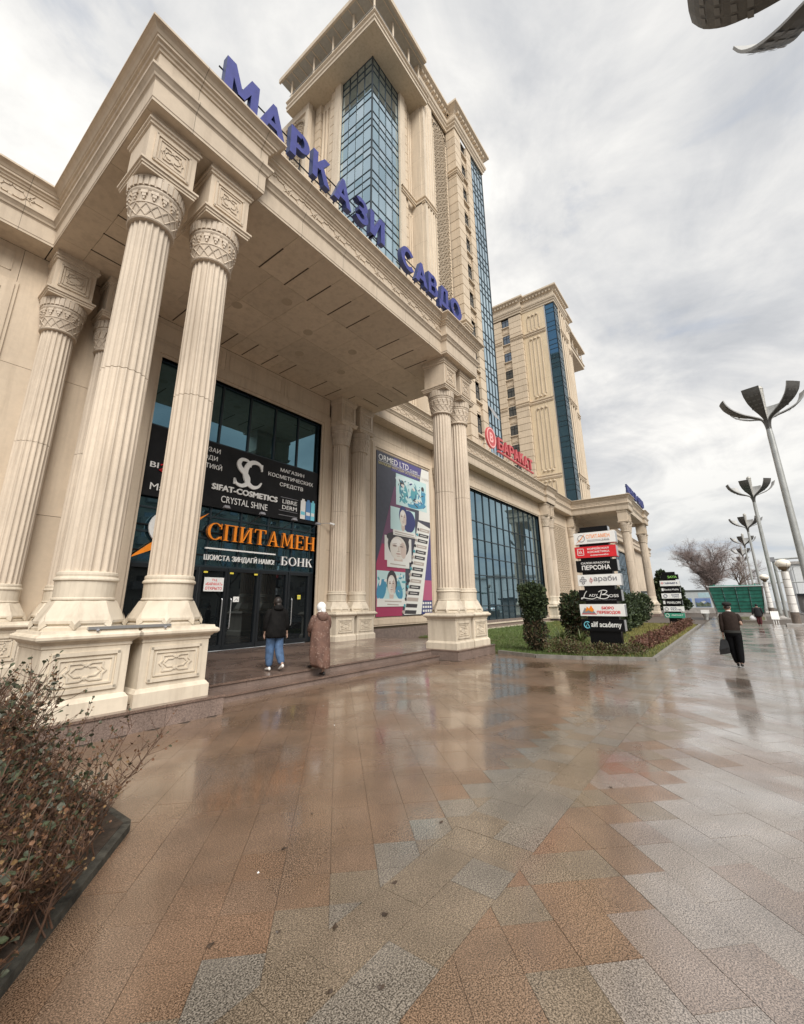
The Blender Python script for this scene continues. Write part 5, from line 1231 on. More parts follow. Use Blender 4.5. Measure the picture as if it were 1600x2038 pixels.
# ---------------------------------------------------------------- planter and rose bushes (front left)
pl = [(1.93, 7.2), (1.93, 4.36), (-1.2, .75), (-4, 1.2), (-4, 7.2)]
q = MB(); q.poly(pl, 'z', .06, -.015); structure('flowerbed', q, MT['soil'])
kb = thing('planter_kerb', 'dark mossy stone kerb of the rose bed in front of the pedestals', 'kerb', (1.9, 4.3, 0))
segs = [((1.95, 7.2), (1.95, 5.75)), ((1.95, 5.74), (1.95, 4.37)), ((1.93, 4.33), (1.18, 3.46)), ((1.175, 3.455), (.43, 2.60)), ((.425, 2.595), (-.33, 1.73))]
for a, b in segs:
    a = Vector(a); b = Vector(b); t = (b-a).normalized(); nn = Vector((-t.y, t.x)) * .045
    pts = [a-nn, b-nn, b+nn, a+nn]; q = MB()
    v = [(p.x, p.y, -.015) for p in pts] + [(p.x-(p.x-(a+b).x/2)*0, p.y, .055) for p in pts]
    q.add(v, [(0,3,2,1), (4,5,6,7), (0,1,5,4), (1,2,6,5), (2,3,7,6), (3,0,4,7)]); part('kerb_stone', q, MT['kerb2'], kb)
LEAF = [simple('rose_leaf_green', (0.044, 0.055, 0.026), .5, var=.5, vs_=25), simple('rose_leaf_grey', (0.060, 0.066, 0.044), .5, var=.4, vs_=25), simple('rose_leaf_rust', (0.125, 0.058, 0.026), .6, var=.5, vs_=25), simple('rose_leaf_ochre', (0.165, 0.098, 0.040), .6, var=.4, vs_=25)]
STEM = simple('rose_stem', (0.092, 0.048, 0.029), .6, var=.4, vs_=18)
def leafq(mb, p, d, n, s, mi, w=.55):
    d = d.normalized(); a = d.cross(n)
    if a.length < 1e-4: a = d.orthogonal()
    a = a.normalized()*s*w; up = a.cross(d).normalized()*s*.12
    mb.add([p, p+d*s*.35+a*.9+up, p+d*s*.75+a*.7+up, p+d*s, p+d*s*.75-a*.7+up, p+d*s*.35-a*.9+up], [(0,1,2,3), (0,3,4,5)], mi)
def rose(base, h, nst, label, rr, spread=.55, lean=(0, 0), green=.55):
    b = Vector(base); th = thing('rose_bush', label, 'bush', base, 'rose bushes in the bed'); st = MB(); lv = MB()
    for i in range(nst):
        az = rr.uniform(0, 2*math.pi); sp_ = rr.uniform(.05, 1) * spread; hh = h*rr.uniform(.55, 1.0)
        p = b + Vector((rr.uniform(-.22, .22), rr.uniform(-.22, .22), 0)); pts = [p]; n = 6; d = Vector((math.cos(az)*sp_+lean[0], math.sin(az)*sp_+lean[1], 1)).normalized()
        for k in range(n):
            d = (d + Vector((rr.uniform(-.22, .22), rr.uniform(-.22, .22), rr.uniform(-.05, .10)))).normalized(); p = p + d*hh/n; pts.append(p)
        st.tube(pts, [.0055-.0035*k/n for k in range(n+1)], 4, caps=False)
        for k in range(2, n+1):      # side twigs
            for s_ in range(3):
                q0 = pts[k-1].lerp(pts[k], rr.random()); dd = (Vector((rr.uniform(-1, 1), rr.uniform(-1, 1), rr.uniform(.1, .9)))).normalized(); L = rr.uniform(.08, .24)
                q1 = q0 + dd*L*.5 + Vector((0, 0, .01)); q2 = q1 + (dd + Vector((0, 0, .4))).normalized()*L*.5
                st.tube([q0, q1, q2], [.0026, .002, .0012], 3, caps=False)
                top = (q2.z-b.z)/h
                for l in range(rr.choice((2, 2, 3, 4))):
                    t = rr.random(); pp = q1.lerp(q2, t); ld = (dd + Vector((rr.uniform(-1, 1), rr.uniform(-1, 1), rr.uniform(-.7, .5)))).normalized()
                    g = rr.random() < .75*green*min(1, max(.12, (top-.30)*1.9)); mi = (0 if rr.random() < .65 else 1) if g else (2 if rr.random() < .75 else 3)
                    leafq(lv, pp, ld, Vector((rr.uniform(-1, 1), rr.uniform(-1, 1), 1)), rr.uniform(.020, .046) if g else rr.uniform(.010, .026), mi)
    part('stem', st, STEM, th, fix=False, kind='stuff'); part('leaf', lv, LEAF, th, fix=False, kind='stuff')
rr = random.Random(11)
rose((1.02, 5.0, .05), 1.35, 70, 'tall rose bush with dark green tips at the right end of the bed', rr, .55, (.05, 0), .75)
rose((.72, 4.45, .05), 1.40, 80, 'dense rose bush with sparse leaves just left of the tall one', rr, .5, (0, 0), .6)
rose((1.12, 4.35, .05), .92, 54, 'low twiggy rose bush beside the kerb corner', rr, .6, (.10, -.03), .45)
rose((.72, 3.72, .05), .95, 84, 'rusty brown rose bush behind the slanting kerb', rr, .55, (0, 0), .45)
rose((.28, 3.10, .05), .85, 84, 'brown thorny rose bush nearest the camera by the kerb', rr, .55, (0, 0), .4)
rose((.25, 3.95, .05), 1.25, 80, 'brown rose bush at the far left edge of the view', rr, .55, (0, 0), .35)
rose((1.15, 5.9, .05), 1.15, 60, 'leafy rose bush close to the leftmost front pedestal', rr, .5, (0, 0), .7)
rose((1.38, 4.10, .05), .58, 44, 'low brown rose bush hugging the kerb corner', rr, .6, (0, -.02), .35)
rose((1.00, 3.52, .05), .66, 64, 'low rusty rose bush halfway along the slanting kerb', rr, .7, (0, 0), .35)
rose((.50, 2.92, .05), .66, 64, 'low dry rose bush at the lower left along the kerb', rr, .7, (0, 0), .35)
rose((.05, 2.42, .05), .6, 50, 'dry rose bush in the bottom left corner', rr, .75, (0, 0), .12)
lit = MB()
for _ in range(1600):
    u = rr.random(); v_ = rr.random(); x = 1.85*u-.3; y = 2.0+4.6*v_
    if (y-4.36) < (x-1.93)*1.153+.1 or x > 1.85: continue
    leafq(lit, Vector((x, y, .062+.02*rr.random())), Vector((rr.uniform(-1, 1), rr.uniform(-1, 1), rr.uniform(-.1, .3))), Vector((0, 0, 1)), rr.uniform(.02, .05), rr.choice((2, 2, 3, 2)))
tag(part('leaf_litter', lit, LEAF, None, fix=False), 'brown dead leaves covering the soil of the rose bed', 'leaf litter', None, 'stuff')
q = rose((1.55, 4.62, .05), 1.0, 6, 'thin bare rose shoot arching out over the paving', rr, .25, (.62, -.15), .4)

# ---------------------------------------------------------------- lawn
lp = [(15.46, 7.16), (14.95, 5.6), (15.25, 4.2), (16.05, 2.28), (40.1, 2.34), (41.2, 5.0), (42.0, 13.4), (15.5, 13.4), (15.5, 8.6)]
lpoly = [(15.55, 7.2), (15.1, 5.6), (15.4, 4.2), (16.15, 2.4), (40.0, 2.46), (41.0, 5.0), (41.9, 13.78), (19.9, 13.78), (19.9, 9.1), (15.55, 9.1)]
q = MB(); q.poly(lpoly, 'z', .05, -.012); structure('lawn', q, simple('lawn_soil', (0.10, 0.105, 0.035), .9, var=.4, vs_=2.5))
lk = thing('lawn_kerb', 'grey stone kerb bordering the lawn and hedge', 'kerb', (16.1, 2.3, 0))
kp = lp[:5] + [(41.2, 5.0)]
for a, b in zip(kp, kp[1:]):
    a = Vector(a); b = Vector(b); L = (b-a).length; n = max(1, round(L/1.0)); t = (b-a)/L; nn = Vector((-t.y, t.x))*.06
    for i in range(n):
        p0 = a+t*(L*i/n+.004); p1 = a+t*(L*(i+1)/n-.004); pts = [p0-nn, p1-nn, p1+nn, p0+nn]; q = MB()
        q.add([(p.x, p.y, -.012) for p in pts]+[(p.x, p.y, .11) for p in pts], [(0,3,2,1), (4,5,6,7), (0,1,5,4), (1,2,6,5), (2,3,7,6), (3,0,4,7)]); part('kerb_stone', q, MT['kerb'], lk)
def inside(x, y, poly):
    c = False; n = len(poly)
    for i in range(n):
        (a, b), (d, e) = poly[i], poly[(i+1) % n]
        if (b > y) != (e > y) and x < (d-a)*(y-b)/(e-b)+a: c = not c
    return c
GR = [simple('grass_green', (0.085, 0.130, 0.030), .6, var=.3, vs_=3), simple('grass_yellow', (0.230, 0.205, 0.060), .7, var=.3, vs_=3), simple('grass_olive', (0.150, 0.160, 0.042), .7, var=.3, vs_=3)]
g = MB(); rg = random.Random(5); k = 0
while k < 52000:
    u = rg.random(); x = 15.1 + 26.5*u*u if rg.random() < .6 else rg.uniform(15.1, 41.5); y = rg.uniform(2.4, 13.7)
    if not inside(x, y, lpoly): continue
    k += 1
    h = rg.uniform(.05, .12); a = rg.uniform(0, 6.28); w = .008+.0004*(x-15); dx, dy = rg.uniform(-.05, .05), rg.uniform(-.05, .05)
    yl = (x-18)/9 + (4.5-y)/4 + rg.uniform(-.8, .8)
    g.add([(x-w*math.cos(a), y-w*math.sin(a), .05), (x+w*math.cos(a), y+w*math.sin(a), .05), (x+dx, y+dy, .05+h)], [(0,1,2)], 1 if yl > .75 else (2 if yl > .2 else 0))
tag(part('grass', g, GR, None, fix=False), 'short lawn grass turning yellow towards the hedge', 'grass', None, 'stuff')
# ---------------------------------------------------------------- shrubs
def foliage(mb, blobs, n, s, rr, mi=0, shell=.75, mis=None, up=.2):
    tot = sum(b[3]*b[4]*b[5] for b in blobs)
    for (cx, cy, cz, rx, ry, rz) in blobs:
        for i in range(int(n*rx*ry*rz/tot)):
            while True:
                v = Vector((rr.uniform(-1, 1), rr.uniform(-1, 1), rr.uniform(-1, 1)))
                if .05 < v.length < 1: break
            r_ = v.length; v = v.normalized()*(shell+(1-shell)*r_ if rr.random() < .8 else r_); k = 1+.12*math.sin(5*v.x+3*v.z)+.1*math.sin(7*v.y-4*v.z)
            p = Vector((cx+v.x*rx*k, cy+v.y*ry*k, cz+v.z*rz*k)); d = (v+Vector((rr.uniform(-.7, .7), rr.uniform(-.7, .7), rr.uniform(-.5, .8)+up))).normalized()
            leafq(mb, p, d, Vector((rr.uniform(-1, 1), rr.uniform(-1, 1), rr.uniform(-1, 1))), s*rr.uniform(.6, 1.3), rr.choice(mis) if mis else mi, .45)
EV = [simple('thuja_dark', (0.026, 0.042, 0.017), .65, var=.4, vs_=8), simple('thuja_mid', (0.055, 0.078, 0.028), .65, var=.4, vs_=8), simple('thuja_brown', (0.070, 0.048, 0.024), .7, var=.3, vs_=8)]
BARK = simple('bark', (0.085, 0.062, 0.045), .85, var=.4, vs_=12, bmp=.5, bs=30)
def topiary(x, y, blobs, n, label, s=.10, mis=(0, 0, 1), tr=.09, skirts=None):
    t = thing('evergreen_shrub', label, 'shrub', (x, y, .04)); q = MB(); q.tube([(x, y, .0), (x+.02, y, .6), (x, y+.02, max(b[2] for b in blobs))], [tr, tr*.8, .03], 8); part('trunk', q, BARK, t)
    lv = MB(); rr = random.Random(int(x*100)); foliage(lv, [(x+b[0], y+b[1], b[2], b[3], b[4], b[5]) for b in blobs], n, s, rr, 0, .55, mis)
    sat = [(x+b[0]+rr.uniform(-.75, .75)*b[3], y+b[1]+rr.uniform(-.75, .75)*b[4], b[2]+rr.uniform(-.6, .95)*b[5], b[3]*.38, b[4]*.38, b[5]*.36) for b in blobs for _ in range(7)]; foliage(lv, sat, int(n*.55), s, rr, 0, .4, (1, 0, 1, 2) if 2 in mis else (1, 0, 1))
    core = MB(); 
    for b in blobs: core.loft([(x+b[0], y+b[1], b[2]+b[5]*.62*math.sin(a), b[3]*.58*math.cos(a), b[4]*.58*math.cos(a)) for a in [R(-85+17*i) for i in range(11)]], 12)
    part('inner_twigs', core, EV[0], t, smooth=True); part('crown', lv, EV, t, fix=False)
    if skirts:
        lv = MB(); foliage(lv, [(x+b[0], y+b[1], b[2], b[3], b[4], b[5]) for b in skirts], int(n*.5), s*.9, rr, 2, .3, (2, 2, 0)); part('lower_twigs', lv, EV, t, fix=False)
    return t
topiary(16.3, 6.05, [(0, 0, 1.9, .46, .46, .42), (.02, 0, 1.45, .40, .40, .35), (0, 0, 2.25, .26, .26, .24)], 4200, 'clipped dark thuja with a bare brown lower half beside the near pedestals', .085, (0, 0, 1), .10, [(0, 0, .75, .42, .42, .55), (.05, 0, .35, .3, .3, .3)])
topiary(21.6, 6.05, [(0, 0, 1.55, .62, .62, .62), (.1, .1, 1.0, .5, .5, .4)], 2600, 'dark evergreen bush behind the near sign tower', .11, (0, 1, 2), .09, [(0, 0, .5, .5, .5, .45)])
topiary(25.2, 4.9, [(0, 0, 1.5, .62, .62, .9), (0, .1, .8, .62, .6, .6)], 2600, 'tall evergreen bush just right of the near sign tower', .11, (0, 0, 1))
topiary(29.5, 5.4, [(0, 0, 1.3, .75, .75, .8), (0, 0, .8, .7, .7, .6)], 2400, 'second evergreen bush in the row along the facade', .12, (0, 0, 1))
topiary(33.5, 5.6, [(0, 0, 1.35, .9, .9, .8), (0, 0, .8, .8, .8, .6)], 2400, 'third evergreen bush in the row along the facade', .12, (0, 0, 1))
topiary(37.0, 5.7, [(0, 0, 1.5, .85, .85, .75), (0, 0, .9, .7, .7, .5)], 2200, 'rounded evergreen bush nearest the far portico column', .13, (0, 0, 1))
# spiky yucca
rr = random.Random(21)
for (x, y, n, L, lab) in ((19.3, 6.1, 46, .75, 'spiky green yucca between the thuja and the sign tower'), (20.4, 5.6, 34, .6, 'second smaller yucca close to the sign tower leg')):
    q = MB()
    for i in range(n):
        a = rr.uniform(0, 6.28); e = rr.uniform(.25, 1.35); l = L*rr.uniform(.7, 1.1); d = Vector((math.cos(a)*math.cos(e), math.sin(a)*math.cos(e), math.sin(e))); s_ = Vector((-math.sin(a), math.cos(a), 0))*.022
        p0 = Vector((x, y, .15)); p1 = p0+d*l*.6; p2 = p0+d*l+Vector((0, 0, -.12*l)); up = Vector((0, 0, .006))
        q.add([p0-s_*.6, p0+s_*.6, p1+s_, p1-s_, p2, p1+up], [(0,1,5), (1,2,5), (2,4,5), (4,3,5), (3,0,5)], 0)
    solo('yucca', q, simple('yucca_leaf', (0.13, 0.16, 0.055), .5, var=.3, vs_=6), lab, 'plant', (x, y, .05), fix=False)
# low front shrubs and barberry hedge
def low_shrub(x, y, r_, h, n, s, mats, label, name='low_shrub', grp=None):
    t = thing(name, label, 'shrub', (x, y, .05), grp); lv = MB(); st = MB()
    for i in range(14):
        a = rr.uniform(0, 6.28); d = Vector((math.cos(a)*.7, math.sin(a)*.7, 1)).normalized(); st.tube([(x, y, .04), Vector((x, y, .04))+d*h*.5, Vector((x, y, .04))+d*h*.9+Vector((rr.uniform(-.06, .06), rr.uniform(-.06, .06), 0))], [.008, .006, .003], 4, caps=False)
    foliage(lv, [(x, y, h*.55, r_, r_, h*.5)], n, s, rr, 0, .25, (0, 0, 1))
    part('stem', st, STEM, t, fix=False, kind='stuff'); part('leaf', lv, mats, t, fix=False, kind='stuff')
g1 = [simple('shrub_olive', (0.085, 0.085, 0.030), .6, var=.4, vs_=10), simple('shrub_brown', (0.10, 0.060, 0.032), .7, var=.4, vs_=10)]
for i, (x, y, h) in enumerate(((16.0, 5.3, .5), (15.9, 4.5, .45), (16.3, 3.9, .42), (16.6, 3.4, .4), (17.0, 2.95, .42), (16.35, 4.9, .55))): low_shrub(x, y, .38, h, 420, .06, g1, ('low olive shrub at the foot of the clipped thuja', 'low olive shrub left of the sign tower, second from the thuja', 'low olive shrub left of the sign tower leg', 'low olive shrub right in front of the sign tower leg', 'low shrub at the lawn corner in front of the sign tower', 'olive shrub between the thuja and the yucca')[i])
bb = [simple('barberry_red', (0.115, 0.045, 0.030), .65, var=.4, vs_=10), simple('barberry_brown', (0.15, 0.085, 0.050), .7, var=.4, vs_=10)]
hg = thing('barberry_hedge', 'long low reddish brown hedge along the lawn kerb', 'hedge', (28, 3.0, .05)); st = MB(); lv = MB()
for i in range(150):
    x = 18.2+21.6*i/150; y = 3.0+.12*math.sin(i*.7); h = .42+.1*math.sin(i*.9)
    for k in range(4):
        a = rr.uniform(0, 6.28); st.tube([(x, y, .04), (x+math.cos(a)*.2, y+math.sin(a)*.2, h)], [.006, .003], 3, caps=False)
    foliage(lv, [(x, y, h*.6, .26, .28, h*.48)], 46, .075, rr, 0, .3, (0, 0, 1))
part('stem', st, STEM, hg, fix=False, kind='stuff'); part('leaf', lv, bb, hg, fix=False, kind='stuff')
# small bare shrub against the facade
# ================================================================ STREET LAMPS
def petal_mesh():
    q = MB(); prof = [(.10, 11.20), (.12, 11.55), (.24, 11.90), (.62, 12.10), (1.08, 12.28), (1.52, 12.56), (1.82, 12.92), (1.96, 13.30)]; wd = [.10, .13, .19, .32, .50, .68, .78, .80]
    P = sp([(a, b) for a, b in prof], 3); n = len(P); wv = [wd[min(int(i/3), 7)]*(1-(i % 3)/3)+wd[min(int(i/3)+1, 7)]*(i % 3)/3 for i in range(n)]
    vs = []; th = .055
    for i, p in enumerate(P):
        t = (P[min(i+1, n-1)]-P[max(i-1, 0)]).normalized(); nn = Vector((t.y, -t.x))*th/2
        for s_ in (-1, 1):
            for w in (-.5, -.17, .17, .5):
                b = p + nn*s_; dish = .06*(abs(w)*2)**2*wv[i]; vs.append((b.x-dish*t.y*.8, w*wv[i], b.y+dish*t.x*.8))
    fs = []; mi = []
    for i in range(n-1):
        o = i*8; e = (i+1)*8
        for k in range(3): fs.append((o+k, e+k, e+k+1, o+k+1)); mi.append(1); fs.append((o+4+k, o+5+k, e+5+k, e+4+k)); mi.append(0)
        fs.append((o, o+4, e+4, e)); mi.append(1); fs.append((o+3, e+3, e+7, o+7)); mi.append(1)
    fs.append(tuple([0, 1, 2, 3, 7, 6, 5, 4])); mi.append(1); fs.append(tuple([(n-1)*8+k for k in (4, 5, 6, 7, 3, 2, 1, 0)])); mi.append(1)
    q.add(vs, fs); q.m = mi
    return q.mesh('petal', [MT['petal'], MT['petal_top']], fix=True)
PM = petal_mesh()
q = MB()      # slots on the underside of a petal
for r_, z, sl in ((1.16, 12.315, .62), (1.38, 12.455, .72), (1.60, 12.635, .88), (1.79, 12.875, 1.12)):
    for w in (-.2, 0, .2):
        t = Vector((math.cos(sl*.8), math.sin(sl*.8))); nn = Vector((t.y, -t.x)); c = Vector((r_, z))+nn*.034
        a = c-t*.05; b = c+t*.05
        q.add([(a.x, w-.07, a.y), (a.x, w+.07, a.y), (b.x, w+.07, b.y), (b.x, w-.07, b.y)], [(0,1,2,3)])
SLM = q.mesh('slot', simple('slot_lens', (.17, .168, .16), .5))
q = MB(); q.lathe([(.19, .32), (.185, .6), (.15, 10.9), (.13, 11.3), (.11, 11.55)], 20); POLEM = q.mesh('pole', MT['pole'], smooth=True)
q = MB(); q.sq([(.62, 0), (.62, .12), (.60, .14)]); q.lathe([(.42, .14), (.40, .18), (.25, .30), (.22, .36)], 24); LBASE = q.mesh('lamp_base', MT['concrete'])
q = MB(); q.lathe([(.07, 11.5), (.10, 12.0), (.19, 13.75), (.21, 13.8), (.19, 13.86), (.14, 13.96), (.04, 14.03)], 18); CONEM = q.mesh('lantern', simple('perforated_lantern', (.40, .39, .36), .5, .2, var=.45, vs_=14), smooth=False)
LX = [8.0, 31.2, 55.3, 79.6, 104, 128.5, 153, 177, 201]
LN = ['flower-shaped street lamp nearest the camera, only its metal petals in view', 'tallest-looking flower street lamp at the right edge', 'flower street lamp second from the right edge', 'flower street lamp third from the right edge', 'flower street lamp fourth from the right edge', 'flower street lamp fifth in the receding row', 'flower street lamp sixth in the receding row', 'flower street lamp seventh in the receding row', 'most distant flower street lamp of the row']
for i, x in enumerate(LX):
    l = thing('street_lamp', LN[i], 'street lamp', (x, -3.24, 0), 'flower street lamps in a row')
    for nm, me in (('lamp_base', LBASE), ('pole', POLEM), ('lantern', CONEM)): inst(nm, me, l, (x, -3.24, 0))
    for k in range(6):
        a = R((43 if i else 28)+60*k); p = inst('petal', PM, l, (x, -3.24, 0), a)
        o = bpy.data.objects.new('slot', SLM); COL.objects.link(o); o.parent = p; o['kind'] = 'stuff'; W[o.name] = Vector((x, -3.24, 0))
# globe bollard lamps
MT['drum'] = simple('white_stone_drum', (.74, .72, .69), .6, var=.1)
def globe(x, y, label):
    t = thing('globe_lamp', label, 'lamp', (x, y, 0), 'white globe lamps')
    q = MB(); q.sq([(.60, 0), (.60, .16), (.58, .20)], (x, y)); part('lamp_base', q, MT['concrete'], t)
    q = MB(); q.lathe([(.25, .2), (.25, .95)], 20, (x, y)); part('foot_drum', q, simple('brown_granite_drum', (.15, .12, .10), .4, var=.3, vs_=9), t)
    for k in range(5):
        z = .96+.56*k; q = MB(); q.lathe([(.25-.008*k, z), (.25-.008*k, z+.53)], 20, (x, y)); part('drum', q, MT['drum'], t)
        q = MB(); q.lathe([(.215, z+.52), (.215, z+.57)], 16, (x, y)); part('joint', q, MT['joint'], t)
    q = MB(); q.lathe([(.10, 3.72), (.12, 3.80), (.30, 3.98), (.36, 4.05)], 16, (x, y)); part('cup', q, simple('bronze_cup', (.22, .17, .11), .4, .5), t)
    q = MB(); q.lathe([(.44*math.cos(R(a)), 4.28+.33*math.sin(R(a))) for a in range(-88, 90, 8)], 24, (x, y)); part('globe', q, simple('cream_globe', (.86, .80, .70), .35, var=.04), t, smooth=True)
    q = MB()
    for k in range(6):
        a = math.pi/3*k+.3; c, s_ = math.cos(a), math.sin(a); q.tube([(x+.1*c, y+.1*s_, 3.78), (x+.34*c, y+.34*s_, 3.74), (x+.52*c, y+.52*s_, 3.95), (x+.55*c, y+.55*s_, 4.3)], .012, 5)
    part('scroll_arm', q, MT['pole'], t)
globe(41.4, -3.18, 'white globe lamp on a banded stone column, larger of the two'); globe(64.9, -3.1, 'white globe lamp on a banded stone column, farther of the two')
# traffic gantry
t = thing('mast_arm_pole', 'grey mast with a long horizontal arm behind the larger globe lamp', 'pole', (58.5, -3.85, 0))
q = MB(); q.lathe([(.14, 0), (.14, 5.85)], 12, (58.5, -3.85)); part('pole', q, MT['pole'], t)
q = MB(); q.tube([(58.5, -3.85, 5.78), (58.5, -12, 5.95)], .09, 8); part('arm', q, MT['pole'], t)
q = MB(); q.box(58.3, 58.6, -3.95, -3.45, 5.55, 6.0); part('camera_box', q, MT['grey'], t)
t = thing('mast_arm_pole', 'thin distant cross arm behind the street lamps', 'pole', (95, -3.9, 0))
q = MB(); q.lathe([(.14, 0), (.14, 4.6)], 12, (95, -3.9)); part('pole', q, MT['pole'], t); q = MB(); q.tube([(95, -3.0, 4.5), (95, -14, 4.5)], .09, 8); part('arm', q, MT['pole'], t)

# ---------------------------------------------------------------- underpass canopy
cn = thing('underpass_canopy', 'slanted green glazed canopy over an underpass entrance', 'canopy', (53, 0, 0))
MT['green_glass'] = simple('green_polycarbonate', (.06, .33, .255), .3, var=.25, vs_=2.5, spec=.5)
A0, A1 = (51.8, .72), (50.6, 2.95)    # (x, z) lower and upper edge of the sloping sheet
for i in range(4):
    for j in range(7):
        y0 = 1.5-.86*i; f0, f1 = j/7, (j+1)/7
        def pt_(f, y): fl = y-(-.20)*0; return (A0[0]+(A1[0]-A0[0])*f, y-.06+f*(.10+.14*y), A0[1]+(A1[1]-A0[1])*f)
        a, b, c, d = pt_(f0, y0-.02), pt_(f0, y0-.84), pt_(f1, y0-.84), pt_(f1, y0-.02); w = .015*((j+i) % 2)
        q = MB(); q.add([(p[0]-w, p[1], p[2]) for p in (a, b, c, d)] + [(p[0]+.03-w, p[1], p[2]) for p in (a, b, c, d)], [(0,1,2,3), (7,6,5,4), (0,4,5,1), (1,5,6,2), (2,6,7,3), (3,7,4,0)]); part('panel', q, MT['green_glass'], cn)
q = MB()
for i in range(5): 
    y = 1.52-.86*i; q.tube([(51.78, y-.06, .72), (50.57, y-.06+.10+.14*y, 2.97), (52.0, y+.04+.14*y, 3.05)], .035, 6)
for j in range(8):
    f = j/7; q.tube([(A0[0]+(A1[0]-A0[0])*f-.02, 1.44+.31*f, A0[1]+(A1[1]-A0[1])*f), (A0[0]+(A1[0]-A0[0])*f-.02, -2.0-.17*f, A0[1]+(A1[1]-A0[1])*f)], .02, 5)
part('frame', q, simple('dark_green_frame', (.03, .09, .07), .5), cn)
q = MB(); q.tube([(51.8, 1.50, .6), (51.4, 1.64, 1.6), (50.5, 1.82, 3.0), (51.2, 1.9, 3.1)], .06, 8); q.tube([(51.8, -2.0, .6), (51.4, -2.04, 1.6), (50.5, -2.16, 3.0), (51.2, -2.2, 3.1)], .06, 8); q.tube([(50.5, 1.82, 3.0), (50.5, -2.20, 3.0)], .05, 8); part('rim', q, MT['alu'], cn)
q = MB(); q.box(51.8, 52.1, -1.95, 1.55, 0, .70); q.box(52.1, 58, 1.35, 1.60, 0, .75); q.box(52.1, 58, -2.0, -1.75, 0, .75); part('parapet', q, MT['concrete'], cn)
q = MB(); q.box(51.795, 51.80, -1.9, 1.5, .05, .34); part('parapet_stain', q, simple('mossy_concrete', (.20, .20, .12), .8, var=.3), cn)
q = MB()
for (x, y) in ((57.5, 1.5), (57.5, -1.9)): q.tube([(x, y, .7), (x, y, 3.4)], .05, 6)
q.box(50.9, 58, -2.1, 1.7, 3.06, 3.12); part('roof', q, MT['green_glass'], cn)
bn = thing('litter_bin', 'small grey bin with a white lid left of the green canopy', 'bin', (51.2, 2.4, 0))
q = MB(); q.lathe([(.14, .0), (.18, .25), (.30, .55), (.32, .62)], 14, (51.2, 2.4)); part('bowl', q, MT['pole'], bn); q = MB(); q.box(51.0, 51.3, 2.08, 2.74, .62, .92); part('lid', q, MT['white'], bn)
# ---------------------------------------------------------------- mural wall at the end
mw = thing('mural_wall', 'long pale hoarding wall with framed landscape murals at the end of the walk', 'wall', (79.4, 6, 0))
q = MB(); q.box(79.3, 79.6, -2.5, 12.5, .75, 3.05); part('hoarding', q, simple('pale_hoarding', (.50, .54, .55), .6, var=.08), mw)
q = MB(); q.box(79.0, 79.7, -2.6, 12.6, 0, .75); part('base', q, MT['concrete'], mw); q = MB(); q.box(79.25, 79.65, -2.55, 12.55, 3.05, 3.3); part('coping', q, simple('dark_coping', (.10, .11, .11), .6), mw)
sky_p = simple('mural_sky', (.16, .24, .48), .6, var=.15, vs_=1); hill_p = simple('mural_hills', (.10, .13, .09), .7, var=.6, vs_=3); cream_p = simple('mural_snow', (.55, .58, .56), .6, var=.3, vs_=4)
for i in range(6):
    y0 = 11.6-2.3*i; q = MB(); q.box(79.27, 79.299, y0-1.9, y0, .85, 2.1); f = part('mural', q, sky_p, mw)
    q = MB(); q.poly([(y0-.05, .9), (y0-1.85, .9), (y0-1.85, 1.35), (y0-1.5, 1.55), (y0-1.1, 1.3), (y0-.7, 1.6), (y0-.4, 1.42), (y0-.05, 1.55)], 'x', 79.262, 79.269); part('painted_hills', q, hill_p, f)
    q = MB(); q.poly([(y0-.7, 1.6), (y0-1.0, 1.37), (y0-1.35, 1.62), (y0-1.1, 1.75)], 'x', 79.258, 79.261); part('painted_snow', q, cream_p, f)
q = MB(); q.box(79.285, 79.299, -2.3, 4.2, 2.2, 2.9); part('blue_field', q, simple('pale_blue_field', (.42, .58, .64), .6, var=.1), mw)

# ---------------------------------------------------------------- trees
def bare_tree(x, y, h, label, seed, twig, bark, grp=None, dens=1.0, r0=.22, spread=1.0, z0=0, fork=.28):
    rr = random.Random(seed); t = thing('bare_tree', label, 'tree', (x, y, z0), grp); tr = MB(); tw = MB()
    def grow(p, d, L, r_, lev):
        n = 4; pts = [p]
        for k in range(n):
            d = (d+Vector((rr.uniform(-.16, .16), rr.uniform(-.16, .16), rr.uniform(-.02, .10)))).normalized(); p = p+d*L/n; pts.append(p)
        rs = [r_*(1-.42*k/n) for k in range(n+1)]
        if lev < 3: tr.tube(pts, rs, 7 if lev == 0 else 5, caps=False)
        else: tw.tube(pts[::2] if lev > 3 else pts, (rs[::2] if lev > 3 else rs), 3, caps=False)
        if lev >= 5: return
        m_ = (7, 6, 6, 5, 4)[lev]; m_ = max(2, int(m_*dens))
        for i in range(m_):
            f = fork+(1-fork)*(i+rr.random())/m_ if lev == 0 else .25+.75*(i+rr.random())/m_
            k = min(n-1, int(f*n)); q0 = pts[k].lerp(pts[k+1], f*n-k); a = rr.uniform(0, 6.28); sp_ = rr.uniform(.55, 1.15)*spread
            o = d.orthogonal().normalized(); o.rotate(Matrix.Rotation(a, 3, d)); nd = (d+o*sp_).normalized(); nd.z = nd.z*.8+.12
            grow(q0, nd.normalized(), L*rr.uniform(.42, .66), max(.004, rs[k]*.55), lev+1)
    grow(Vector((x, y, z0-.05)), Vector((0, 0, 1)), h*.62, r0, 0)
    part('trunk', tr, bark, t, smooth=True, fix=False); part('crown', tw, twig, t, fix=False)
    return t
TWIG = simple('reddish_twigs', (.27, .215, .20), .8, var=.3, vs_=3); GTW = simple('grey_twigs', (.085, .072, .06), .8, var=.3, vs_=3)
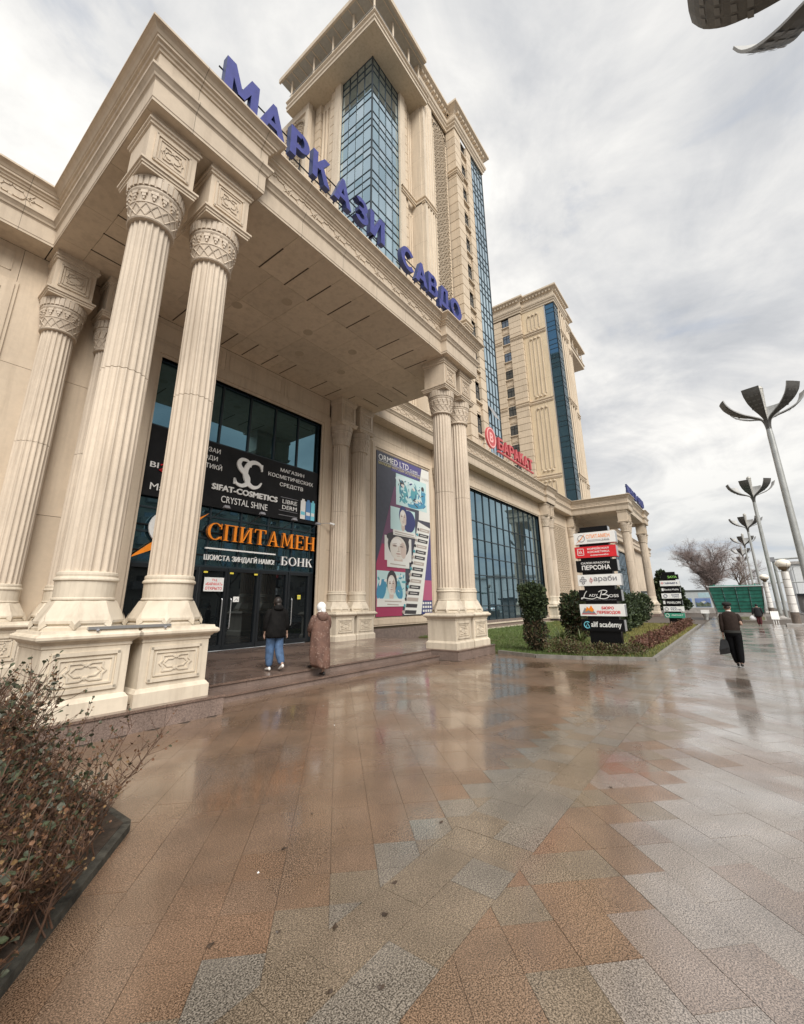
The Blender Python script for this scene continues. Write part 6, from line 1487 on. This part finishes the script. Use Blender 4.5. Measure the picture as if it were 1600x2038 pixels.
bare_tree(90, 3.4, 11.6, 'bare reddish tree with a rounded crown behind the green canopy', 12, TWIG, BARK, None, 1.5, .28, 1.25, 0, .26)
bare_tree(108, -.6, 11.0, 'hazier bare tree just right of the big rounded one', 9, TWIG, BARK, None, 1.15, .25, 1.05)
# conifer behind the far portico
def conifer(x, y, h, label, seed, blobs=9):
    t = thing('evergreen_tree', label, 'tree', (x, y, 0)); q = MB(); q.tube([(x, y, 0), (x, y, h*.9)], [.22, .04], 8); part('trunk', q, BARK, t); rr = random.Random(seed); lv = MB()
    for k in range(blobs):
        z = h*(.2+.75*k/blobs); r_ = (1-k/blobs)*h*.26+.35
        foliage(lv, [(x+rr.uniform(-.3, .3), y+rr.uniform(-.3, .3), z, r_, r_, h*.10)], 420, .30, rr, 0, .4, (0, 0, 1), .0)
    part('crown', lv, EV, t, fix=False)
conifer(70, 7.6, 6.0, 'dark evergreen tree between the far portico and the small sign tower', 3); conifer(75.5, 6.6, 4.6, 'shorter dark evergreen right behind the small sign tower', 5)
bare_tree(30.5, 11.5, 3.4, 'slender bare sapling against the carved wall panel', 14, GTW, BARK, None, .55, .04, .6)
# ---------------------------------------------------------------- across the street (seen mirrored in the glass)
for i, (x, y, h) in enumerate(((-6, -26, 11), (6, -27, 12), (19, -26.5, 11), (33, -27, 12), (52, -26, 11), (70, -27, 12))):
    bare_tree(x, y, h, 'bare roadside tree across the street, number %s along the far kerb from the left' % ('one', 'two', 'three', 'four', 'five', 'six')[i], 30+i, GTW, BARK, 'roadside trees across the street', .75, .25, .9)
ab = thing('apartment_block', 'cream apartment block with balconies across the street', 'building', (30, -46, 0))
q = MB(); q.box(-18, 66, -56, -42, 0, 21); part('wall', q, simple('cream_render', (.42, .39, .33), .8, var=.1, vs_=.6), ab); q = MB(); q.box(-19, 67, -57, -41.2, 21, 21.7); part('roof', q, MT['concrete'], ab)
wq = MB(); wq.box(-.8, .8, -.02, .06, -.75, .75); wm = wq.mesh('window', MT['glass_win']); bq = MB(); bq.box(-1.5, 1.5, 0, 1.1, -.1, 0); bq.box(-1.5, 1.5, 1.0, 1.1, 0, .95); bq.box(-1.5, -1.4, 0, 1, 0, .95); bq.box(1.4, 1.5, 0, 1, 0, .95); bm_ = bq.mesh('balcony', MT['concrete'])
for fl in range(6):
    for k in range(24):
        x = -16+3.45*k; inst('window', wm, ab, (x, -42, 2.0+3.3*fl))
        if k % 3 == 1 and fl: inst('balcony', bm_, ab, (x, -42, .9+3.3*fl))
MT['pale_p'] = simple('pale_panel', (.66, .68, .69), .6, var=.05)
fb = thing('pale_building', 'pale distant building low behind the globe lamps', 'building', (150, -24, 0))
q = MB(); q.box(140, 165, -45, -12, 0, 10); part('wall', q, simple('pale_cladding', (.60, .62, .63), .7, var=.05), fb); q = MB(); q.box(139.5, 165.5, -45.5, -11.5, 10, 10.6); part('roof', q, MT['concrete'], fb)
for i in range(9):
    q = MB(); q.box(139.9, 139.99, -14.4-3.2*i, -12.4-3.2*i, .6, 9.4); part('cladding_panel', q, MT['pale_p'], fb)
# parked cars by the road
def car(x, y, col, label, rz=0.0):
    c = thing('parked_car', label, 'car', (x, y, 0), 'cars parked by the road')
    pr = [(-2.15, .35), (-2.2, .75), (-2.05, .98), (-1.45, 1.05), (-.85, 1.46), (.55, 1.48), (1.25, 1.03), (2.0, .9), (2.2, .7), (2.2, .35)]
    q = MB(); n = len(pr); vs = []
    for yy, k in ((-.86, .0), (-.80, 1), (.80, 1), (.86, .0)):
        for a, b in pr: vs.append((x+a*(1 if not k else .985), y+yy*(1-.18*max(0, b-.95)/.5), b+(.015 if k else 0)))
    fs = [tuple(range(n)), tuple(range(4*n-1, 3*n-1, -1))] + [(r_*n+i, r_*n+(i+1) % n, (r_+1)*n+(i+1) % n, (r_+1)*n+i) for r_ in range(3) for i in range(n)]
    q.add(vs, fs); part('body', q, simple('car_paint', col, .25, .1, coat=.6), c)
    q = MB()
    for s_ in (-1, 1): q.add([(x+a, y+s_*(.868-.18*.86*max(0, b-.95)/.5), b) for a, b in ((-1.3, 1.08), (-.82, 1.40), (.5, 1.42), (1.05, 1.07))], [(0,1,2,3)])
    q.add([(x-1.42, y-.7, 1.08), (x-1.42, y+.7, 1.08), (x-.90, y+.62, 1.45), (x-.90, y-.62, 1.45)], [(0,1,2,3)]); part('window', q, MT['glass_win'], c, fix=False)
    for a in (-1.35, 1.35):
        for s_ in (-1, 1):
            q = MB(); q.tube([(x+a, y+s_*.70, .33), (x+a, y+s_*.89, .33)], .33, 18); w = part('wheel', q, simple('tyre', (.02, .02, .02), .8), c); q = MB(); q.tube([(x+a, y+s_*.70, .33), (x+a, y+s_*.895, .33)], .20, 14); part('rim', q, MT['alu'], w)
    for s_ in (-1, 1): q = MB(); q.box(x-2.215, x-2.18, y+s_*.62-.14, y+s_*.62+.14, .72, .88); part('tail_light', q, MT['red'], c)
car(60, -8.0, (.72, .72, .72), 'white parked car at the right edge by the road'); car(68, -8.2, (.5, .51, .53), 'silver parked car farther along the road'); car(78, -8.1, (.65, .65, .65), 'white parked car beyond the silver one')
ks = thing('kiosk', 'low dark-roofed kiosk beyond the parked cars', 'kiosk', (95, -10, 0)); q = MB(); q.box(94, 100, -14, -8.5, 0, 2.4); part('wall', q, simple('kiosk_wall', (.18, .17, .17), .7, var=.3), ks); q = MB(); q.box(93.5, 100.5, -14.5, -8, 2.4, 2.7); part('roof', q, MT['bronze'], ks)
sg = thing('folding_sign', 'white slatted folding barrier by the lamp plinth', 'barrier', (44.5, -2.3, 0))
for k in range(3):
    q = MB(); q.tube([(44.5, -2.1-.14*k, .0), (44.8, -2.15-.14*k, .95)], .02, 5); part('leg', q, MT['white'], sg)
q = MB(); q.add([(44.52, -2.02, .35), (44.52, -2.5, .35), (44.8, -2.5, .95), (44.8, -2.02, .95), (44.55, -2.02, .35), (44.55, -2.5, .35), (44.83, -2.5, .95), (44.83, -2.02, .95)], [(0,1,2,3), (7,6,5,4), (0,4,5,1), (1,5,6,2), (2,6,7,3), (3,7,4,0)]); part('board', q, MT['white'], sg)
# ================================================================ PEOPLE
SKIN = simple('skin', (.36, .235, .18), .55, var=.1); HAIR = simple('dark_hair', (.018, .013, .011), .5, var=.3, vs_=40)
def skin_mesh(name, verts, edges, radii, mats, sub=2):
    me = bpy.data.meshes.new(name); me.from_pydata(verts, edges, []); ob = bpy.data.objects.new(name, me); COL.objects.link(ob)
    md = ob.modifiers.new('s', 'SKIN'); md.use_smooth_shade = True; md.branch_smoothing = .6
    for i, r_ in enumerate(radii): me.skin_vertices[0].data[i].radius = r_ if isinstance(r_, tuple) else (r_, r_)
    me.skin_vertices[0].data[0].use_root = True
    sb = ob.modifiers.new('u', 'SUBSURF'); sb.levels = sub; sb.render_levels = sub
    bpy.context.view_layer.update(); dg = bpy.context.evaluated_depsgraph_get(); out = bpy.data.meshes.new_from_object(ob.evaluated_get(dg)); out.name = name
    bpy.data.objects.remove(ob); bpy.data.meshes.remove(me)
    out.materials.clear()
    for m_ in mats: out.materials.append(m_)
    for p in out.polygons: p.use_smooth = True
    return out
def person(loc, yaw, H, label, pose, mats, build=1.0):
    """forward = +Y local, right = +X local"""
    k = H/1.72; V = []; E = []; Rr = []
    def v(p, r_, parent=None):
        V.append((p[0]*k, p[1]*k, p[2]*k)); Rr.append(tuple(x*k for x in r_) if isinstance(r_, tuple) else r_*k)
        if parent is not None: E.append((parent, len(V)-1))
        return len(V)-1
    P = pose
    pel = v((0, 0, .95), (.120*build, .09*build)); wa = v((0, .01, 1.10), (.105*build, .08*build), pel); ch = v(P.get('chest', (0, .015, 1.28)), (.125*build, .09*build), wa); nb = v(P.get('neckb', (0, .0, 1.43)), (.060, .055), ch); nk = v(P.get('neck', (0, .01, 1.50)), .052, nb)
    hx, hy, hz = P.get('head', (0, .025, 1.60)); h0 = v((hx, hy, hz-.04), (.070, .085), nk); h1 = v((hx, hy-.005, hz+.03), (.074, .095), h0); h2 = v((hx, hy-.01, hz+.085), (.055, .07), h1)
    v((hx, hy+.105, hz-.015), .014, h0)                       # nose
    for s_ in (-1, 1): v((hx+s_*.088, hy-.005, hz-.01), (.010, .022), h0)     # ears
    hands = []
    for s_, sd in ((-1, 'L'), (1, 'R')):
        sh = v((s_*.165*build, 0, 1.375), .046, nb); el = P['elb'+sd]; wr = P['wri'+sd]
        e = v(el, .036, sh); w = v(wr, .026, e); d = (Vector(wr)-Vector(el)).normalized(); pm = Vector(wr)+d*.055; m1 = v(tuple(pm), (.034, .020), w)
        pk = pm + d*.04; m2 = v(tuple(pk), (.036, .018), m1); side = Vector((0, 1, 0)); side = (side-d*side.dot(d)).normalized(); curl = Vector((-s_, 0, 0))*.3
        for f in range(4):
            o = side*(.027-.018*f); L = (.066, .075, .07, .055)[f]; a = pk+o+d*L*.55; b = a+(d+curl*1.3).normalized()*L*.5
            x = v(tuple(a), .0095, m2); v(tuple(b), .0085, x)
        th = pm+side*.035+d*.01; x = v(tuple(th), .012, m1); v(tuple(th+(side*.5+d).normalized()*.04), .010, x)
        hands.append(pk+d*.03)
    for s_, sd in ((-1, 'L'), (1, 'R')):
        hp = v((s_*.085, 0, .88), .075*build, pel); kn = v(P['kne'+sd], .050*build, hp); an = v(P['ank'+sd], .036, kn); to = P['toe'+sd]; v(tuple((Vector(P['ank'+sd])*.45+Vector(to)*.55)), (.040, .03), an); v(to, (.038, .024), len(V)-1)
    t = thing('person', label, 'person', loc, None, yaw)
    me = skin_mesh('body', V, E, Rr, [SKIN]); b = bpy.data.objects.new('body', me); COL.objects.link(b); b.parent = t; W[b.name] = Vector(loc)
    def child(nm, mb, mt, smooth=True, sub=1):
        m2 = mb.mesh(nm, mt, (0, 0, 0), smooth, True); o = bpy.data.objects.new(nm, m2); COL.objects.link(o); o.parent = t; W[o.name] = Vector(loc)
        if sub: md = o.modifiers.new('u', 'SUBSURF'); md.levels = sub; md.render_levels = sub
        return o
    eq = MB()
    for s_ in (-1, 1): eq.loft([(s_*.032*k+hx*k, (hy+.083)*k, (hz+.012)*k+.010*math.sin(a), .012*math.cos(a), .010*math.cos(a)) for a in [R(-85+34*i) for i in range(6)]], 8)
    child('eye', eq, HAIR, True, 0); mq = MB(); mq.box((hx-.022)*k, (hx+.022)*k, (hy+.078)*k, (hy+.088)*k, (hz-.062)*k, (hz-.052)*k); child('mouth', mq, simple('lips', (.35, .12, .10), .5), False, 0)
    return t, child, k, hands
def limb(mb, pts, rad, n=12): mb.tube(pts, rad, n)
def shoe(mb, an, to, k, w=.046, h=.10, sole=0):
    a = Vector(an)*k; b = Vector(to)*k; d = (b-a); d.z = 0; d = d.normalized(); s_ = Vector((-d.y, d.x, 0))
    zb = min(a.z-.075*k, b.z-.03*k); rows = []
    slope = (b.z-a.z+.045*k)
    for (f, w_, hh) in ((-.07, .030, .07), (-.03, .040, .10), (.04, .042, .105), (.11, .047, .07), (.17, .045, .05), (.205, .03, .035)):
        c = a+d*f*k; z0 = a.z-.075*k+slope*max(0, min(1, (f+.05)/.2)); rows.append([c-s_*w_*k+Vector((0, 0, z0-c.z)), c+s_*w_*k+Vector((0, 0, z0-c.z)), c+s_*w_*.8*k+Vector((0, 0, z0+hh*k-c.z)), c-s_*w_*.8*k+Vector((0, 0, z0+hh*k-c.z))])
    vs = [p for r_ in rows for p in r_]; fs = [(i*4+j, i*4+(j+1) % 4, (i+1)*4+(j+1) % 4, (i+1)*4+j) for i in range(5) for j in range(4)] + [(3,2,1,0), (20,21,22,23)]
    mb.add(vs, fs)
def S(p, k): return tuple(x*k for x in p)
# --- woman in black jacket, jeans, white sneakers
pose = dict(elbL=(-.26, -.02, 1.12), wriL=(-.25, .06, .88), elbR=(.25, -.03, 1.12), wriR=(.30, .03, .88), kneL=(-.09, .10, .50), ankL=(-.10, .04, .09), toeL=(-.10, .20, .04), kneR=(.09, .02, .50), ankR=(.10, -.26, .17), toeR=(.11, -.13, .06))
t, ch, k, hands = person((6.70, 8.72, .314), R(-14), 1.66, 'person in a black jacket, blue jeans and white shoes walking to the doors', pose, None)
jk = simple('black_padded_jacket', (.007, .0065, .0065), .8, var=.4, vs_=9, bmp=.9, bs=9, spec=.15); je = simple('blue_denim', (.055, .105, .20), .8, var=.35, vs_=9, bmp=.7, bs=10)
q = MB(); q.loft([S(r_, k) for r_ in ((0, 0, .74, .245, .18), (0, 0, .78, .26, .195), (0, 0, .95, .255, .19), (0, 0, 1.12, .245, .18), (0, .01, 1.28, .225, .155), (0, 0, 1.38, .205, .125), (0, 0, 1.45, .12, .09), (0, .005, 1.50, .085, .08))], 20)
for s_, sd in ((-1, 'L'), (1, 'R')): limb(q, [S((s_*.15, 0, 1.41), k), S((s_*.21, 0, 1.34), k), S(pose['elb'+sd], k), S(pose['wri'+sd], k)], [.075, .082, .072, .052])
ch('jacket', q, jk)
q = MB(); q.loft([S(r_, k) for r_ in ((0, -.09, 1.38, .12, .07), (0, -.10, 1.44, .13, .08), (0, -.07, 1.50, .11, .07), (0, -.05, 1.53, .08, .05))], 16); ch('hood', q, jk)
q = MB()
for s_, sd in ((-1, 'L'), (1, 'R')): limb(q, [S((s_*.09, 0, .98), k), S((s_*.10, 0, .84), k), S(pose['kne'+sd], k), S(tuple(Vector(pose['ank'+sd])+Vector((0, -.005, -.045))), k)], [.125, .125, .098, .098])
ch('jeans', q, je)
q = MB(); shoe(q, pose['ankL'], pose['toeL'], k); shoe(q, pose['ankR'], pose['toeR'], k); ch('shoes', q, simple('white_leather', (.72, .70, .67), .5))
q = MB(); q.loft([(0, .005*k, (1.60+.115*math.sin(a))*k, .096*k*math.cos(a), .112*k*math.cos(a)) for a in [R(-50+17*i) for i in range(9)]], 18); q.loft([S(r_, k) for r_ in ((0, -.07, 1.44, .03, .03), (0, -.09, 1.50, .065, .05), (0, -.07, 1.58, .075, .06))], 12); ch('hair', q, HAIR)
# --- woman in long brown coat
pose = dict(elbL=(-.25, .04, 1.13), wriL=(-.20, .20, 1.0), elbR=(.25, .03, 1.12), wriR=(.20, .20, .98), kneL=(-.09, .14, .52), ankL=(-.10, .20, .25), toeL=(-.10, .33, .185), kneR=(.08, .0, .50), ankR=(.08, -.06, .09), toeR=(.09, .09, .04))
t, ch, k, hands = person((7.56, 8.12, .152), R(-16), 1.68, 'person in a long patterned brown hooded coat and white head covering on the step', pose, None)
mtc, tt, pp = new_mat('brown_patterned_coat'); ps = wpos(tt)
sn = noise(tt, ps, 24, 3, .6); tt.links.new(mix(tt, ramp(tt, sn, [(.60, 0.0), (.66, .75)]), ramp(tt, noise(tt, ps, 5, 4, .6), [(.3, (.085, .045, .034)), (.7, (.175, .095, .070))]), (.36, .27, .22)), pp.inputs['Base Color']); pp.inputs['Roughness'].default_value = .8; bump(tt, pp, noise(tt, ps, 7, 3, .5), .6, .03)
q = MB(); n = 24; rings = ((0, -.05, .20, .20, .20), (.0, -.04, .24, .235, .225), (0, -.03, .40, .265, .235), (0, -.01, .62, .265, .235), (0, 0, .85, .25, .21), (0, 0, 1.05, .235, .19), (0, .01, 1.22, .235, .175), (0, 0, 1.36, .205, .13), (0, 0, 1.44, .12, .09), (0, .005, 1.49, .08, .075)); vs0 = []
q.loft([S(r_, k) for r_ in rings], n)
for i in range(len(q.v)):
    x, y, z = q.v[i]; a = math.atan2(y, x); f = max(0, (.95*k-z))*.05; q.v[i] = (x+math.cos(a)*f*math.sin(6*a+z*3), y+math.sin(a)*f*math.sin(6*a+z*3), z+(.05*math.sin(a*2+1) if z < .3 else 0))
for s_, sd in ((-1, 'L'), (1, 'R')): limb(q, [S((s_*.14, 0, 1.40), k), S((s_*.20, 0, 1.33), k), S(pose['elb'+sd], k), S(pose['wri'+sd], k)], [.075, .085, .082, .075])
ch('coat', q, mtc)
q = MB(); q.loft([S(r_, k) for r_ in ((0, -.12, 1.26, .05, .035), (0, -.13, 1.32, .13, .06), (0, -.11, 1.40, .16, .085), (0, -.07, 1.46, .145, .09), (0, -.04, 1.50, .10, .07))], 18); ch('hood', q, mtc)
q = MB(); q.loft([(0, .005*k, (1.60+.132*math.sin(a))*k, .118*k*math.cos(a), .132*k*math.cos(a)) for a in [R(-58+18*i) for i in range(9)]], 18); q.loft([S(r_, k) for r_ in ((0, -.01, 1.43, .115, .105), (0, -.01, 1.47, .10, .095), (.01, -.005, 1.52, .092, .098), (0, 0, 1.58, .105, .115))], 16); q.loft([S(r_, k) for r_ in ((.02, -.10, 1.46, .05, .03), (.01, -.105, 1.52, .07, .04), (0, -.08, 1.58, .06, .04))], 12); ch('head_covering', q, simple('white_knit', (.78, .78, .77), .8, var=.08, vs_=30, bmp=.4, bs=60))
q = MB(); shoe(q, pose['ankL'], pose['toeL'], k); shoe(q, pose['ankR'], pose['toeR'], k)
for sd in 'LR': limb(q, [S(pose['kne'+sd], k), S(pose['ank'+sd], k)], [.065, .05])
ch('boots', q, simple('black_leather', (.012, .011, .011), .4))
# --- man walking away with a bag
pose = dict(elbL=(-.215, -.05, 1.13), wriL=(-.225, .0, .86), elbR=(.235, -.06, 1.12), wriR=(.18, .17, 1.14), kneL=(-.07, .12, .50), ankL=(-.02, -.02, .10), toeL=(-.01, .14, .045), kneR=(.09, .0, .50), ankR=(.06, -.14, .11), toeR=(.07, .01, .05), head=(-.01, .045, 1.595))
t, ch, k, hands = person((15.9, .20, 0), R(-90)+R(3), 1.74, 'person in a brown jacket, black trousers and black cap walking away', pose, None, 1.05)
mj = simple('brown_wool_jacket', (.028, .019, .016), .9, var=.25, vs_=12, bmp=.7, bs=9, spec=.2); tr_ = simple('black_trousers', (.005, .005, .006), .9, var=.3, vs_=10, spec=.12)
q = MB(); q.loft([S(r_, k) for r_ in ((0, 0, .93, .185, .155), (0, 0, .97, .195, .158), (0, 0, 1.10, .195, .152), (0, .0, 1.26, .208, .152), (0, -.01, 1.38, .208, .12), (0, -.01, 1.44, .14, .09), (0, .0, 1.475, .085, .075))], 20)
for s_, sd in ((-1, 'L'), (1, 'R')): limb(q, [S((s_*.15, 0, 1.41), k), S((s_*.195, 0, 1.35), k), S(pose['elb'+sd], k), S(pose['wri'+sd], k)], [.060, .066, .060, .048])
ch('jacket', q, mj)
q = MB(); q.loft([S((0, 0, z, .205+.004*(i % 2), .165), k) for i, z in enumerate((.885, .905, .925, .95, .975))], 20); ch('jacket_hem', q, simple('dark_rib', (.022, .022, .020), .9))
q = MB(); q.loft([S(r_, k) for r_ in ((0, .005, 1.47, .078, .07), (0, .01, 1.505, .072, .068))], 16); ch('shirt_collar', q, MT['white'])
q = MB()
for s_, sd in ((-1, 'L'), (1, 'R')): limb(q, [S((s_*.085, 0, .98), k), S((s_*.095, 0, .86), k), S(pose['kne'+sd], k), S(tuple(Vector(pose['ank'+sd])+Vector((0, -.005, -.055))), k)], [.115, .118, .090, .080])
q.loft([S(r_, k) for r_ in ((0, -.01, .78, .12, .10), (0, -.01, .86, .185, .145), (0, -.005, .95, .185, .14), (0, 0, 1.02, .16, .12))], 18)
ch('trousers', q, tr_)
q = MB(); shoe(q, pose['ankL'], pose['toeL'], k); shoe(q, pose['ankR'], pose['toeR'], k); ch('shoes', q, simple('black_shoe', (.012, .012, .012), .35))
q = MB(); hc = (-.01, .035); q.loft([S((hc[0], hc[1]-.02, 1.615, .088, .102), k), S((hc[0], hc[1]-.015, 1.645, .098, .112), k), S((hc[0]+.005, hc[1], 1.675, .122, .132), k), S((hc[0]+.005, hc[1]+.005, 1.70, .115, .122), k), S((hc[0], hc[1]+.005, 1.722, .07, .07), k), S((hc[0], hc[1], 1.728, .01, .01), k)], 20); ch('cap', q, simple('black_felt', (.010, .009, .009), .9))
q = MB(); q.loft([S((hc[0], hc[1]-.03, z, .074, .085), k) for z in (1.54, 1.58, 1.62)], 16); ch('hair', q, HAIR)
hw = t.matrix_basis @ hands[0]; yw = t.rotation_euler.z
hx, hy, hz_ = Vector((15.9, .20, 0)) + Matrix.Rotation(yw, 3, 'Z') @ (hands[0]*k)
bg_ = thing('bag', 'black leather bag carried in the hand of the walking person', 'bag', (hx, hy, .30)); q = MB()
q.add([(hx-.08, hy-.09, .36), (hx+.08, hy-.10, .38), (hx+.09, hy+.10, .40), (hx-.07, hy+.15, .31), (hx-.02, hy-.07, .74), (hx+.03, hy-.07, .74), (hx+.04, hy+.06, .72), (hx-.02, hy+.08, .72), (hx-.08, hy-.10, .52), (hx+.08, hy-.09, .52), (hx+.09, hy+.10, .54), (hx-.09, hy+.15, .44)],
  [(3,2,1,0), (0,1,9,8), (1,2,10,9), (2,3,11,10), (3,0,8,11), (8,9,5,4), (9,10,6,5), (10,11,7,6), (11,8,4,7), (4,5,6,7)]); bo = part('bag_body', q, simple('black_bag_leather', (.010, .010, .011), .4, var=.4, vs_=20, bmp=.4, bs=15), bg_)
q = MB()
for d in (-.02, .03): q.tube([(hx+d, hy-.06, .73), (hx+d*.5, hy-.03, hz_-.02), (hx+d*.4, hy+.02, hz_-.02), (hx+d, hy+.06, .71)], .008, 6)
part('handle', q, simple('bag_strap', (.012, .012, .012), .4), bg_)
# --- distant person
pose = dict(elbL=(-.30, -.02, 1.10), wriL=(-.34, .02, .86), elbR=(.27, -.02, 1.10), wriR=(.28, .08, .86), kneL=(-.08, .08, .50), ankL=(-.06, -.02, .09), toeL=(-.06, .13, .04), kneR=(.08, .04, .50), ankR=(.06, -.08, .09), toeR=(.07, .07, .04), head=(0, .06, 1.57))
t, ch, k, hands = person((40.4, -1.15, 0), R(-90), 1.55, 'distant person in a dark coat and dark red trousers near the green canopy', pose, None, 1.15)
q = MB(); q.loft([S(r_, k) for r_ in ((0, 0, .72, .26, .20), (0, 0, .80, .265, .20), (0, 0, 1.05, .24, .18), (0, .0, 1.28, .225, .155), (0, 0, 1.38, .20, .125), (0, 0, 1.45, .12, .09))], 18)
for s_, sd in ((-1, 'L'), (1, 'R')): limb(q, [S((s_*.16, 0, 1.40), k), S((s_*.22, 0, 1.34), k), S(pose['elb'+sd], k), S(pose['wri'+sd], k)], [.075, .085, .075, .055])
ch('coat', q, simple('black_cloth', (.010, .010, .012), .9)); q = MB()
for s_, sd in ((-1, 'L'), (1, 'R')): limb(q, [S((s_*.085, 0, .9), k), S(pose['kne'+sd], k), S(pose['ank'+sd], k)], [.12, .095, .075])
ch('trousers', q, simple('dark_red_cloth', (.07, .014, .016), .9)); q = MB(); shoe(q, pose['ankL'], pose['toeL'], k); shoe(q, pose['ankR'], pose['toeR'], k); ch('shoes', q, HAIR)
q = MB(); q.loft([(0, .05*k, (1.58+.118*math.sin(a))*k, .100*k*math.cos(a), .112*k*math.cos(a)) for a in [R(-58+18*i) for i in range(9)]], 16); ch('head_covering', q, simple('black_scarf', (.012, .011, .012), .9))
hp_ = Vector((40.4, -1.15, 0)) + Matrix.Rotation(R(-90), 3, 'Z') @ (hands[0]*k)
pb = thing('plastic_bag', 'white plastic bag in the hand of the distant person', 'bag', (hp_.x, hp_.y, .45)); q = MB(); q.loft([(hp_.x, hp_.y, z, a, b) for z, a, b in ((.42, .06, .10), (.46, .12, .20), (.58, .12, .21), (.68, .07, .13), (.76, .02, .03), (hp_.z, .012, .012))], 14); part('sack', q, simple('white_plastic', (.76, .76, .77), .4, bmp=.5, bs=20), pb, smooth=True)
q = MB(); q.tube([(hp_.x, hp_.y-.03, .74), (hp_.x, hp_.y, hp_.z), (hp_.x, hp_.y+.03, .74)], .006, 5); part('handle', q, MT['white'], pb)
